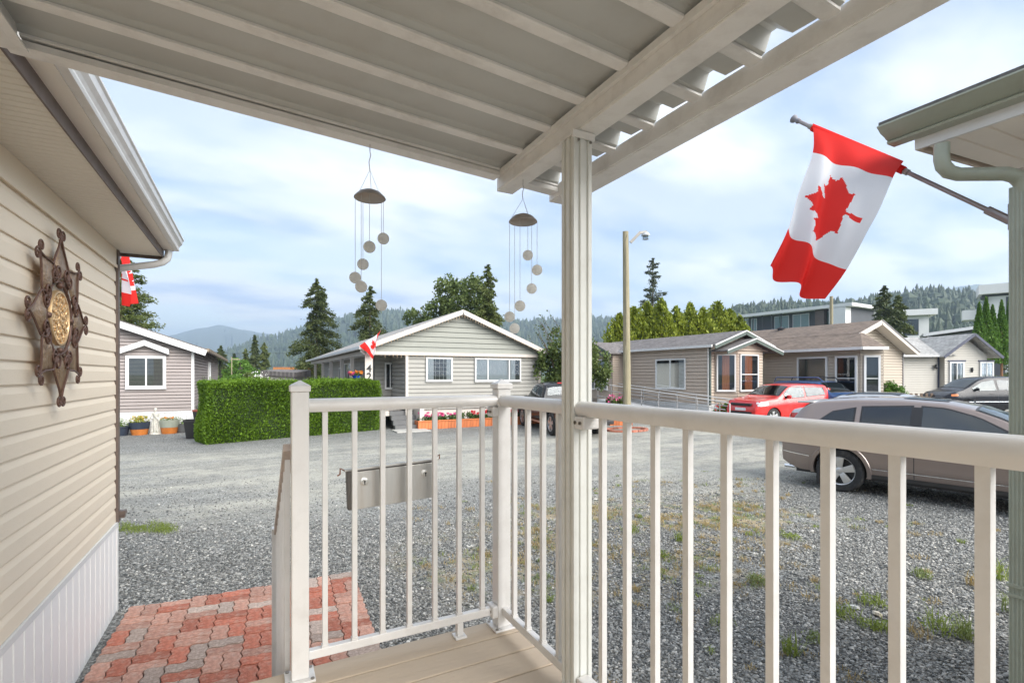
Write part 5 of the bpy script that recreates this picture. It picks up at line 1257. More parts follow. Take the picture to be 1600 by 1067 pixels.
MB().add([(-.17,-.17,0),(.17,-.17,0),(.17,.17,0),(-.17,.17,0),(-.23,-.23,.52),(.23,-.23,.52),(.23,.23,.52),(-.23,.23,.52),(-.25,-.25,.52),(.25,-.25,.52),(.25,.25,.52),(-.25,.25,.52),(-.25,-.25,.57),(.25,-.25,.57),(.25,.25,.57),(-.25,.25,.57)],
   [(0,1,5,4),(1,2,6,5),(2,3,7,6),(3,0,4,7),(3,2,1,0),(8,9,13,12),(9,10,14,13),(10,11,15,14),(11,8,12,15),(4,5,9,8),(5,6,10,9),(6,7,11,10),(7,4,8,11)]).build('box', M['black'], t)
MB().box(-.21,-.21,.40,.21,.21,.45).build('soil', bpy.data.materials['soil'], t)
t = thing('planter', 'black planter with red rim half hidden behind the hedge', 'planter', (at_y(317,20.0), 20.0, 0))
MB().lathe([(0,0),(.2,0),(.30,.72),(0,.72)], n=4).build('box', M['black'], t); MB().lathe([(.31,.72),(.32,.78),(.25,.78),(0,.75)], n=4).build('rim', P('red_rim', (0.35,0.08,0.05), .6), t)
t = thing('utility_meter', 'small grey meter on the side wall of the mauve home', 'meter', (ax+.1, ay+.9, 0))
MB().box(-.05,-.12,.55,.08,.12,.85).box(-.02,-.03,0,.03,.03,.55).build('box', gr, t)
# garden statue: draped figure on a plinth, one continuous body
stm = P('weathered_stone', (0.55,0.53,0.47), .9, var=.25, scale=18, dirt=(0.25,0.24,0.20), dirt_amt=.6, dirt_scale=8, bump=.6, bscale=40)
st = thing('garden_statue', 'weathered white statue of a draped woman between the two banded pots', 'statue', (at_y(243,20.15), 20.15, 0), -0.2)
def figure(nodes, edges, name, mat, par, sub=2):
    me = bpy.data.meshes.new(name); me.from_pydata([n[:3] for n in nodes], edges, [])
    o = bpy.data.objects.new(name, me); COL.objects.link(o); o.parent = par
    sk = o.modifiers.new('sk', 'SKIN'); sv = me.skin_vertices[0].data if me.skin_vertices else None
    if sv is None: me.attributes.new; 
    for i, n in enumerate(nodes): me.skin_vertices[0].data[i].radius = (n[3], n[3] if len(n) < 5 else n[4])
    me.skin_vertices[0].data[0].use_root = True
    ss = o.modifiers.new('ss', 'SUBSURF'); ss.levels = ss.render_levels = sub
    me.materials.append(mat); return o
nd = [(0,0,.40,.095,.075),(0,0,.52,.07,.055),(0.005,0,.63,.085,.06),(0.005,0,.70,.07,.05),(0,0,.745,.026),(0,-.01,.80,.042,.048),(0,-.01,.845,.036,.04),
      (0,0,.28,.10,.085),(0.01,0,.14,.105,.09),(0.015,0,.075,.12,.10),
      (-.085,0,.68,.030),(-.125,-.02,.57,.024),(-.07,-.09,.50,.020),(-.02,-.11,.53,.016),
      (.09,0,.68,.030),(.125,-.01,.56,.024),(.12,-.04,.45,.02),(.11,-.06,.41,.016)]
eg = [(0,1),(1,2),(2,3),(3,4),(4,5),(5,6),(0,7),(7,8),(8,9),(3,10),(10,11),(11,12),(12,13),(3,14),(14,15),(15,16),(16,17)]
figure(nd, eg, 'figure', stm, st)
dr_ = MB()
for k in range(9):
    a = -pi+2*pi*k/9; dr_.tube([(.075*cos(a),.06*sin(a),.50),(.11*cos(a+.2),.09*sin(a+.2),.3),(.125*cos(a+.35),.11*sin(a+.35),.07)], [.012,.02,.026], 6)
dr_.tube([(-.06,-.03,.70),(.02,-.075,.60),(.10,-.05,.48),(.12,.03,.42)], [.02,.028,.03,.02], 8); dr_.build('drapery', stm, st, smooth=True, kind='stuff')
MB().sphere((0,.012,.825), .048, 10).build('hair', stm, st, smooth=True)
MB().lathe([(0,0),(.17,0),(.17,.04),(.13,.06),(.14,.08),(0,.08)], n=16).build('plinth', stm, st)

# ================================================================== STREET LAMP ON A TIMBER POLE
ux_, uy_ = W(979.5, 17.6)
sl_ = thing('lamp_post', 'weathered timber pole with a small lamp on a short metal arm', 'lamp post', (ux_, uy_, 0))
wood = P('timber_pole', (0.30,0.26,0.17), .9, var=.25, scale=7, stretch=(5,5,.35), bump=.6, bscale=18, dirt=(0.14,0.15,0.08), dirt_amt=.5, dirt_scale=2)
MB().tube([(0,0,0),(0.0,0,2),(-.03,0,4.6),(-.06,0,7.02)], [.145,.13,.115,.10], 14).build('pole', wood, sl_, smooth=True, auto=60)
MB().bar((.06*RX,.06*RY-.1,6.62),(.40*RX,.40*RY-.12,6.98),.06,.10).bar((.38*RX,.38*RY-.12,6.96),(.62*RX,.62*RY-.12,6.99),.07,.08).build('arm', M['screw'], sl_)
MB().lathe([(0,.10),(.10,.08),(.15,0),(.15,-.03),(0,-.03)], (.58*RX,.58*RY-.12,6.88), 16).build('lamp_head', P('lamp_grey', (0.45,0.46,0.47), .4), sl_, smooth=True)
MB().lathe([(.135,0),(.11,-.12),(0,-.13)], (.58*RX,.58*RY-.12,6.85), 16).build('lamp_lens', M['glass'], sl_, smooth=True)
MB().tube([(-.08,-.1,6.9),(-.17,-.1,6.6),(-.14,-.1,6.2),(-.13,-.1,3.0)], .006, 5).build('cable', M['black'], sl_)
# brick ring and cedar planter at its foot
rgp = thing('planting_ring', 'ring of reddish edging bricks on the gravel round the foot of the timber pole', 'edging', (ux_, uy_, 0))
rb = MB().box(-.10,-.05,0,.10,.05,.07).build('brick', pm[0], rgp, bevel=.006)
for k in range(22):
    a = 2*pi*k/22; o = rb if k == 0 else inst(rb, rgp); o.location = (.78*cos(a), .55*sin(a), 0); o.rotation_euler = (0,0,atan2(.55*cos(a), -.78*sin(a)))
cb = thing('cedar_planter', 'low orange cedar planter left of the timber pole', 'planter', (*W(953,19.3),0), -YAW)
c0 = MB().box(0,0,0,.12,.02,.30).build('plank', cedar, cb)
for k in range(1,7): inst(c0, cb, (k*.126,0,0))
MB().box(0,.022,0,.87,.4,.24).build('soil', bpy.data.materials['soil'], cb)
# ================================================================== VEGETATION
bark = P('bark', (0.13,0.095,0.07), .95, var=.3, scale=12, bump=.6, bscale=20)
def conifer(name, label, px, d, top_y, rad, leafm, n=7000, lean=0, droop=.25, sparse=1.0, seed=1, leaf=.22, base=0.06, shape=.85, group=None, trunk=.16):
    x, y = W(px, d); h = Zp(top_y, d); r = np.random.default_rng(seed)
    t = thing(name, label, 'tree', (x, y, 0), 0, group)
    tb = MB().tube([(0,0,0),(0,0,h*.5),(lean*.5,0,h*.97)], [trunk, trunk*.6, .02], 8)
    pts, drs = [], []; nb = int(80*sparse*h/10)
    for i in range(nb):
        f = base + (1-base)*(i+r.random())/nb; z = f*h; L_ = rad*(1-f)**shape*r.uniform(.38,1.2) + .12
        a = i*2.399 + r.uniform(-1.,1.); dx, dy = cos(a), sin(a); k = max(6, int(1.9*n/nb*L_/rad*1.6))
        s = r.random(k)**.6; zz = z - droop*L_*s*s*1.6 + .15*L_*s
        w_ = .05 + (0.12+0.24*(1-s)*.8)*L_
        off = r.normal(size=(k,3))*w_[:,None]*np.array([.62,.62,.36])
        p = np.stack([dx*L_*s + lean*f, dy*L_*s, zz], 1) + off; pts.append(p)
        drs.append(np.tile([dx*.8, dy*.8, -.35], (k,1)))
        if i % 4 == 0 and L_ > .5: tb.tube([(lean*f,0,z),(dx*L_*.5+lean*f,dy*L_*.5,z-droop*L_*.4*.5),(dx*L_*.9+lean*f,dy*L_*.9,z-droop*L_*1.1)], [.035,.02,.008], 4)
    k = 120; zt = h*(1-r.random(k)*.08); pts.append(np.stack([r.normal(size=k)*.05+lean, r.normal(size=k)*.05, zt], 1)); drs.append(np.tile([0,0,1.], (k,1)))
    tb.build('trunk', bark, t, smooth=True, auto=70)
    leaves('crown', np.concatenate(pts), leaf, leafm, t, seed=seed+9, aspect=.38, dirs=np.concatenate(drs)); return t
def broadleaf(name, label, px, d, lumps, leafm, leaf=.16, n=9000, seed=2, trunk=.18, group=None, cat='tree', fill=.5):
    """lumps: [(dx, z, rx, rz)] in metres across the line of sight"""
    x, y = W(px, d); r = np.random.default_rng(seed); t = thing(name, label, cat, (x, y, 0), 0, group)
    tb = MB(); pts = []; tot = sum(a[2]**2*a[3] for a in lumps)
    for (ox, z, rx, rz) in lumps:
        dep = r.uniform(-.5,.5)*rx; cx_, cy_ = RX*ox+FX*dep, RY*ox+FY*dep
        tb.tube([(0,0,0),(cx_*.25,cy_*.25,z*.45),(cx_*.8,cy_*.8,z-rz*.2),(cx_,cy_,z+rz*.5)], [trunk,trunk*.7,trunk*.4,.02], 7)
        k = int(n*rx*rx*rz/tot); nc = max(7, int(26*min(1,k/1500)))
        cc = r.normal(size=(nc,3)); cc /= np.linalg.norm(cc, axis=1)[:,None]; cc *= (r.uniform(.55,1.0,(nc,1)))
        idx = r.integers(0, nc, k); q = r.normal(size=(k,3)); q /= np.linalg.norm(q, axis=1)[:,None]; q *= (r.random(k)**.5)[:,None]
        p = cc[idx]*np.array([rx*.78,rx*.78,rz*.78]) + q*np.array([rx,rx,rz])*.34
        pts.append(p + np.array([cx_,cy_,z]))
    tb.build('trunk', bark, t, smooth=True, auto=70)
    leaves('crown', np.concatenate(pts), leaf, leafm, t, seed=seed+5, aspect=.75); return t
Lc = dict(
 dark=leafmat('conifer_dark', (0.030,0.052,0.018), (0.12,0.14,0.045), .2), mid=leafmat('conifer_mid', (0.045,0.075,0.018), (0.16,0.18,0.05), .22),
 grey=leafmat('conifer_grey', (0.045,0.065,0.04), (0.14,0.16,0.10), .2), broad=leafmat('maple_leaves', (0.05,0.09,0.02), (0.17,0.21,0.065), .3),
 lime=leafmat('lime_cedar', (0.10,0.15,0.015), (0.36,0.40,0.05), .3), hedge=leafmat('hedge_leaves', (0.035,0.085,0.008), (0.19,0.32,0.025), .3),
 emer=leafmat('emerald_cedar', (0.04,0.11,0.015), (0.17,0.30,0.045), .3), far=leafmat('far_leaves', (0.025,0.045,0.022), (0.07,0.095,0.04), .15))
conifer('pine_tree', 'broad green pine rising behind the mauve home at the left', 190, 34, 398, 3.2, Lc['mid'], 15000, droop=.1, seed=3, leaf=.20, shape=.55, sparse=1.1, base=.25)
conifer('conifer_tree', 'tall ragged conifer left of the gable of number 42', 495, 48, 436, 2.9, Lc['dark'], 16000, seed=4, droop=.32, leaf=.24, shape=.62)
conifer('conifer_tree', 'narrower conifer right behind the ridge end of number 42, between two taller trees', 578, 46, 448, 2.6, Lc['dark'], 12000, seed=15, droop=.35, leaf=.24, shape=.6, sparse=.9)
broadleaf('maple_tree', 'large round leafy tree directly behind the peak of number 42', 712, 48, [(-3.6,7.3,1.5,1.6),(-2.9,5.6,1.7,1.7),(-.3,9.2,2.1,2.6),(1.6,9.9,1.9,2.2),(0.3,6.5,2.6,2.4),(2.3,7.2,2.0,2.4),(-1.6,7.6,1.8,1.8)], Lc['broad'], .26, 15000)
conifer('conifer_tree', 'pointed conifer on the right side of the big leafy tree', 763, 45, 414, 2.3, Lc['mid'], 13000, seed=8, droop=.3, leaf=.24, shape=.65)
conifer('conifer_tree', 'sparse grey green conifer above the lime cedar row', 1020, 45, 404, 2.1, Lc['grey'], 7500, seed=9, droop=.05, leaf=.20, shape=.6, sparse=.75)
conifer('conifer_tree', 'dark conifer in front of the apartment block', 1381, 62, 447, 3.1, Lc['dark'], 12000, seed=10, droop=.25, leaf=.34, shape=.62)
conifer('conifer_tree', 'shorter conifer merging with the dark one before the apartment wing', 1404, 64, 462, 3.0, Lc['mid'], 10000, seed=11, droop=.25, leaf=.34, shape=.6)
broadleaf('fruit_tree', 'leafy dark green tree partly behind the roof post, right of number 42', 893, 21.0, [(-.9,2.3,.75,.9),(-.2,3.1,.95,1.1),(.5,2.5,1.0,1.15),(1.15,2.2,.65,.95),(-.1,1.9,1.1,.7),(.3,3.6,.6,.7),(-1.15,2.9,.5,.8)], Lc['broad'], .12, 9500, seed=6, trunk=.09)
tw = [o for o in bpy.data.objects if o.name.startswith('fruit_tree')][0]; mb = MB(); rt = random.Random(8); tp = []
for k in range(12):
    ox = rt.uniform(-1.5,.4); z0 = rt.uniform(2.6,3.8); L_ = rt.uniform(.7,1.3); q = []
    for s in (0,.33,.66,1): q.append((RX*(ox-.45*L_*s), RY*(ox-.45*L_*s)+rt.uniform(-.1,.1), z0+L_*s*.75))
    mb.tube(q, [.014,.010,.007,.004], 4)
    for s in np.linspace(.2,1,9): tp.append((q[0][0]+(q[3][0]-q[0][0])*s+rt.uniform(-.05,.05), q[0][1]+(q[3][1]-q[0][1])*s+rt.uniform(-.06,.06), q[0][2]+(q[3][2]-q[0][2])*s+rt.uniform(-.05,.05)))
mb.build('twig', bark, tw, kind='stuff'); leaves('twig_leaves', np.array(tp), .11, Lc['broad'], tw, kind='stuff', aspect=.6)

def cedar(label, px, d, top_y, r_, leafm, n, seed, group, z0=.15, leaf=.15, name='cedar_tree', ragged=.16, tk=None, rounder=0):
    x, y = W(px, d); h = Zp(top_y, d); r = np.random.default_rng(seed); t = thing(name, label, 'tree', (x,y,0), 0, group)
    MB().tube([(0,0,0),(.02,0,h*.5),(0,0,h*.9)], [.10,.06,.02], 7).build('trunk', tk or bark, t, smooth=True)
    f = r.random(n)**.85; a = r.uniform(0, 2*pi, n); z = z0 + (h-z0)*f
    prof_ = np.sin(np.clip((1-f)*(1.9+1.6*rounder), 0, pi/2))**.7*(.78+.22*np.cos(f*3)*(1-rounder))
    bump = 1 + ragged*np.sin(a*5+z*3.1+seed)*np.sin(z*2.3+a*2+seed) + ragged*.6*np.sin(a*11+z*7)
    rad = r_*prof_*bump*r.uniform(.70,1.04+.22*rounder,n); z = z*(1+rounder*.05*np.sin(a*3+seed))
    p = np.stack([rad*np.cos(a), rad*np.sin(a), z + r.normal(size=n)*.05], 1)
    dirs = np.stack([np.cos(a)*.5, np.sin(a)*.5, np.full(n, .9)], 1)
    leaves('crown', p, leaf, leafm, t, seed=seed+1, aspect=.5, dirs=dirs); return t
rowl = ['lime green cedar at the left end of the row beyond the pole', 'second lime cedar from the pole, under the grey conifer', 'lime cedar under the left flank of the grey conifer', 'tall lime cedar in the middle of the row', 'lime cedar just right of the row middle',
        'sixth lime cedar of the row, rounded top', 'lime cedar left of the last three in the row', 'third lime cedar from the right end of the row', 'second last lime cedar of the row', 'last lime cedar of the row, nearest the apartment block']
for k, (px, ty) in enumerate(((968,496),(990,486),(1012,478),(1034,474),(1057,486),(1078,480),(1098,488),(1121,478),(1140,490),(1156,500))):
    cedar(rowl[k], px, 36+((k*7) % 3)*.6, ty, 1.22+.12*((k*5)%3), Lc['lime'], 5200, 30+k, 'lime cedars behind the sand home', leaf=.24, ragged=.34, rounder=1)
coll = ['leftmost columnar cedar beside the ivory cottage', 'columnar cedar with its tip in front of the white tower', 'middle columnar cedar, second row', 'tall columnar cedar left of the downspout', 'columnar cedar touching the downspout']
tkm = P('reddish_bark', (0.24,0.12,0.06), .9, var=.3, scale=9, stretch=(4,4,.5))
for k, (px, ty, z0) in enumerate(((1530,474,3.0),(1541,466,3.2),(1551,478,2.9),(1565,470,2.8),(1578,464,2.7))):
    t = cedar(coll[k], px, 38, ty, .52, Lc['emer'], 3600, 60+k, 'columnar cedars beside the ivory cottage', z0=z0, leaf=.17, ragged=.13, tk=tkm)
broadleaf('shrub', 'dark undergrowth below the columnar cedars at the right edge', 1562, 40, [(-1,1.2,1.2,1.0),(.6,1.0,1.3,1.1),(1.5,1.8,1.0,1.2)], Lc['dark'], .2, 3500, seed=21, cat='shrub')
# small trees and bushes far behind the hedge
for k, (px, ty, rd, d, kk, lb) in enumerate(((345,541,1.9,95,'dark','rounded dark tree just right of the mauve home roof'), (366,553,1.3,110,'far','small far conifer between the dark tree and the spire'), (384,546,2.0,105,'mid','ragged far conifer left of the tall spire'), (398,524,1.35,100,'dark','tall narrow spire conifer over the long hedge'), (413,536,1.7,102,'mid','green cone shaped conifer right of the spire'))):
    conifer('far_conifer', lb, px, d, ty, rd, Lc[kk], 2600, seed=40+k, leaf=.5, droop=.3, shape=.6, group='far conifers over the hedge')
broadleaf('bush', 'rounded light green tree low over the left part of the hedge', 377, 62, [(0,2.7,1.7,1.5),(1.6,2.3,1.4,1.3),(-1.2,2.0,1.2,1.2)], Lc['emer'], .28, 2600, seed=22, cat='bush')
broadleaf('bush', 'long low green shrubbery behind the hedge beside the mauve home', 350, 40, [(-1,1.3,1.3,.8),(.6,1.4,1.3,.8),(2.0,1.2,1.1,.8)], Lc['emer'], .2, 2600, seed=23, cat='bush')
wb = broadleaf('flowering_bush', 'bush with small white flowers over the middle of the hedge', 395, 30, [(0,1.55,.75,.65),(.7,1.4,.6,.5)], Lc['broad'], .12, 1800, seed=24, cat='bush')
leaves('white_flowers', blob((0.2,0.0,1.75),(.8,.5,.45),260), .07, P('white_petal',(0.75,0.75,0.70),.7), wb, kind='stuff', aspect=1)
broadleaf('clipped_bush', 'round clipped green bush at the foot of the sand bungalow', 1393, 24.5, [(-.35,.75,.55,.62),(.35,.72,.55,.60),(0,1.15,.62,.55)], Lc['emer'], .09, 5000, seed=25, cat='bush')
for px, d, s, lb, fm in ((1140,23.2,1.15,'green bush with pink flowers left of the red car', pinkm), (1166,23.6,1.35,'taller green bush with pale flowers behind the red car', pinkm), (1128,21.2,.7,'small flowering bush by the white ramp end', redm)):
    b = broadleaf('flowering_bush', lb, px, d, [(0,.55*s,.5*s,.5*s),(.35*s,.75*s,.35*s,.4*s)], Lc['emer'], .09, 1800, seed=int(px), cat='bush')
    leaves('flowers', blob((0,0,.75*s),(.5*s,.4*s,.4*s),70), .06, fm, b, kind='stuff', aspect=1)
b = broadleaf('rose_bush', 'pink rose bush between the truck and the timber pole', 955, 20.5, [(0,.9,.35,.35),(.5,.8,.3,.3)], Lc['broad'], .09, 900, seed=77, cat='bush')
leaves('flowers', blob((.2,0,1.0),(.5,.3,.25),60), .07, pinkm, b, kind='stuff', aspect=1)
# long clipped hedge
ha, hb_ = Vector((-1.16,16.4,0)), Vector((4.02,17.9,0)); hv = hb_-ha; HL = hv.length
hg = thing('hedge', 'long clipped bright green cedar hedge in front of number 42', 'hedge', tuple(ha), atan2(hv.y, hv.x))
HT, HD = 1.76, 1.15
bxm = MB(); NX = 40
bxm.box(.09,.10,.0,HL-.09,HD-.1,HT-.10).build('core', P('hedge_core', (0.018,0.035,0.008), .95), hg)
r = np.random.default_rng(12)
def hsurf(n, f):
    p = f(n); q = p.copy()
    wv = .045*np.sin(q[:,0]*2.1+q[:,2]*2.7) + .03*np.sin(q[:,0]*5.3+1.3)*np.sin(q[:,2]*4.1)
    return p, wv
pts = []; drs = []
def side(n, fn, nr):
    p = fn(n); nr = np.array(nr, float); wv = .04*np.sin(p[:,0]*2.1+p[:,2]*2.7+p[:,1]) + .03*np.sin(p[:,0]*5.3+1.3)*np.sin(p[:,2]*4.1)
    p = p + nr*(wv + r.uniform(-.15,.035,n))[:,None]; pts.append(p); d_ = np.tile(nr*.7 + np.array([0,0,.45]), (n,1)); drs.append(d_)
U = lambda a,b,n: r.uniform(a,b,n)
side(30000, lambda n: np.stack([U(0,HL,n), np.zeros(n), U(0.0,HT,n)],1), (0,-1,0))
side(9000, lambda n: np.stack([np.zeros(n), U(0,HD,n), U(0,HT,n)],1), (-1,0,0)); side(9000, lambda n: np.stack([np.full(n,HL), U(0,HD,n), U(0,HT,n)],1), (1,0,0))
side(20000, lambda n: np.stack([U(0,HL,n), U(0,HD,n), np.full(n,HT)],1), (0,0,1)); side(4000, lambda n: np.stack([U(0,HL,n), np.full(n,HD), U(.8,HT,n)],1), (0,1,0))
side(1500, lambda n: np.stack([U(0,HL,n), U(0,HD,n), HT+U(0.0,.10,n)**1.0],1), (0,0,1))
leaves('foliage', np.concatenate(pts), .062, Lc['hedge'], hg, seed=3, aspect=.5, dirs=np.concatenate(drs), kind='stuff')

# weeds coming up through the gravel
wm = [leafmat('weed_green', (0.13,0.19,0.03), (0.36,0.42,0.10), .35), leafmat('dry_grass', (0.30,0.22,0.09), (0.52,0.40,0.19), .3), leafmat('weed_pale', (0.13,0.18,0.06), (0.30,0.34,0.12), .3)]
def blades(n, rad, hgt, seed, spread=.8):
    rr = np.random.default_rng(seed); vs, fs = [], []
    for i in range(n):
        a = rr.uniform(0,2*pi); q = rad*rr.random()**.7; x, y = q*cos(a), q*sin(a); l = hgt*rr.uniform(.5,1.2); s = spread*rr.uniform(.2,1); b = rr.uniform(0,2*pi)
        w_ = rr.uniform(.0016,.0034); nx, ny = -sin(b)*w_, cos(b)*w_; o = len(vs); dx, dy = cos(b)*s*l, sin(b)*s*l
        vs += [(x-nx,y-ny,0),(x+nx,y+ny,0),(x+dx*.4+nx,y+dy*.4+ny,l*.6),(x+dx*.4-nx,y+dy*.4-ny,l*.6),(x+dx,y+dy,l*(1-.35*s))]; fs += [(o,o+1,o+2,o+3),(o+3,o+2,o+4)]
    return vs, fs
big = [(1472,985,.16,.15,0,'largest green weed clump on the gravel at the lower right'),(1317,962,.13,.11,0,'flat green weed near two white pebbles'),(1235,1022,.06,.15,0,'upright green seedling between balusters at the bottom'),(1362,945,.12,.10,0,'spreading weed above the white pebbles'),
       (1183,912,.10,.12,2,'pale yellow green tuft left of centre of the weedy patch'),(1383,985,.09,.09,0,'low weed right below the white pebble'),(1235,840,.12,.06,0,'low flat weed near the taupe car rear'),(1441,902,.09,.10,2,'pale tuft right of the sixth baluster'),
       (1358,980,.09,.06,0,'tiny weed below the flat green one'),(1300,955,.05,.10,2,'small pale sprout left of the flat green weed'),(1062,846,.05,.13,0,'upright green stalk in the dry patch left'),(1275,1000,.10,.05,2,'low pale tuft near the bottom baluster gap'),
       (1430,992,.10,.08,1,'dry straw tuft beside the largest green weed'),(1520,915,.06,.14,1,'dry tuft at the far right edge of the lot'),(1510,1000,.05,.2,2,'tall pale stalk near the right downspout'),(1560,905,.08,.25,0,'tall green weed stalks next to the downspout'),(1585,960,.08,.22,2,'pale stalks below the downspout strap'),
       (1030,870,.10,.10,0,'green tuft in the dry grass by the left balusters'),(985,830,.12,.09,0,'green tuft at the far left of the dry patch'),(1330,1062,.14,.04,1,'brown dried weed at the bottom edge')]
for k, (px, py, rd, hg_, mi, lb) in enumerate(big):
    x, y, _ = G(px, py); t = MB(); vs, fs = blades(int(26+rd*300), rd, hg_, 100+k, 1.1); t.add(vs, fs)
    o = t.build('weed', wm[mi], None); o.location = (x, y, 0.008); tag(o, lb, 'weed', 'weeds in the gravel')
    if mi != 1:
        rr = np.random.default_rng(200+k); n_ = int(22+rd*240); a = rr.uniform(0,2*pi,n_); q = rd*rr.random(n_)**.6
        lf = leaves('weed_leaf', np.stack([q*np.cos(a), q*np.sin(a), rr.random(n_)*hg_*.8*(1-.6*q/rd)+.01],1), .026, wm[mi], o, seed=k, kind='stuff', aspect=.6)
rr = np.random.default_rng(5); V_, F_ = {0:[],1:[],2:[]}, {0:[],1:[],2:[]}; cnt = 0
while cnt < 620:
    x = 4.3+rr.normal()*1.9; y = 4.8+rr.normal()*1.15
    if x < 1.5 or y < 1.0: continue
    nn = sin(x*1.7+1)*sin(y*2.3+.5)+.6*sin(x*4.1+y*2.7)
    if nn < rr.uniform(-.6,.7): continue
    k = int(rr.choice([0,1,1,1,1,2])); vs, fs = blades(int(rr.uniform(14,40)), rr.uniform(.03,.12), rr.uniform(.02,.06), 1000+cnt, 1.3); o = len(V_[k])
    V_[k] += [(a+x, b+y, c+.008) for a,b,c in vs]; F_[k] += [tuple(i+o for i in f) for f in fs]; cnt += 1
for k, nm, lb in ((0,'low_weeds','scattered low green sprouts in the gravel lot'),(1,'dry_grass','dried straw coloured grass thinly covering the gravel beyond the right railing'),(2,'pale_weeds','scattered pale yellow green sprouts in the gravel lot')):
    m_ = MB(); m_.add(V_[k], F_[k]); tag(m_.build(nm, wm[k]), lb, 'grass', kind='stuff')
m_ = MB()
for k in range(60):
    x, y, _ = G(rr.uniform(188,268), 826+rr.normal()*3.5); vs, fs = blades(26, .10, .035, 3000+k, 1.2); m_.add([(a+x,b+y,c+.006) for a,b,c in vs], fs)
tag(m_.build('grass_patch', wm[0]), 'thin green grass strip on the gravel past the left house corner', 'grass', kind='stuff')
x, y, _ = G(1371,962)
for k, (px, py, s, lb) in enumerate(((1371,962,.045,'pale cream pebble lying among the weeds'),(1333,952,.05,'flat white stone left of the cream pebble'))):
    x, y, _ = G(px, py); o = MB().sphere((0,0,0), s, 7, (1.2,.9,.45)).build('pebble', P('pebble_%s' % ('cream' if k == 0 else 'white'), (0.62,0.56,0.46) if k == 0 else (0.62,0.62,0.60), .8, var=.2, scale=30)); o.location = (x,y,.02); o.rotation_euler = (.2,.3,k+.4); tag(o, lb, 'pebble')

# ================================================================== HILLS
def hill(name, prof_, d0, back, foot, mat, seed, rough=6.0):
    r = np.random.default_rng(seed); ks = [p for p, _ in prof_]; ys = [q for _, q in prof_]; N = 150; mb = MB(); rows = []
    fr = (foot, foot+.25*(1-foot), foot+.5*(1-foot), foot+.75*(1-foot), 1.0, 1+.15*back, 1+.5*back, 1+back); hz = (0, .22, .50, .78, 1.0, .95, .6, -.02)
    ph = r.uniform(0, 9, 8)
    for j, f in enumerate(fr):
        row = []
        for i in range(N+1):
            px = ks[0]+(ks[-1]-ks[0])*i/N; py = np.interp(px, ks, ys); a = (px-800)/FOC; z = (H-(py-585)*d0/FOC)*hz[j]
            nz = sum(sin(i*(.13*1.7**q)+ph[q]+j*1.3*q)*rough/(1.6**q) for q in range(5)) * (1 if 0 < j < 7 else 0) * (.35 if j == 4 else 1)
            dd = d0*f; row.append((dd*(FX+a*RX), dd*(FY+a*RY), max(z+nz, -3) if j not in (0,) else -2))
        rows.append(row)
    for j in range(len(rows)-1):
        for i in range(N): mb.quad(rows[j][i], rows[j][i+1], rows[j+1][i+1], rows[j+1][i])
    o = mb.build(name, mat, smooth=True, auto=180); tag(o, kind='structure'); return rows
fmat = P('forest_cover', (0.040,0.058,0.028), .95, var=.45, scale=.03, bump=1.0, bscale=.12)
fmat2 = P('mountain_forest', (0.045,0.06,0.035), .95, var=.35, scale=.006)
h1 = hill('hill', [(1040,560),(1100,515),(1150,494),(1210,489),(1300,484),(1400,474),(1440,468),(1490,470),(1540,470),(1640,468),(1800,480),(1950,520)], 620, .7, .45, fmat, 1, 3)
h2 = hill('hill', [(290,580),(340,562),(400,536),(450,524),(500,515),(560,498),(610,494),(660,498),(720,500),(800,508),(870,506),(940,507),(1000,514),(1060,505),(1140,500),(1250,512),(1400,540)], 1700, .6, .5, fmat, 2, 10)
hill('mountain', [(80,585),(180,548),(250,528),(300,515),(345,511),(390,516),(440,523),(520,531),(640,545),(760,575)], 4300, .5, .6, fmat2, 3, 24)
hill('mountain', [(1380,520),(1430,480),(1470,456),(1500,449),(1535,447),(1580,456),(1680,470),(1850,540)], 2500, .5, .6, fmat2, 4, 20)
hill('mountain', [(-700,560),(-450,520),(-200,500),(0,515),(150,560)], 4000, .5, .6, fmat2, 5, 20)
hill('mountain', [(1900,540),(2100,500),(2500,470),(3000,510)], 3000, .5, .6, fmat2, 6, 20)
def forest(name, label, rows, n, hmin, hmax, seed, jmax=4, rw=.22):
    r = np.random.default_rng(seed); V, F, m_ = [], [], MB()
    A = np.array(rows[:jmax+1]); J, I, _ = A.shape
    for k in range(n):
        j = (J-1)*r.random()**.8 if k > n*.25 else J-1.001; i = (I-1)*r.random()*.999; j0, i0 = int(min(j, J-1.001)), int(i); fj, fi = j-j0, i-i0
        p = (A[j0,i0]*(1-fi)+A[j0,i0+1]*fi)*(1-fj) + (A[j0+1,i0]*(1-fi)+A[j0+1,i0+1]*fi)*fj
        h = r.uniform(hmin, hmax)*(1 if r.random() < .85 else 1.35); w_ = h*rw*r.uniform(.8,1.3); o = len(V); conif = r.random() < .7
        for (zz, rr_) in (((-.1,.9),(.35,.55),(.36,.75),(.7,.32),(.71,.42)) if conif else ((.0,.7),(.3,1.25),(.55,1.3),(.8,.9),(.9,.5))):
            for q in range(5):
                a = 2*pi*q/5+k; s = r.uniform(.7,1.25); V.append((p[0]+w_*rr_*s*cos(a), p[1]+w_*rr_*s*sin(a), p[2]+zz*h*(1 if conif else .7)))
        V.append((p[0],p[1],p[2]+h*(1 if conif else .68)))
        for l in range(4):
            for q in range(5): F.append((o+l*5+q, o+l*5+(q+1)%5, o+(l+1)*5+(q+1)%5, o+(l+1)*5+q))
        for q in range(5): F.append((o+20+q, o+20+(q+1)%5, o+25))
    me = bpy.data.meshes.new(name); me.from_pydata(V, [], F); me.materials.append(Lc['far']); o = bpy.data.objects.new(name, me); COL.objects.link(o); tag(o, label, 'forest', kind='stuff')
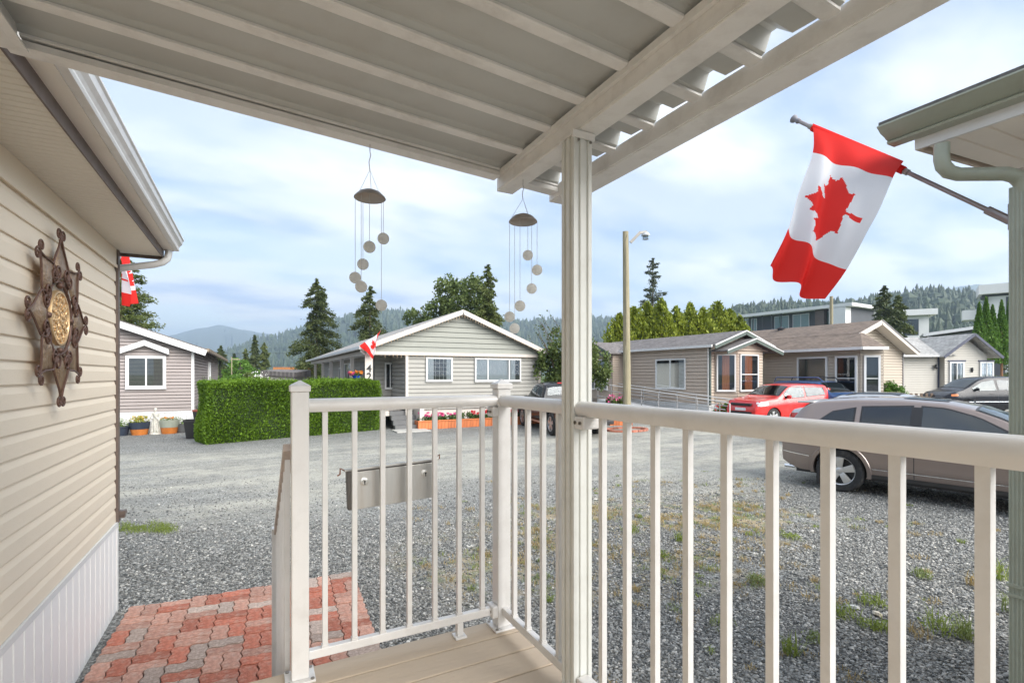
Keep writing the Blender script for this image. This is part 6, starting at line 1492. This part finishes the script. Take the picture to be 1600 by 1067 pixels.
forest('forest', 'dark conifer forest covering the right hill behind the apartments', h1, 3400, 8, 17, 1)
forest('forest', 'hazy blue green forest on the long hill behind number 42', h2, 4200, 16, 30, 2)

# power line poles and wires far left
up = thing('utility_pole', 'thin far utility pole with wires over the left part of the hedge', 'utility pole', (*W(362,58),0))
MB().tube([(0,0,0),(0,0,4.0)], .06, 6).build('pole', wood, up); MB().tube([(-4,1,4.9),(0,0,4.4),(14,-3,4.7)], .012, 4).build('wire', M['black'], up); MB().box(-.05,-.05,3.7,.9,.05,3.8).build('arm', wood, up)
up2 = thing('utility_pole', 'timber utility pole standing before the charcoal apartment block', 'utility pole', (*W(1299,50),0))
MB().tube([(0,0,0),(0,0,Zp(463,50))], .16, 8).build('pole', wood, up2)
for z in (5.1,4.2): MB().tube([(0,0,z),(9,3,z-.1),(22,6,z)], .018, 4).build('wire', M['rail'], up2)
# ================================================================== VEHICLES
tyre_m = P('tyre_rubber', (0.022,0.022,0.023), .85, var=.15, scale=30, bump=.3, bscale=80, dirt=(0.13,0.12,0.10), dirt_amt=.35, dirt_scale=8)
rim_m = P('alloy_rim', (0.62,0.62,0.62), .3, metal=.85, var=.05); clad = P('grey_cladding', (0.045,0.043,0.042), .6, var=.1)
chrome = P('chrome', (0.8,0.8,0.8), .12, metal=1.0, var=.02); taill = P('tail_lamp', (0.5,0.02,0.015), .15, coat=1); headl = P('head_lamp', (0.62,0.66,0.68), .1, metal=.3, coat=1); amber = P('amber_lamp', (0.75,0.20,0.04), .2, coat=1)
plate_m = P('plate', (0.7,0.7,0.72), .4)
def paint(name, c, metal=.35, rough=.32): return P(name, c, rough, metal=metal, var=.03, scale=2, coat=.8, dirt=(0.25,0.22,0.19), dirt_amt=.10, dirt_scale=3)
def smoothstep(x): x = max(0, min(1, x)); return x*x*(3-2*x)
M['seat'] = P('seat_cloth', (0.07,0.065,0.06), .9)
class Car:
    """x: 0 at the rear bumper to L at the nose, +y the driver's left, z up"""
    def __init__(s, name, label, cat, loc, heading, L, Wd, top, belt, body, wheel_r, axles, sill=.30, tumble=.30, glass=None, rear_round=.16, nose_round=.30, spokes=5, group=None):
        s.L, s.W, s.topp, s.beltp, s.sill, s.tumble = L, Wd, top, belt, sill, tumble
        s.rr, s.nr = rear_round, nose_round; s.ax = axles; s.wr = wheel_r; s.body = body
        s.t = thing(name, label, cat, loc, heading, group); s.spokes = spokes
        xs = np.linspace(0, L, 241); t = np.interp(xs, *zip(*top)); k = np.hanning(9); k /= k.sum(); tp = np.pad(t, 4, mode='edge'); s.tx, s.tz = xs, np.convolve(tp, k, 'valid')
    def off(s, x): return Vector((x - s.L/2, 0, 0))
    def ztop(s, x): return float(np.interp(x, s.tx, s.tz))
    def belt(s, x): return min(float(np.interp(x, *zip(*s.beltp))), s.ztop(x)-.03)
    def hw(s, x):
        w = s.W/2
        if x > s.L-.8: w *= 1 - s.nr*((x-(s.L-.8))/.8)**2.4
        if x < .6: w *= 1 - s.rr*((.6-x)/.6)**2.2
        return w
    def zs(s, x):
        z = s.sill
        if x < .35: z += .12*((.35-x)/.35)**1.5
        if x > s.L-.4: z -= .04*((x-s.L+.4)/.4)
        return z
    def sec(s, x):
        zs, zb, zt, wb = s.zs(x), s.belt(x), s.ztop(x), s.hw(x); g = zt-zb; P_ = []
        for i in range(9):
            f = i/8; z = zs+(zb-zs)*f
            y = wb*(1 - .055*max(0, (.35-f)/.35)**1.5 - .045*max(0,(f-.6)/.4)**1.6); y += .012*math.exp(-((f-.72)/.05)**2) - .010*math.exp(-((f-.50)/.10)**2)
            P_.append((y, z))
        yb = P_[-1][0]; gh = smoothstep(g/.35); wr = yb - .03 - s.tumble*g - .02*gh; zr = zb + g*.86
        for i in range(1, 6):
            f = i/5; P_.append((yb+(wr-yb)*f**1.15 - .0, zb+(zr-zb)*f))
        for i in range(1, 8):
            a = pi/2*i/7; P_.append((wr*cos(a)**.75 if i < 7 else 0.0, zr+(zt-zr)*sin(a)**(.9)))
        return P_
    def side(s, x, z, o=0.0):
        P_ = s.sec(x)[:15]; ys = [p[0] for p in P_]; zz = [p[1] for p in P_]
        return float(np.interp(z, zz, ys)) + o
    def top_pt(s, x, f, o=0.006):
        """point on the upper surface at a fraction f of the roof half width"""
        P_ = s.sec(x)[13:]; wr = P_[0][0]; ys = [p[0] for p in P_][::-1]; zz = [p[1] for p in P_][::-1]
        y = wr*abs(f); z = float(np.interp(y, ys, zz)); e = .03; sl = (s.ztop(min(x+e, s.L))-s.ztop(max(x-e,0)))/(2*e); n = Vector((-sl, 0, 1)).normalized()
        return s.off(x) + Vector((0, y*(1 if f >= 0 else -1), z)) + n*o
    def shell(s):
        N = 150; xs = [s.L*i/N for i in range(N+1)]; mb = MB(); S_ = [s.sec(x) for x in xs]; K = len(S_[0])
        def hole(x, z): return any((x-a)**2 + (z-s.wr)**2 < (s.wr+.055)**2 for a in s.ax)
        V = []; idx = {}
        full = []
        for x, P_ in zip(xs, S_): full.append([(x-s.L/2, -y, z) for y, z in P_] + [(x-s.L/2, y, z) for y, z in P_[::-1][1:]])
        M_ = len(full[0])
        for row in full: V += row
        F = []
        for i in range(N):
            for j in range(M_-1):
                c = [full[i][j], full[i+1][j], full[i+1][j+1], full[i][j+1]]; xc = sum(p[0] for p in c)/4+s.L/2; zc_ = sum(p[2] for p in c)/4; yc = abs(sum(p[1] for p in c)/4)
                if hole(xc, zc_) and yc > s.W*.25 and zc_ < s.wr*2+.08: continue
                F.append((i*M_+j, (i+1)*M_+j, (i+1)*M_+j+1, i*M_+j+1))
        F.append(tuple(range(M_))[::-1]); F.append(tuple(N*M_+j for j in range(M_)))
        mb.add(V, F); b = mb.build('body', s.body, s.t, smooth=True, auto=50)
        zz = s.sill-.02; MB().box(-s.L/2+.35,-s.W/2+.16,s.sill+.08,-s.L/2+s.ax[1]-.2,s.W/2-.16,s.belt(s.L*.5)-.10).build('interior', M['dark'], s.t)
        zz = s.sill-.02; MB().box(-s.L/2+.25,-s.W/2+.12,zz-.03,s.L/2-.25,s.W/2-.12,zz+.10).build('underbody', M['black'], s.t)
        for a in s.ax:
            for sg in (-1,1):
                m = MB(); n = 22; R1, R2 = s.wr+.035, s.wr+.10
                prof = [(R1,-.30),(R1,.012),(R2-.01,.016),(R2,.004)]
                for q, (r_, o) in enumerate(prof):
                    for k in range(n+1):
                        an = -.10*pi + 1.2*pi*k/n; x = a+r_*cos(an); z = s.wr+r_*sin(an); z = max(z, s.sill-.02); yb = s.side(max(.02,min(s.L-.02,x)), min(z, s.belt(x)))
                        m.v.append((x-s.L/2, sg*(yb+o), z))
                for q in range(3):
                    for k in range(n): m.f.append([q*(n+1)+k, q*(n+1)+k+1, (q+1)*(n+1)+k+1, (q+1)*(n+1)+k]); m.m.append(0)
                m.build('wheel_arch', [getattr(s, 'archm', clad)], s.t, smooth=True)
                s.wheel(a, sg)
    def wheel(s, a, sg):
        R_, wd = s.wr, .21; yo = s.side(a, s.sill+.25) - .015; c = (a-s.L/2, 0, R_)
        o0, o1 = sg*(yo-wd), sg*yo; w_ = Vector(c)
        tp = [(R_*.66,o0),(R_*.93,o0),(R_*.985,o0+sg*.02),(R_,o0+sg*.04),(R_,o1-sg*.04),(R_*.985,o1-sg*.02),(R_*.93,o1),(R_*.80,o1+sg*.004),(R_*.66,o1-sg*.008),(R_*.63,o1-sg*.05)]
        wh = MB().lathe(tp, c, 40, 'y').build('wheel', tyre_m, s.t, smooth=True)
        m = MB().lathe([(R_*.655,o1-sg*.002),(R_*.62,o1-sg*.012),(R_*.60,o1-sg*.07)], c, 40, 'y')
        m.build('rim', rim_m, wh, smooth=True)
        MB().lathe([(R_*.62,o1-sg*.075),(0,o1-sg*.085)], c, 30, 'y').build('brake', M['black'], wh)
        sp = MB()
        for k in range(s.spokes):
            an = 2*pi*k/s.spokes+.3; u = Vector((cos(an),0,sin(an))); v = Vector((-sin(an),0,cos(an))); A = w_+Vector((0,o1,0))
            wa, wb_ = R_*.085*5/s.spokes+.008, R_*.15*5/s.spokes+.01
            q = [A+u*R_*.08-v*wa, A+u*R_*.08+v*wa, A+u*R_*.61+v*wb_, A+u*R_*.61-v*wb_]
            f_ = Vector((0,-sg*.006,0)); bk = Vector((0,-sg*.035,0)); mid = Vector((0,-sg*.03,0))
            sp.add([q[0]+mid*.5, q[1]+mid*.5, q[2]+f_, q[3]+f_, q[0]+bk, q[1]+bk, q[2]+bk, q[3]+bk, A+u*R_*.35+Vector((0,sg*.004,0))], [(0,1,8),(1,2,8),(2,3,8),(3,0,8),(0,4,5,1),(1,5,6,2),(2,6,7,3),(3,7,4,0)])
        sp.lathe([(R_*.15,o1-sg*.03),(R_*.15,o1-sg*.010),(R_*.10,o1-sg*.004),(0,o1-sg*.004)], c, 20, 'y')
        sp.build('spokes', rim_m, wh, smooth=True, auto=25)
    def patch(s, name, mat, xs, lo, hi, o=.006, sides=(-1,1), n=5, nx=14, parent=None):
        X_ = np.linspace(xs[0], xs[-1], nx)
        for sg in sides:
            m = MB()
            for i, x in enumerate(X_):
                a, b = (float(np.interp(x, xs, lo)), float(np.interp(x, xs, hi)))
                for j in range(n+1): z = a+(b-a)*j/n; m.v.append((x-s.L/2, sg*s.side(x, z, o), z))
            for i in range(nx-1):
                for j in range(n): k = i*(n+1)+j; m.f.append([k, k+n+1, k+n+2, k+1]); m.m.append(0)
            m.build(name, mat, parent or s.t, smooth=True, auto=60)
    def window(s, xs, lo, hi, glass, inner=True, **k):
        s.patch('window_frame', M['black'], [xs[0]-.025]+list(xs[1:-1])+[xs[-1]+.025], [z-.022 for z in lo], [z+.022 for z in hi], .004, **k)
        s.patch('window', glass, xs, lo, hi, .009, **k)
    def screen(s, name, mat, x0, x1, f=.88, fr=.95):
        for nm, mt, ff, o, xx in (('screen_frame', M['black'], fr, .004, (x0-.03, x1+.03)), (name, mat, f, .010, (x0, x1))):
            m = MB(); nx, ny = 12, 12
            for i in range(nx+1):
                for j in range(ny+1): m.v.append(tuple(s.top_pt(xx[0]+(xx[1]-xx[0])*i/nx, -ff+2*ff*j/ny, o)))
            for i in range(nx):
                for j in range(ny): k = i*(ny+1)+j; m.f.append([k, k+ny+1, k+ny+2, k+1]); m.m.append(0)
            m.build(nm, mt, s.t, smooth=True, auto=80)
    def seam(s, x, z0, z1, w_=.010, sides=(-1,1)): s.patch('door_seam', M['black'], [x-w_/2, x+w_/2], [z0,z0], [z1,z1], .0035, nx=2, n=8, sides=sides)
    def handle(s, x, z, sides=(-1,1)):
        for sg in sides:
            y = s.side(x, z); MB().box(x-s.L/2-.10, min(sg*y, sg*(y+.035)), z-.014, x-s.L/2+.10, max(sg*y, sg*(y+.035)), z+.014).build('door_handle', s.body, s.t, bevel=.01)
    def mirror(s, x, z, mat=None, sides=(-1,1)):
        for sg in sides:
            y = s.side(x, z); MB().sphere((x-s.L/2, sg*(y+.11), z), .11, 12, (.55,1.0,.72)).box(x-s.L/2-.03, min(sg*(y-.02), sg*(y+.08)), z-.06, x-s.L/2+.03, max(sg*(y-.02), sg*(y+.08)), z-.03).build('mirror', mat or s.body, s.t, smooth=True)
    def endbox(s, name, mat, front, y0, y1, z0, z1, depth=.03, bevel=.01, inset=0):
        x = s.L/2 if front else -s.L/2; a, b = (x-.10-inset, x+depth-inset) if front else (x-depth+inset, x+.10+inset)
        return MB().box(a, y0, z0, b, y1, z1).build(name, mat, s.t, bevel=bevel)

# taupe crossover, parked nose to the right
tp_ = paint('taupe_metallic', (0.27,0.215,0.19), .55, .30)
hv_ = Vector((.225,-.974)); wrx, wry = 8.80, 4.90
ang = atan2(hv_.y, hv_.x); rax = .95; Lc_ = 4.60
cxy = Vector((wrx, wry)) + hv_*(Lc_/2-rax) + Vector((-hv_.y, hv_.x))*(.88)
car = s = Car('crossover_car', 'taupe metallic crossover parked on the gravel beyond the right railing', 'car', (cxy.x, cxy.y, 0), ang, Lc_, 1.87,
    [(0,.90),(.06,1.02),(.16,1.20),(.30,1.42),(.42,1.49),(.60,1.54),(1.1,1.585),(1.7,1.60),(2.25,1.57),(2.60,1.50),(2.90,1.37),(3.28,1.15),(3.55,1.06),(4.0,1.0),(4.35,.90),(4.52,.78),(4.60,.66)],
    [(0,1.0),(.5,1.03),(2.0,1.0),(3.3,.95),(4.6,.9)], tp_, .36, (.95,3.60), sill=.30, tumble=.34)
s.archm = tp_; s.shell()
s.window([.62,.80,1.12], [1.11,1.075,1.065], [1.15,1.33,1.41], M['carglass'])
s.window([1.24,1.88], [1.06,1.05], [1.43,1.47], M['carglass']); s.window([2.02,2.30,2.66,3.12], [1.045,1.04,1.03,1.02], [1.47,1.45,1.34,1.07], M['windshield'])
s.patch('pillar', M['black'], [1.88,2.02], [1.04,1.03], [1.465,1.465], .006, nx=3)
s.screen('windshield', M['windshield'], 2.64, 3.40); s.screen('rear_window', M['carglass'], .16, .42, .80, .86); s.screen('sunroof', M['carglass'], 1.75, 2.25, .62, .66)
s.patch('chrome_strip', chrome, [1.42,3.2], [.445,.435], [.460,.450], .016); s.patch('rocker', clad, [1.40,3.16], [.30,.30], [.36,.36], .010)
for x in (1.22,1.95,3.10): s.seam(x, .37, 1.03)
s.handle(1.42,.90); s.handle(2.28,.90); s.mirror(2.92,1.06)
s.patch('tail_lamp', taill, [.02,.34], [.86,.90], [1.00,1.02], .008)
s.patch('bumper_trim', chrome, [.03,.50], [.585,.55], [.600,.565], .012, nx=8)
MB().box(-Lc_/2+.18,-.58,1.46,-Lc_/2+.46,.58,1.50).build('spoiler', P('spoiler_paint', (0.55,0.52,0.50), .3, coat=.6), s.t, bevel=.015)
for sg in (-1,1):
    MB().box(.62-2.3,sg*.86-.09,.10,.66-2.3,sg*.86+.05,.42).build('mud_flap', M['black'], s.t)
s.endbox('plate', plate_m, False, -.26,.26,.72,.86,.012); MB().tube([(-2.34,-.55,.28),(-2.1,-.55,.28)], .035, 10).tube([(-2.34,.55,.28),(-2.1,.55,.28)], .035, 10).build('exhaust', chrome, s.t)

# red boxy hatchback beyond it
redp = paint('red_paint', (0.60,0.018,0.014), .1, .3)
def hdg(f, r): return atan2(f*FY + r*RY, f*FX + r*RX)
cx2, cy2 = W(1217, 20.6)
car = s = Car('hatchback_car', 'bright red boxy hatchback facing left beyond the taupe crossover', 'car', (cx2, cy2, 0), hdg(-.36,-.933), 4.14, 1.80,
    [(0,.85),(.05,1.15),(.16,1.42),(.30,1.575),(.9,1.61),(1.8,1.62),(2.25,1.58),(2.50,1.46),(2.95,1.14),(3.10,1.07),(3.5,1.03),(3.95,.95),(4.08,.80),(4.14,.66)],
    [(0,1.10),(2.8,1.02),(4.1,.9)], redp, .335, (.78,3.35), sill=.26, tumble=.20, nose_round=.20, rear_round=.10)
s.archm = redp; s.shell()
s.window([.50,1.55], [1.17,1.10], [1.44,1.47], M['carglass']); s.window([1.68,2.35,2.72], [1.09,1.06,1.05], [1.48,1.46,1.20], M['carglass_green'])
s.screen('windshield', M['windshield'], 2.38, 2.92, .90, .96); s.screen('rear_window', M['carglass'], .06, .26, .8, .86)
for x in (.95,1.62,2.78): s.seam(x, .3, 1.05)
s.handle(1.1,.92); s.handle(1.95,.92); s.mirror(2.62,1.10)
s.patch('head_lamp', headl, [3.62,3.80,4.05], [.80,.77,.74], [.88,.92,.90], .012, nx=8)
s.endbox('grille', M['black'], True, -.50,.50,.74,.84,.012); s.endbox('lower_grille', M['black'], True, -.55,.55,.34,.52,.012); s.endbox('plate', plate_m, True, -.26,.26,.55,.66,.03)
s.patch('tail_lamp', taill, [.04,.18], [1.0,1.02], [1.40,1.44], .010, nx=4)

# blue off-roader with roof rack behind the red one
blup = paint('blue_paint', (0.03,0.09,0.24), .4, .3)
cx3, cy3 = W(1290, 21.4)
car = s = Car('offroad_car', 'blue off roader with roof rack behind the red hatchback', 'car', (cx3, cy3, 0), hdg(-.887,.4617), 4.45, 1.82,
    [(0,.95),(.06,1.35),(.20,1.62),(.45,1.71),(1.5,1.73),(2.3,1.70),(2.50,1.60),(2.90,1.22),(3.05,1.14),(3.7,1.10),(4.25,1.02),(4.40,.85),(4.45,.7)],
    [(0,1.16),(2.8,1.10),(4.4,1.0)], blup, .37, (.85,3.55), sill=.42, tumble=.16, nose_round=.14)
s.shell()
s.window([.25,.85], [1.20,1.19], [1.55,1.58], M['carglass']); s.window([.98,1.66], [1.19,1.17], [1.58,1.59], M['carglass']); s.window([1.78,2.35,2.70], [1.17,1.15,1.14], [1.59,1.56,1.28], M['carglass_green'])
s.screen('windshield', M['windshield'], 2.42, 2.86, .88, .95)
for sg in (-1,1): MB().tube([(-1.95,sg*.60,1.66),(-1.85,sg*.60,1.85),(.05,sg*.60,1.85),(.25,sg*.60,1.68)], .022, 8).build('roof_rail', M['black'] if sg > 0 else blup, s.t, smooth=True)
for x in (-1.4,-.4): MB().tube([(x,-.6,1.85),(x,.6,1.85)], .02, 8).build('roof_bar', M['black'], s.t)
for y in (-.62,.62): MB().lathe([(0,0.05),(.09,.04),(.10,0),(.10,-.05)], (2.17,y,.86), 16, 'x').build('head_lamp', headl, s.t, smooth=True)
for k in range(7): MB().box(2.18,-.35+.11*k,.74,2.245,-.30+.11*k,.96).build('grille_slot', M['black'], s.t)
s.mirror(2.65,1.18,M['black']); s.seam(1.72,.45,1.1); s.seam(2.75,.45,1.1)

# silver car low behind the taupe one
silp = paint('silver_paint', (0.50,0.51,0.52), .6, .28)
cx4, cy4 = W(1392, 13.0)
car = s = Car('sedan_car', 'silver car with dark roof half hidden behind the taupe crossover', 'car', (cx4, cy4, 0), ang+.03, 4.4, 1.76,
    [(0,.85),(.10,1.0),(.30,1.06),(.55,1.10),(1.15,1.42),(1.6,1.50),(2.3,1.51),(2.7,1.44),(3.3,1.10),(3.6,1.02),(4.1,.88),(4.35,.72),(4.4,.6)],
    [(0,.98),(1.5,.96),(3.3,.92),(4.4,.8)], silp, .32, (.85,3.45), sill=.24, tumble=.34)
s.archm = silp; s.shell()
s.window([.95,1.95], [1.02,.99], [1.20,1.38], M['carglass']); s.window([2.05,2.55,3.05], [.99,.97,.96], [1.39,1.36,1.10], M['carglass_green'])
s.screen('rear_window', M['windshield'], .60, 1.12); s.screen('windshield', M['windshield'], 2.74, 3.26); s.screen('roof_panel', M['carglass'], 1.35, 2.45, .85, .9)
s.patch('tail_lamp', taill, [.03,.30], [.74,.78], [.90,.92], .008); s.mirror(2.9,1.0)

# black minivan at the far right
blk = P('black_paint', (0.010,0.011,0.016), .25, var=.03, coat=.25, spec=.35, dirt=(0.10,0.09,0.08), dirt_amt=.10)
cx5, cy5 = W(1535, 25.8)
car = s = Car('minivan', 'glossy black minivan facing left near the ivory cottage', 'car', (cx5, cy5, 0), hdg(.06,-.998), 5.1, 1.98,
    [(0,.95),(.08,1.35),(.25,1.72),(.6,1.84),(2.0,1.90),(3.0,1.86),(3.4,1.72),(3.95,1.36),(4.25,1.20),(4.7,1.08),(4.95,.92),(5.08,.75),(5.1,.7)],
    [(0,1.18),(3.6,1.12),(5.0,.95)], blk, .35, (.95,4.05), sill=.28, tumble=.22, nose_round=.26)
s.archm = blk; s.shell()
s.window([.35,1.25], [1.24,1.22], [1.62,1.68], M['carglass']); s.window([1.38,2.55], [1.22,1.20], [1.69,1.71], M['carglass']); s.window([2.68,3.2,3.75], [1.19,1.17,1.16], [1.70,1.62,1.32], M['carglass_green'])
s.screen('windshield', M['windshield'], 3.30, 4.02); s.mirror(3.62,1.24)
s.patch('side_strip', chrome, [1.3,4.0], [.62,.60], [.645,.625], .012); s.seam(2.62,.3,1.15); s.seam(3.72,.3,1.12); s.seam(1.32,.3,1.18)
s.patch('head_lamp', amber, [4.50,4.78], [.90,.88], [1.0,.98], .012, nx=5)
s.handle(1.6,1.0); s.handle(2.9,1.0)

# black pickup seen from behind, left of the post
cx6, cy6 = W(872, 17.9)
car = s = Car('pickup_truck', 'black pickup truck parked behind the roof post, tail towards the deck', 'truck', (cx6, cy6, 0), hdg(.962,-.272), 5.1, 1.78,
    [(0,1.00),(.02,1.02),(.5,1.03),(1.86,1.04),(1.90,1.06),(2.02,1.48),(2.14,1.66),(2.5,1.72),(3.0,1.71),(3.3,1.62),(3.75,1.18),(4.0,1.10),(4.7,1.02),(5.0,.88),(5.1,.72)],
    [(0,.98),(1.8,.99),(4.0,1.0),(5.1,.9)], blk, .37, (1.02,4.15), sill=.46, tumble=.20, rear_round=.03, nose_round=.12)
s.shell()
s.window([2.22,2.62], [1.08,1.07], [1.52,1.56], M['carglass']); s.window([2.74,3.2,3.55], [1.07,1.06,1.06], [1.56,1.52,1.20], M['carglass_green'])
s.screen('rear_window', M['carglass'], 1.96, 2.10, .84, .92)
MB().box(-.46,-.20,1.665,-.40,.20,1.70).build('brake_light', taill, s.t)
for sg in (-1,1): MB().box(-2.58,sg*.83-.07,.62,-2.53,sg*.83+.07,.98).build('tail_lamp', taill, s.t)
MB().box(-2.575,-.72,.56,-2.54,.72,.98).build('tailgate', blk, s.t, bevel=.01); MB().box(-2.68,-.84,.42,-2.50,.84,.55).build('bumper', M['black'], s.t, bevel=.02)
MB().box(-2.69,-.15,.58,-2.579,.15,.70).build('plate', plate_m, s.t); s.mirror(3.45,1.12,M['black'])
MB().box(-.3,-.8,.30,1.5,-.72,.36).box(-.3,.72,.30,1.5,.8,.36).build('side_step', rim_m, s.t)

# ================================================================== HAZE
hz = MB().box(-9300,-9300,-4,9300,9300,500); vm, n, b = newmat('haze_air'); n.nodes.remove(b)
pv = n.nodes.new('ShaderNodeVolumePrincipled'); pv.inputs['Density'].default_value = 0.00030; pv.inputs['Color'].default_value = (0.62,0.80,1.0,1); pv.inputs['Anisotropy'].default_value = 0.2
n.links.new(pv.outputs[0], [x for x in n.nodes if x.type == 'OUTPUT_MATERIAL'][0].inputs['Volume'])
o = hz.build('haze', vm); tag(o, 'pale blue summer haze filling the air over the valley', 'haze', kind='stuff')
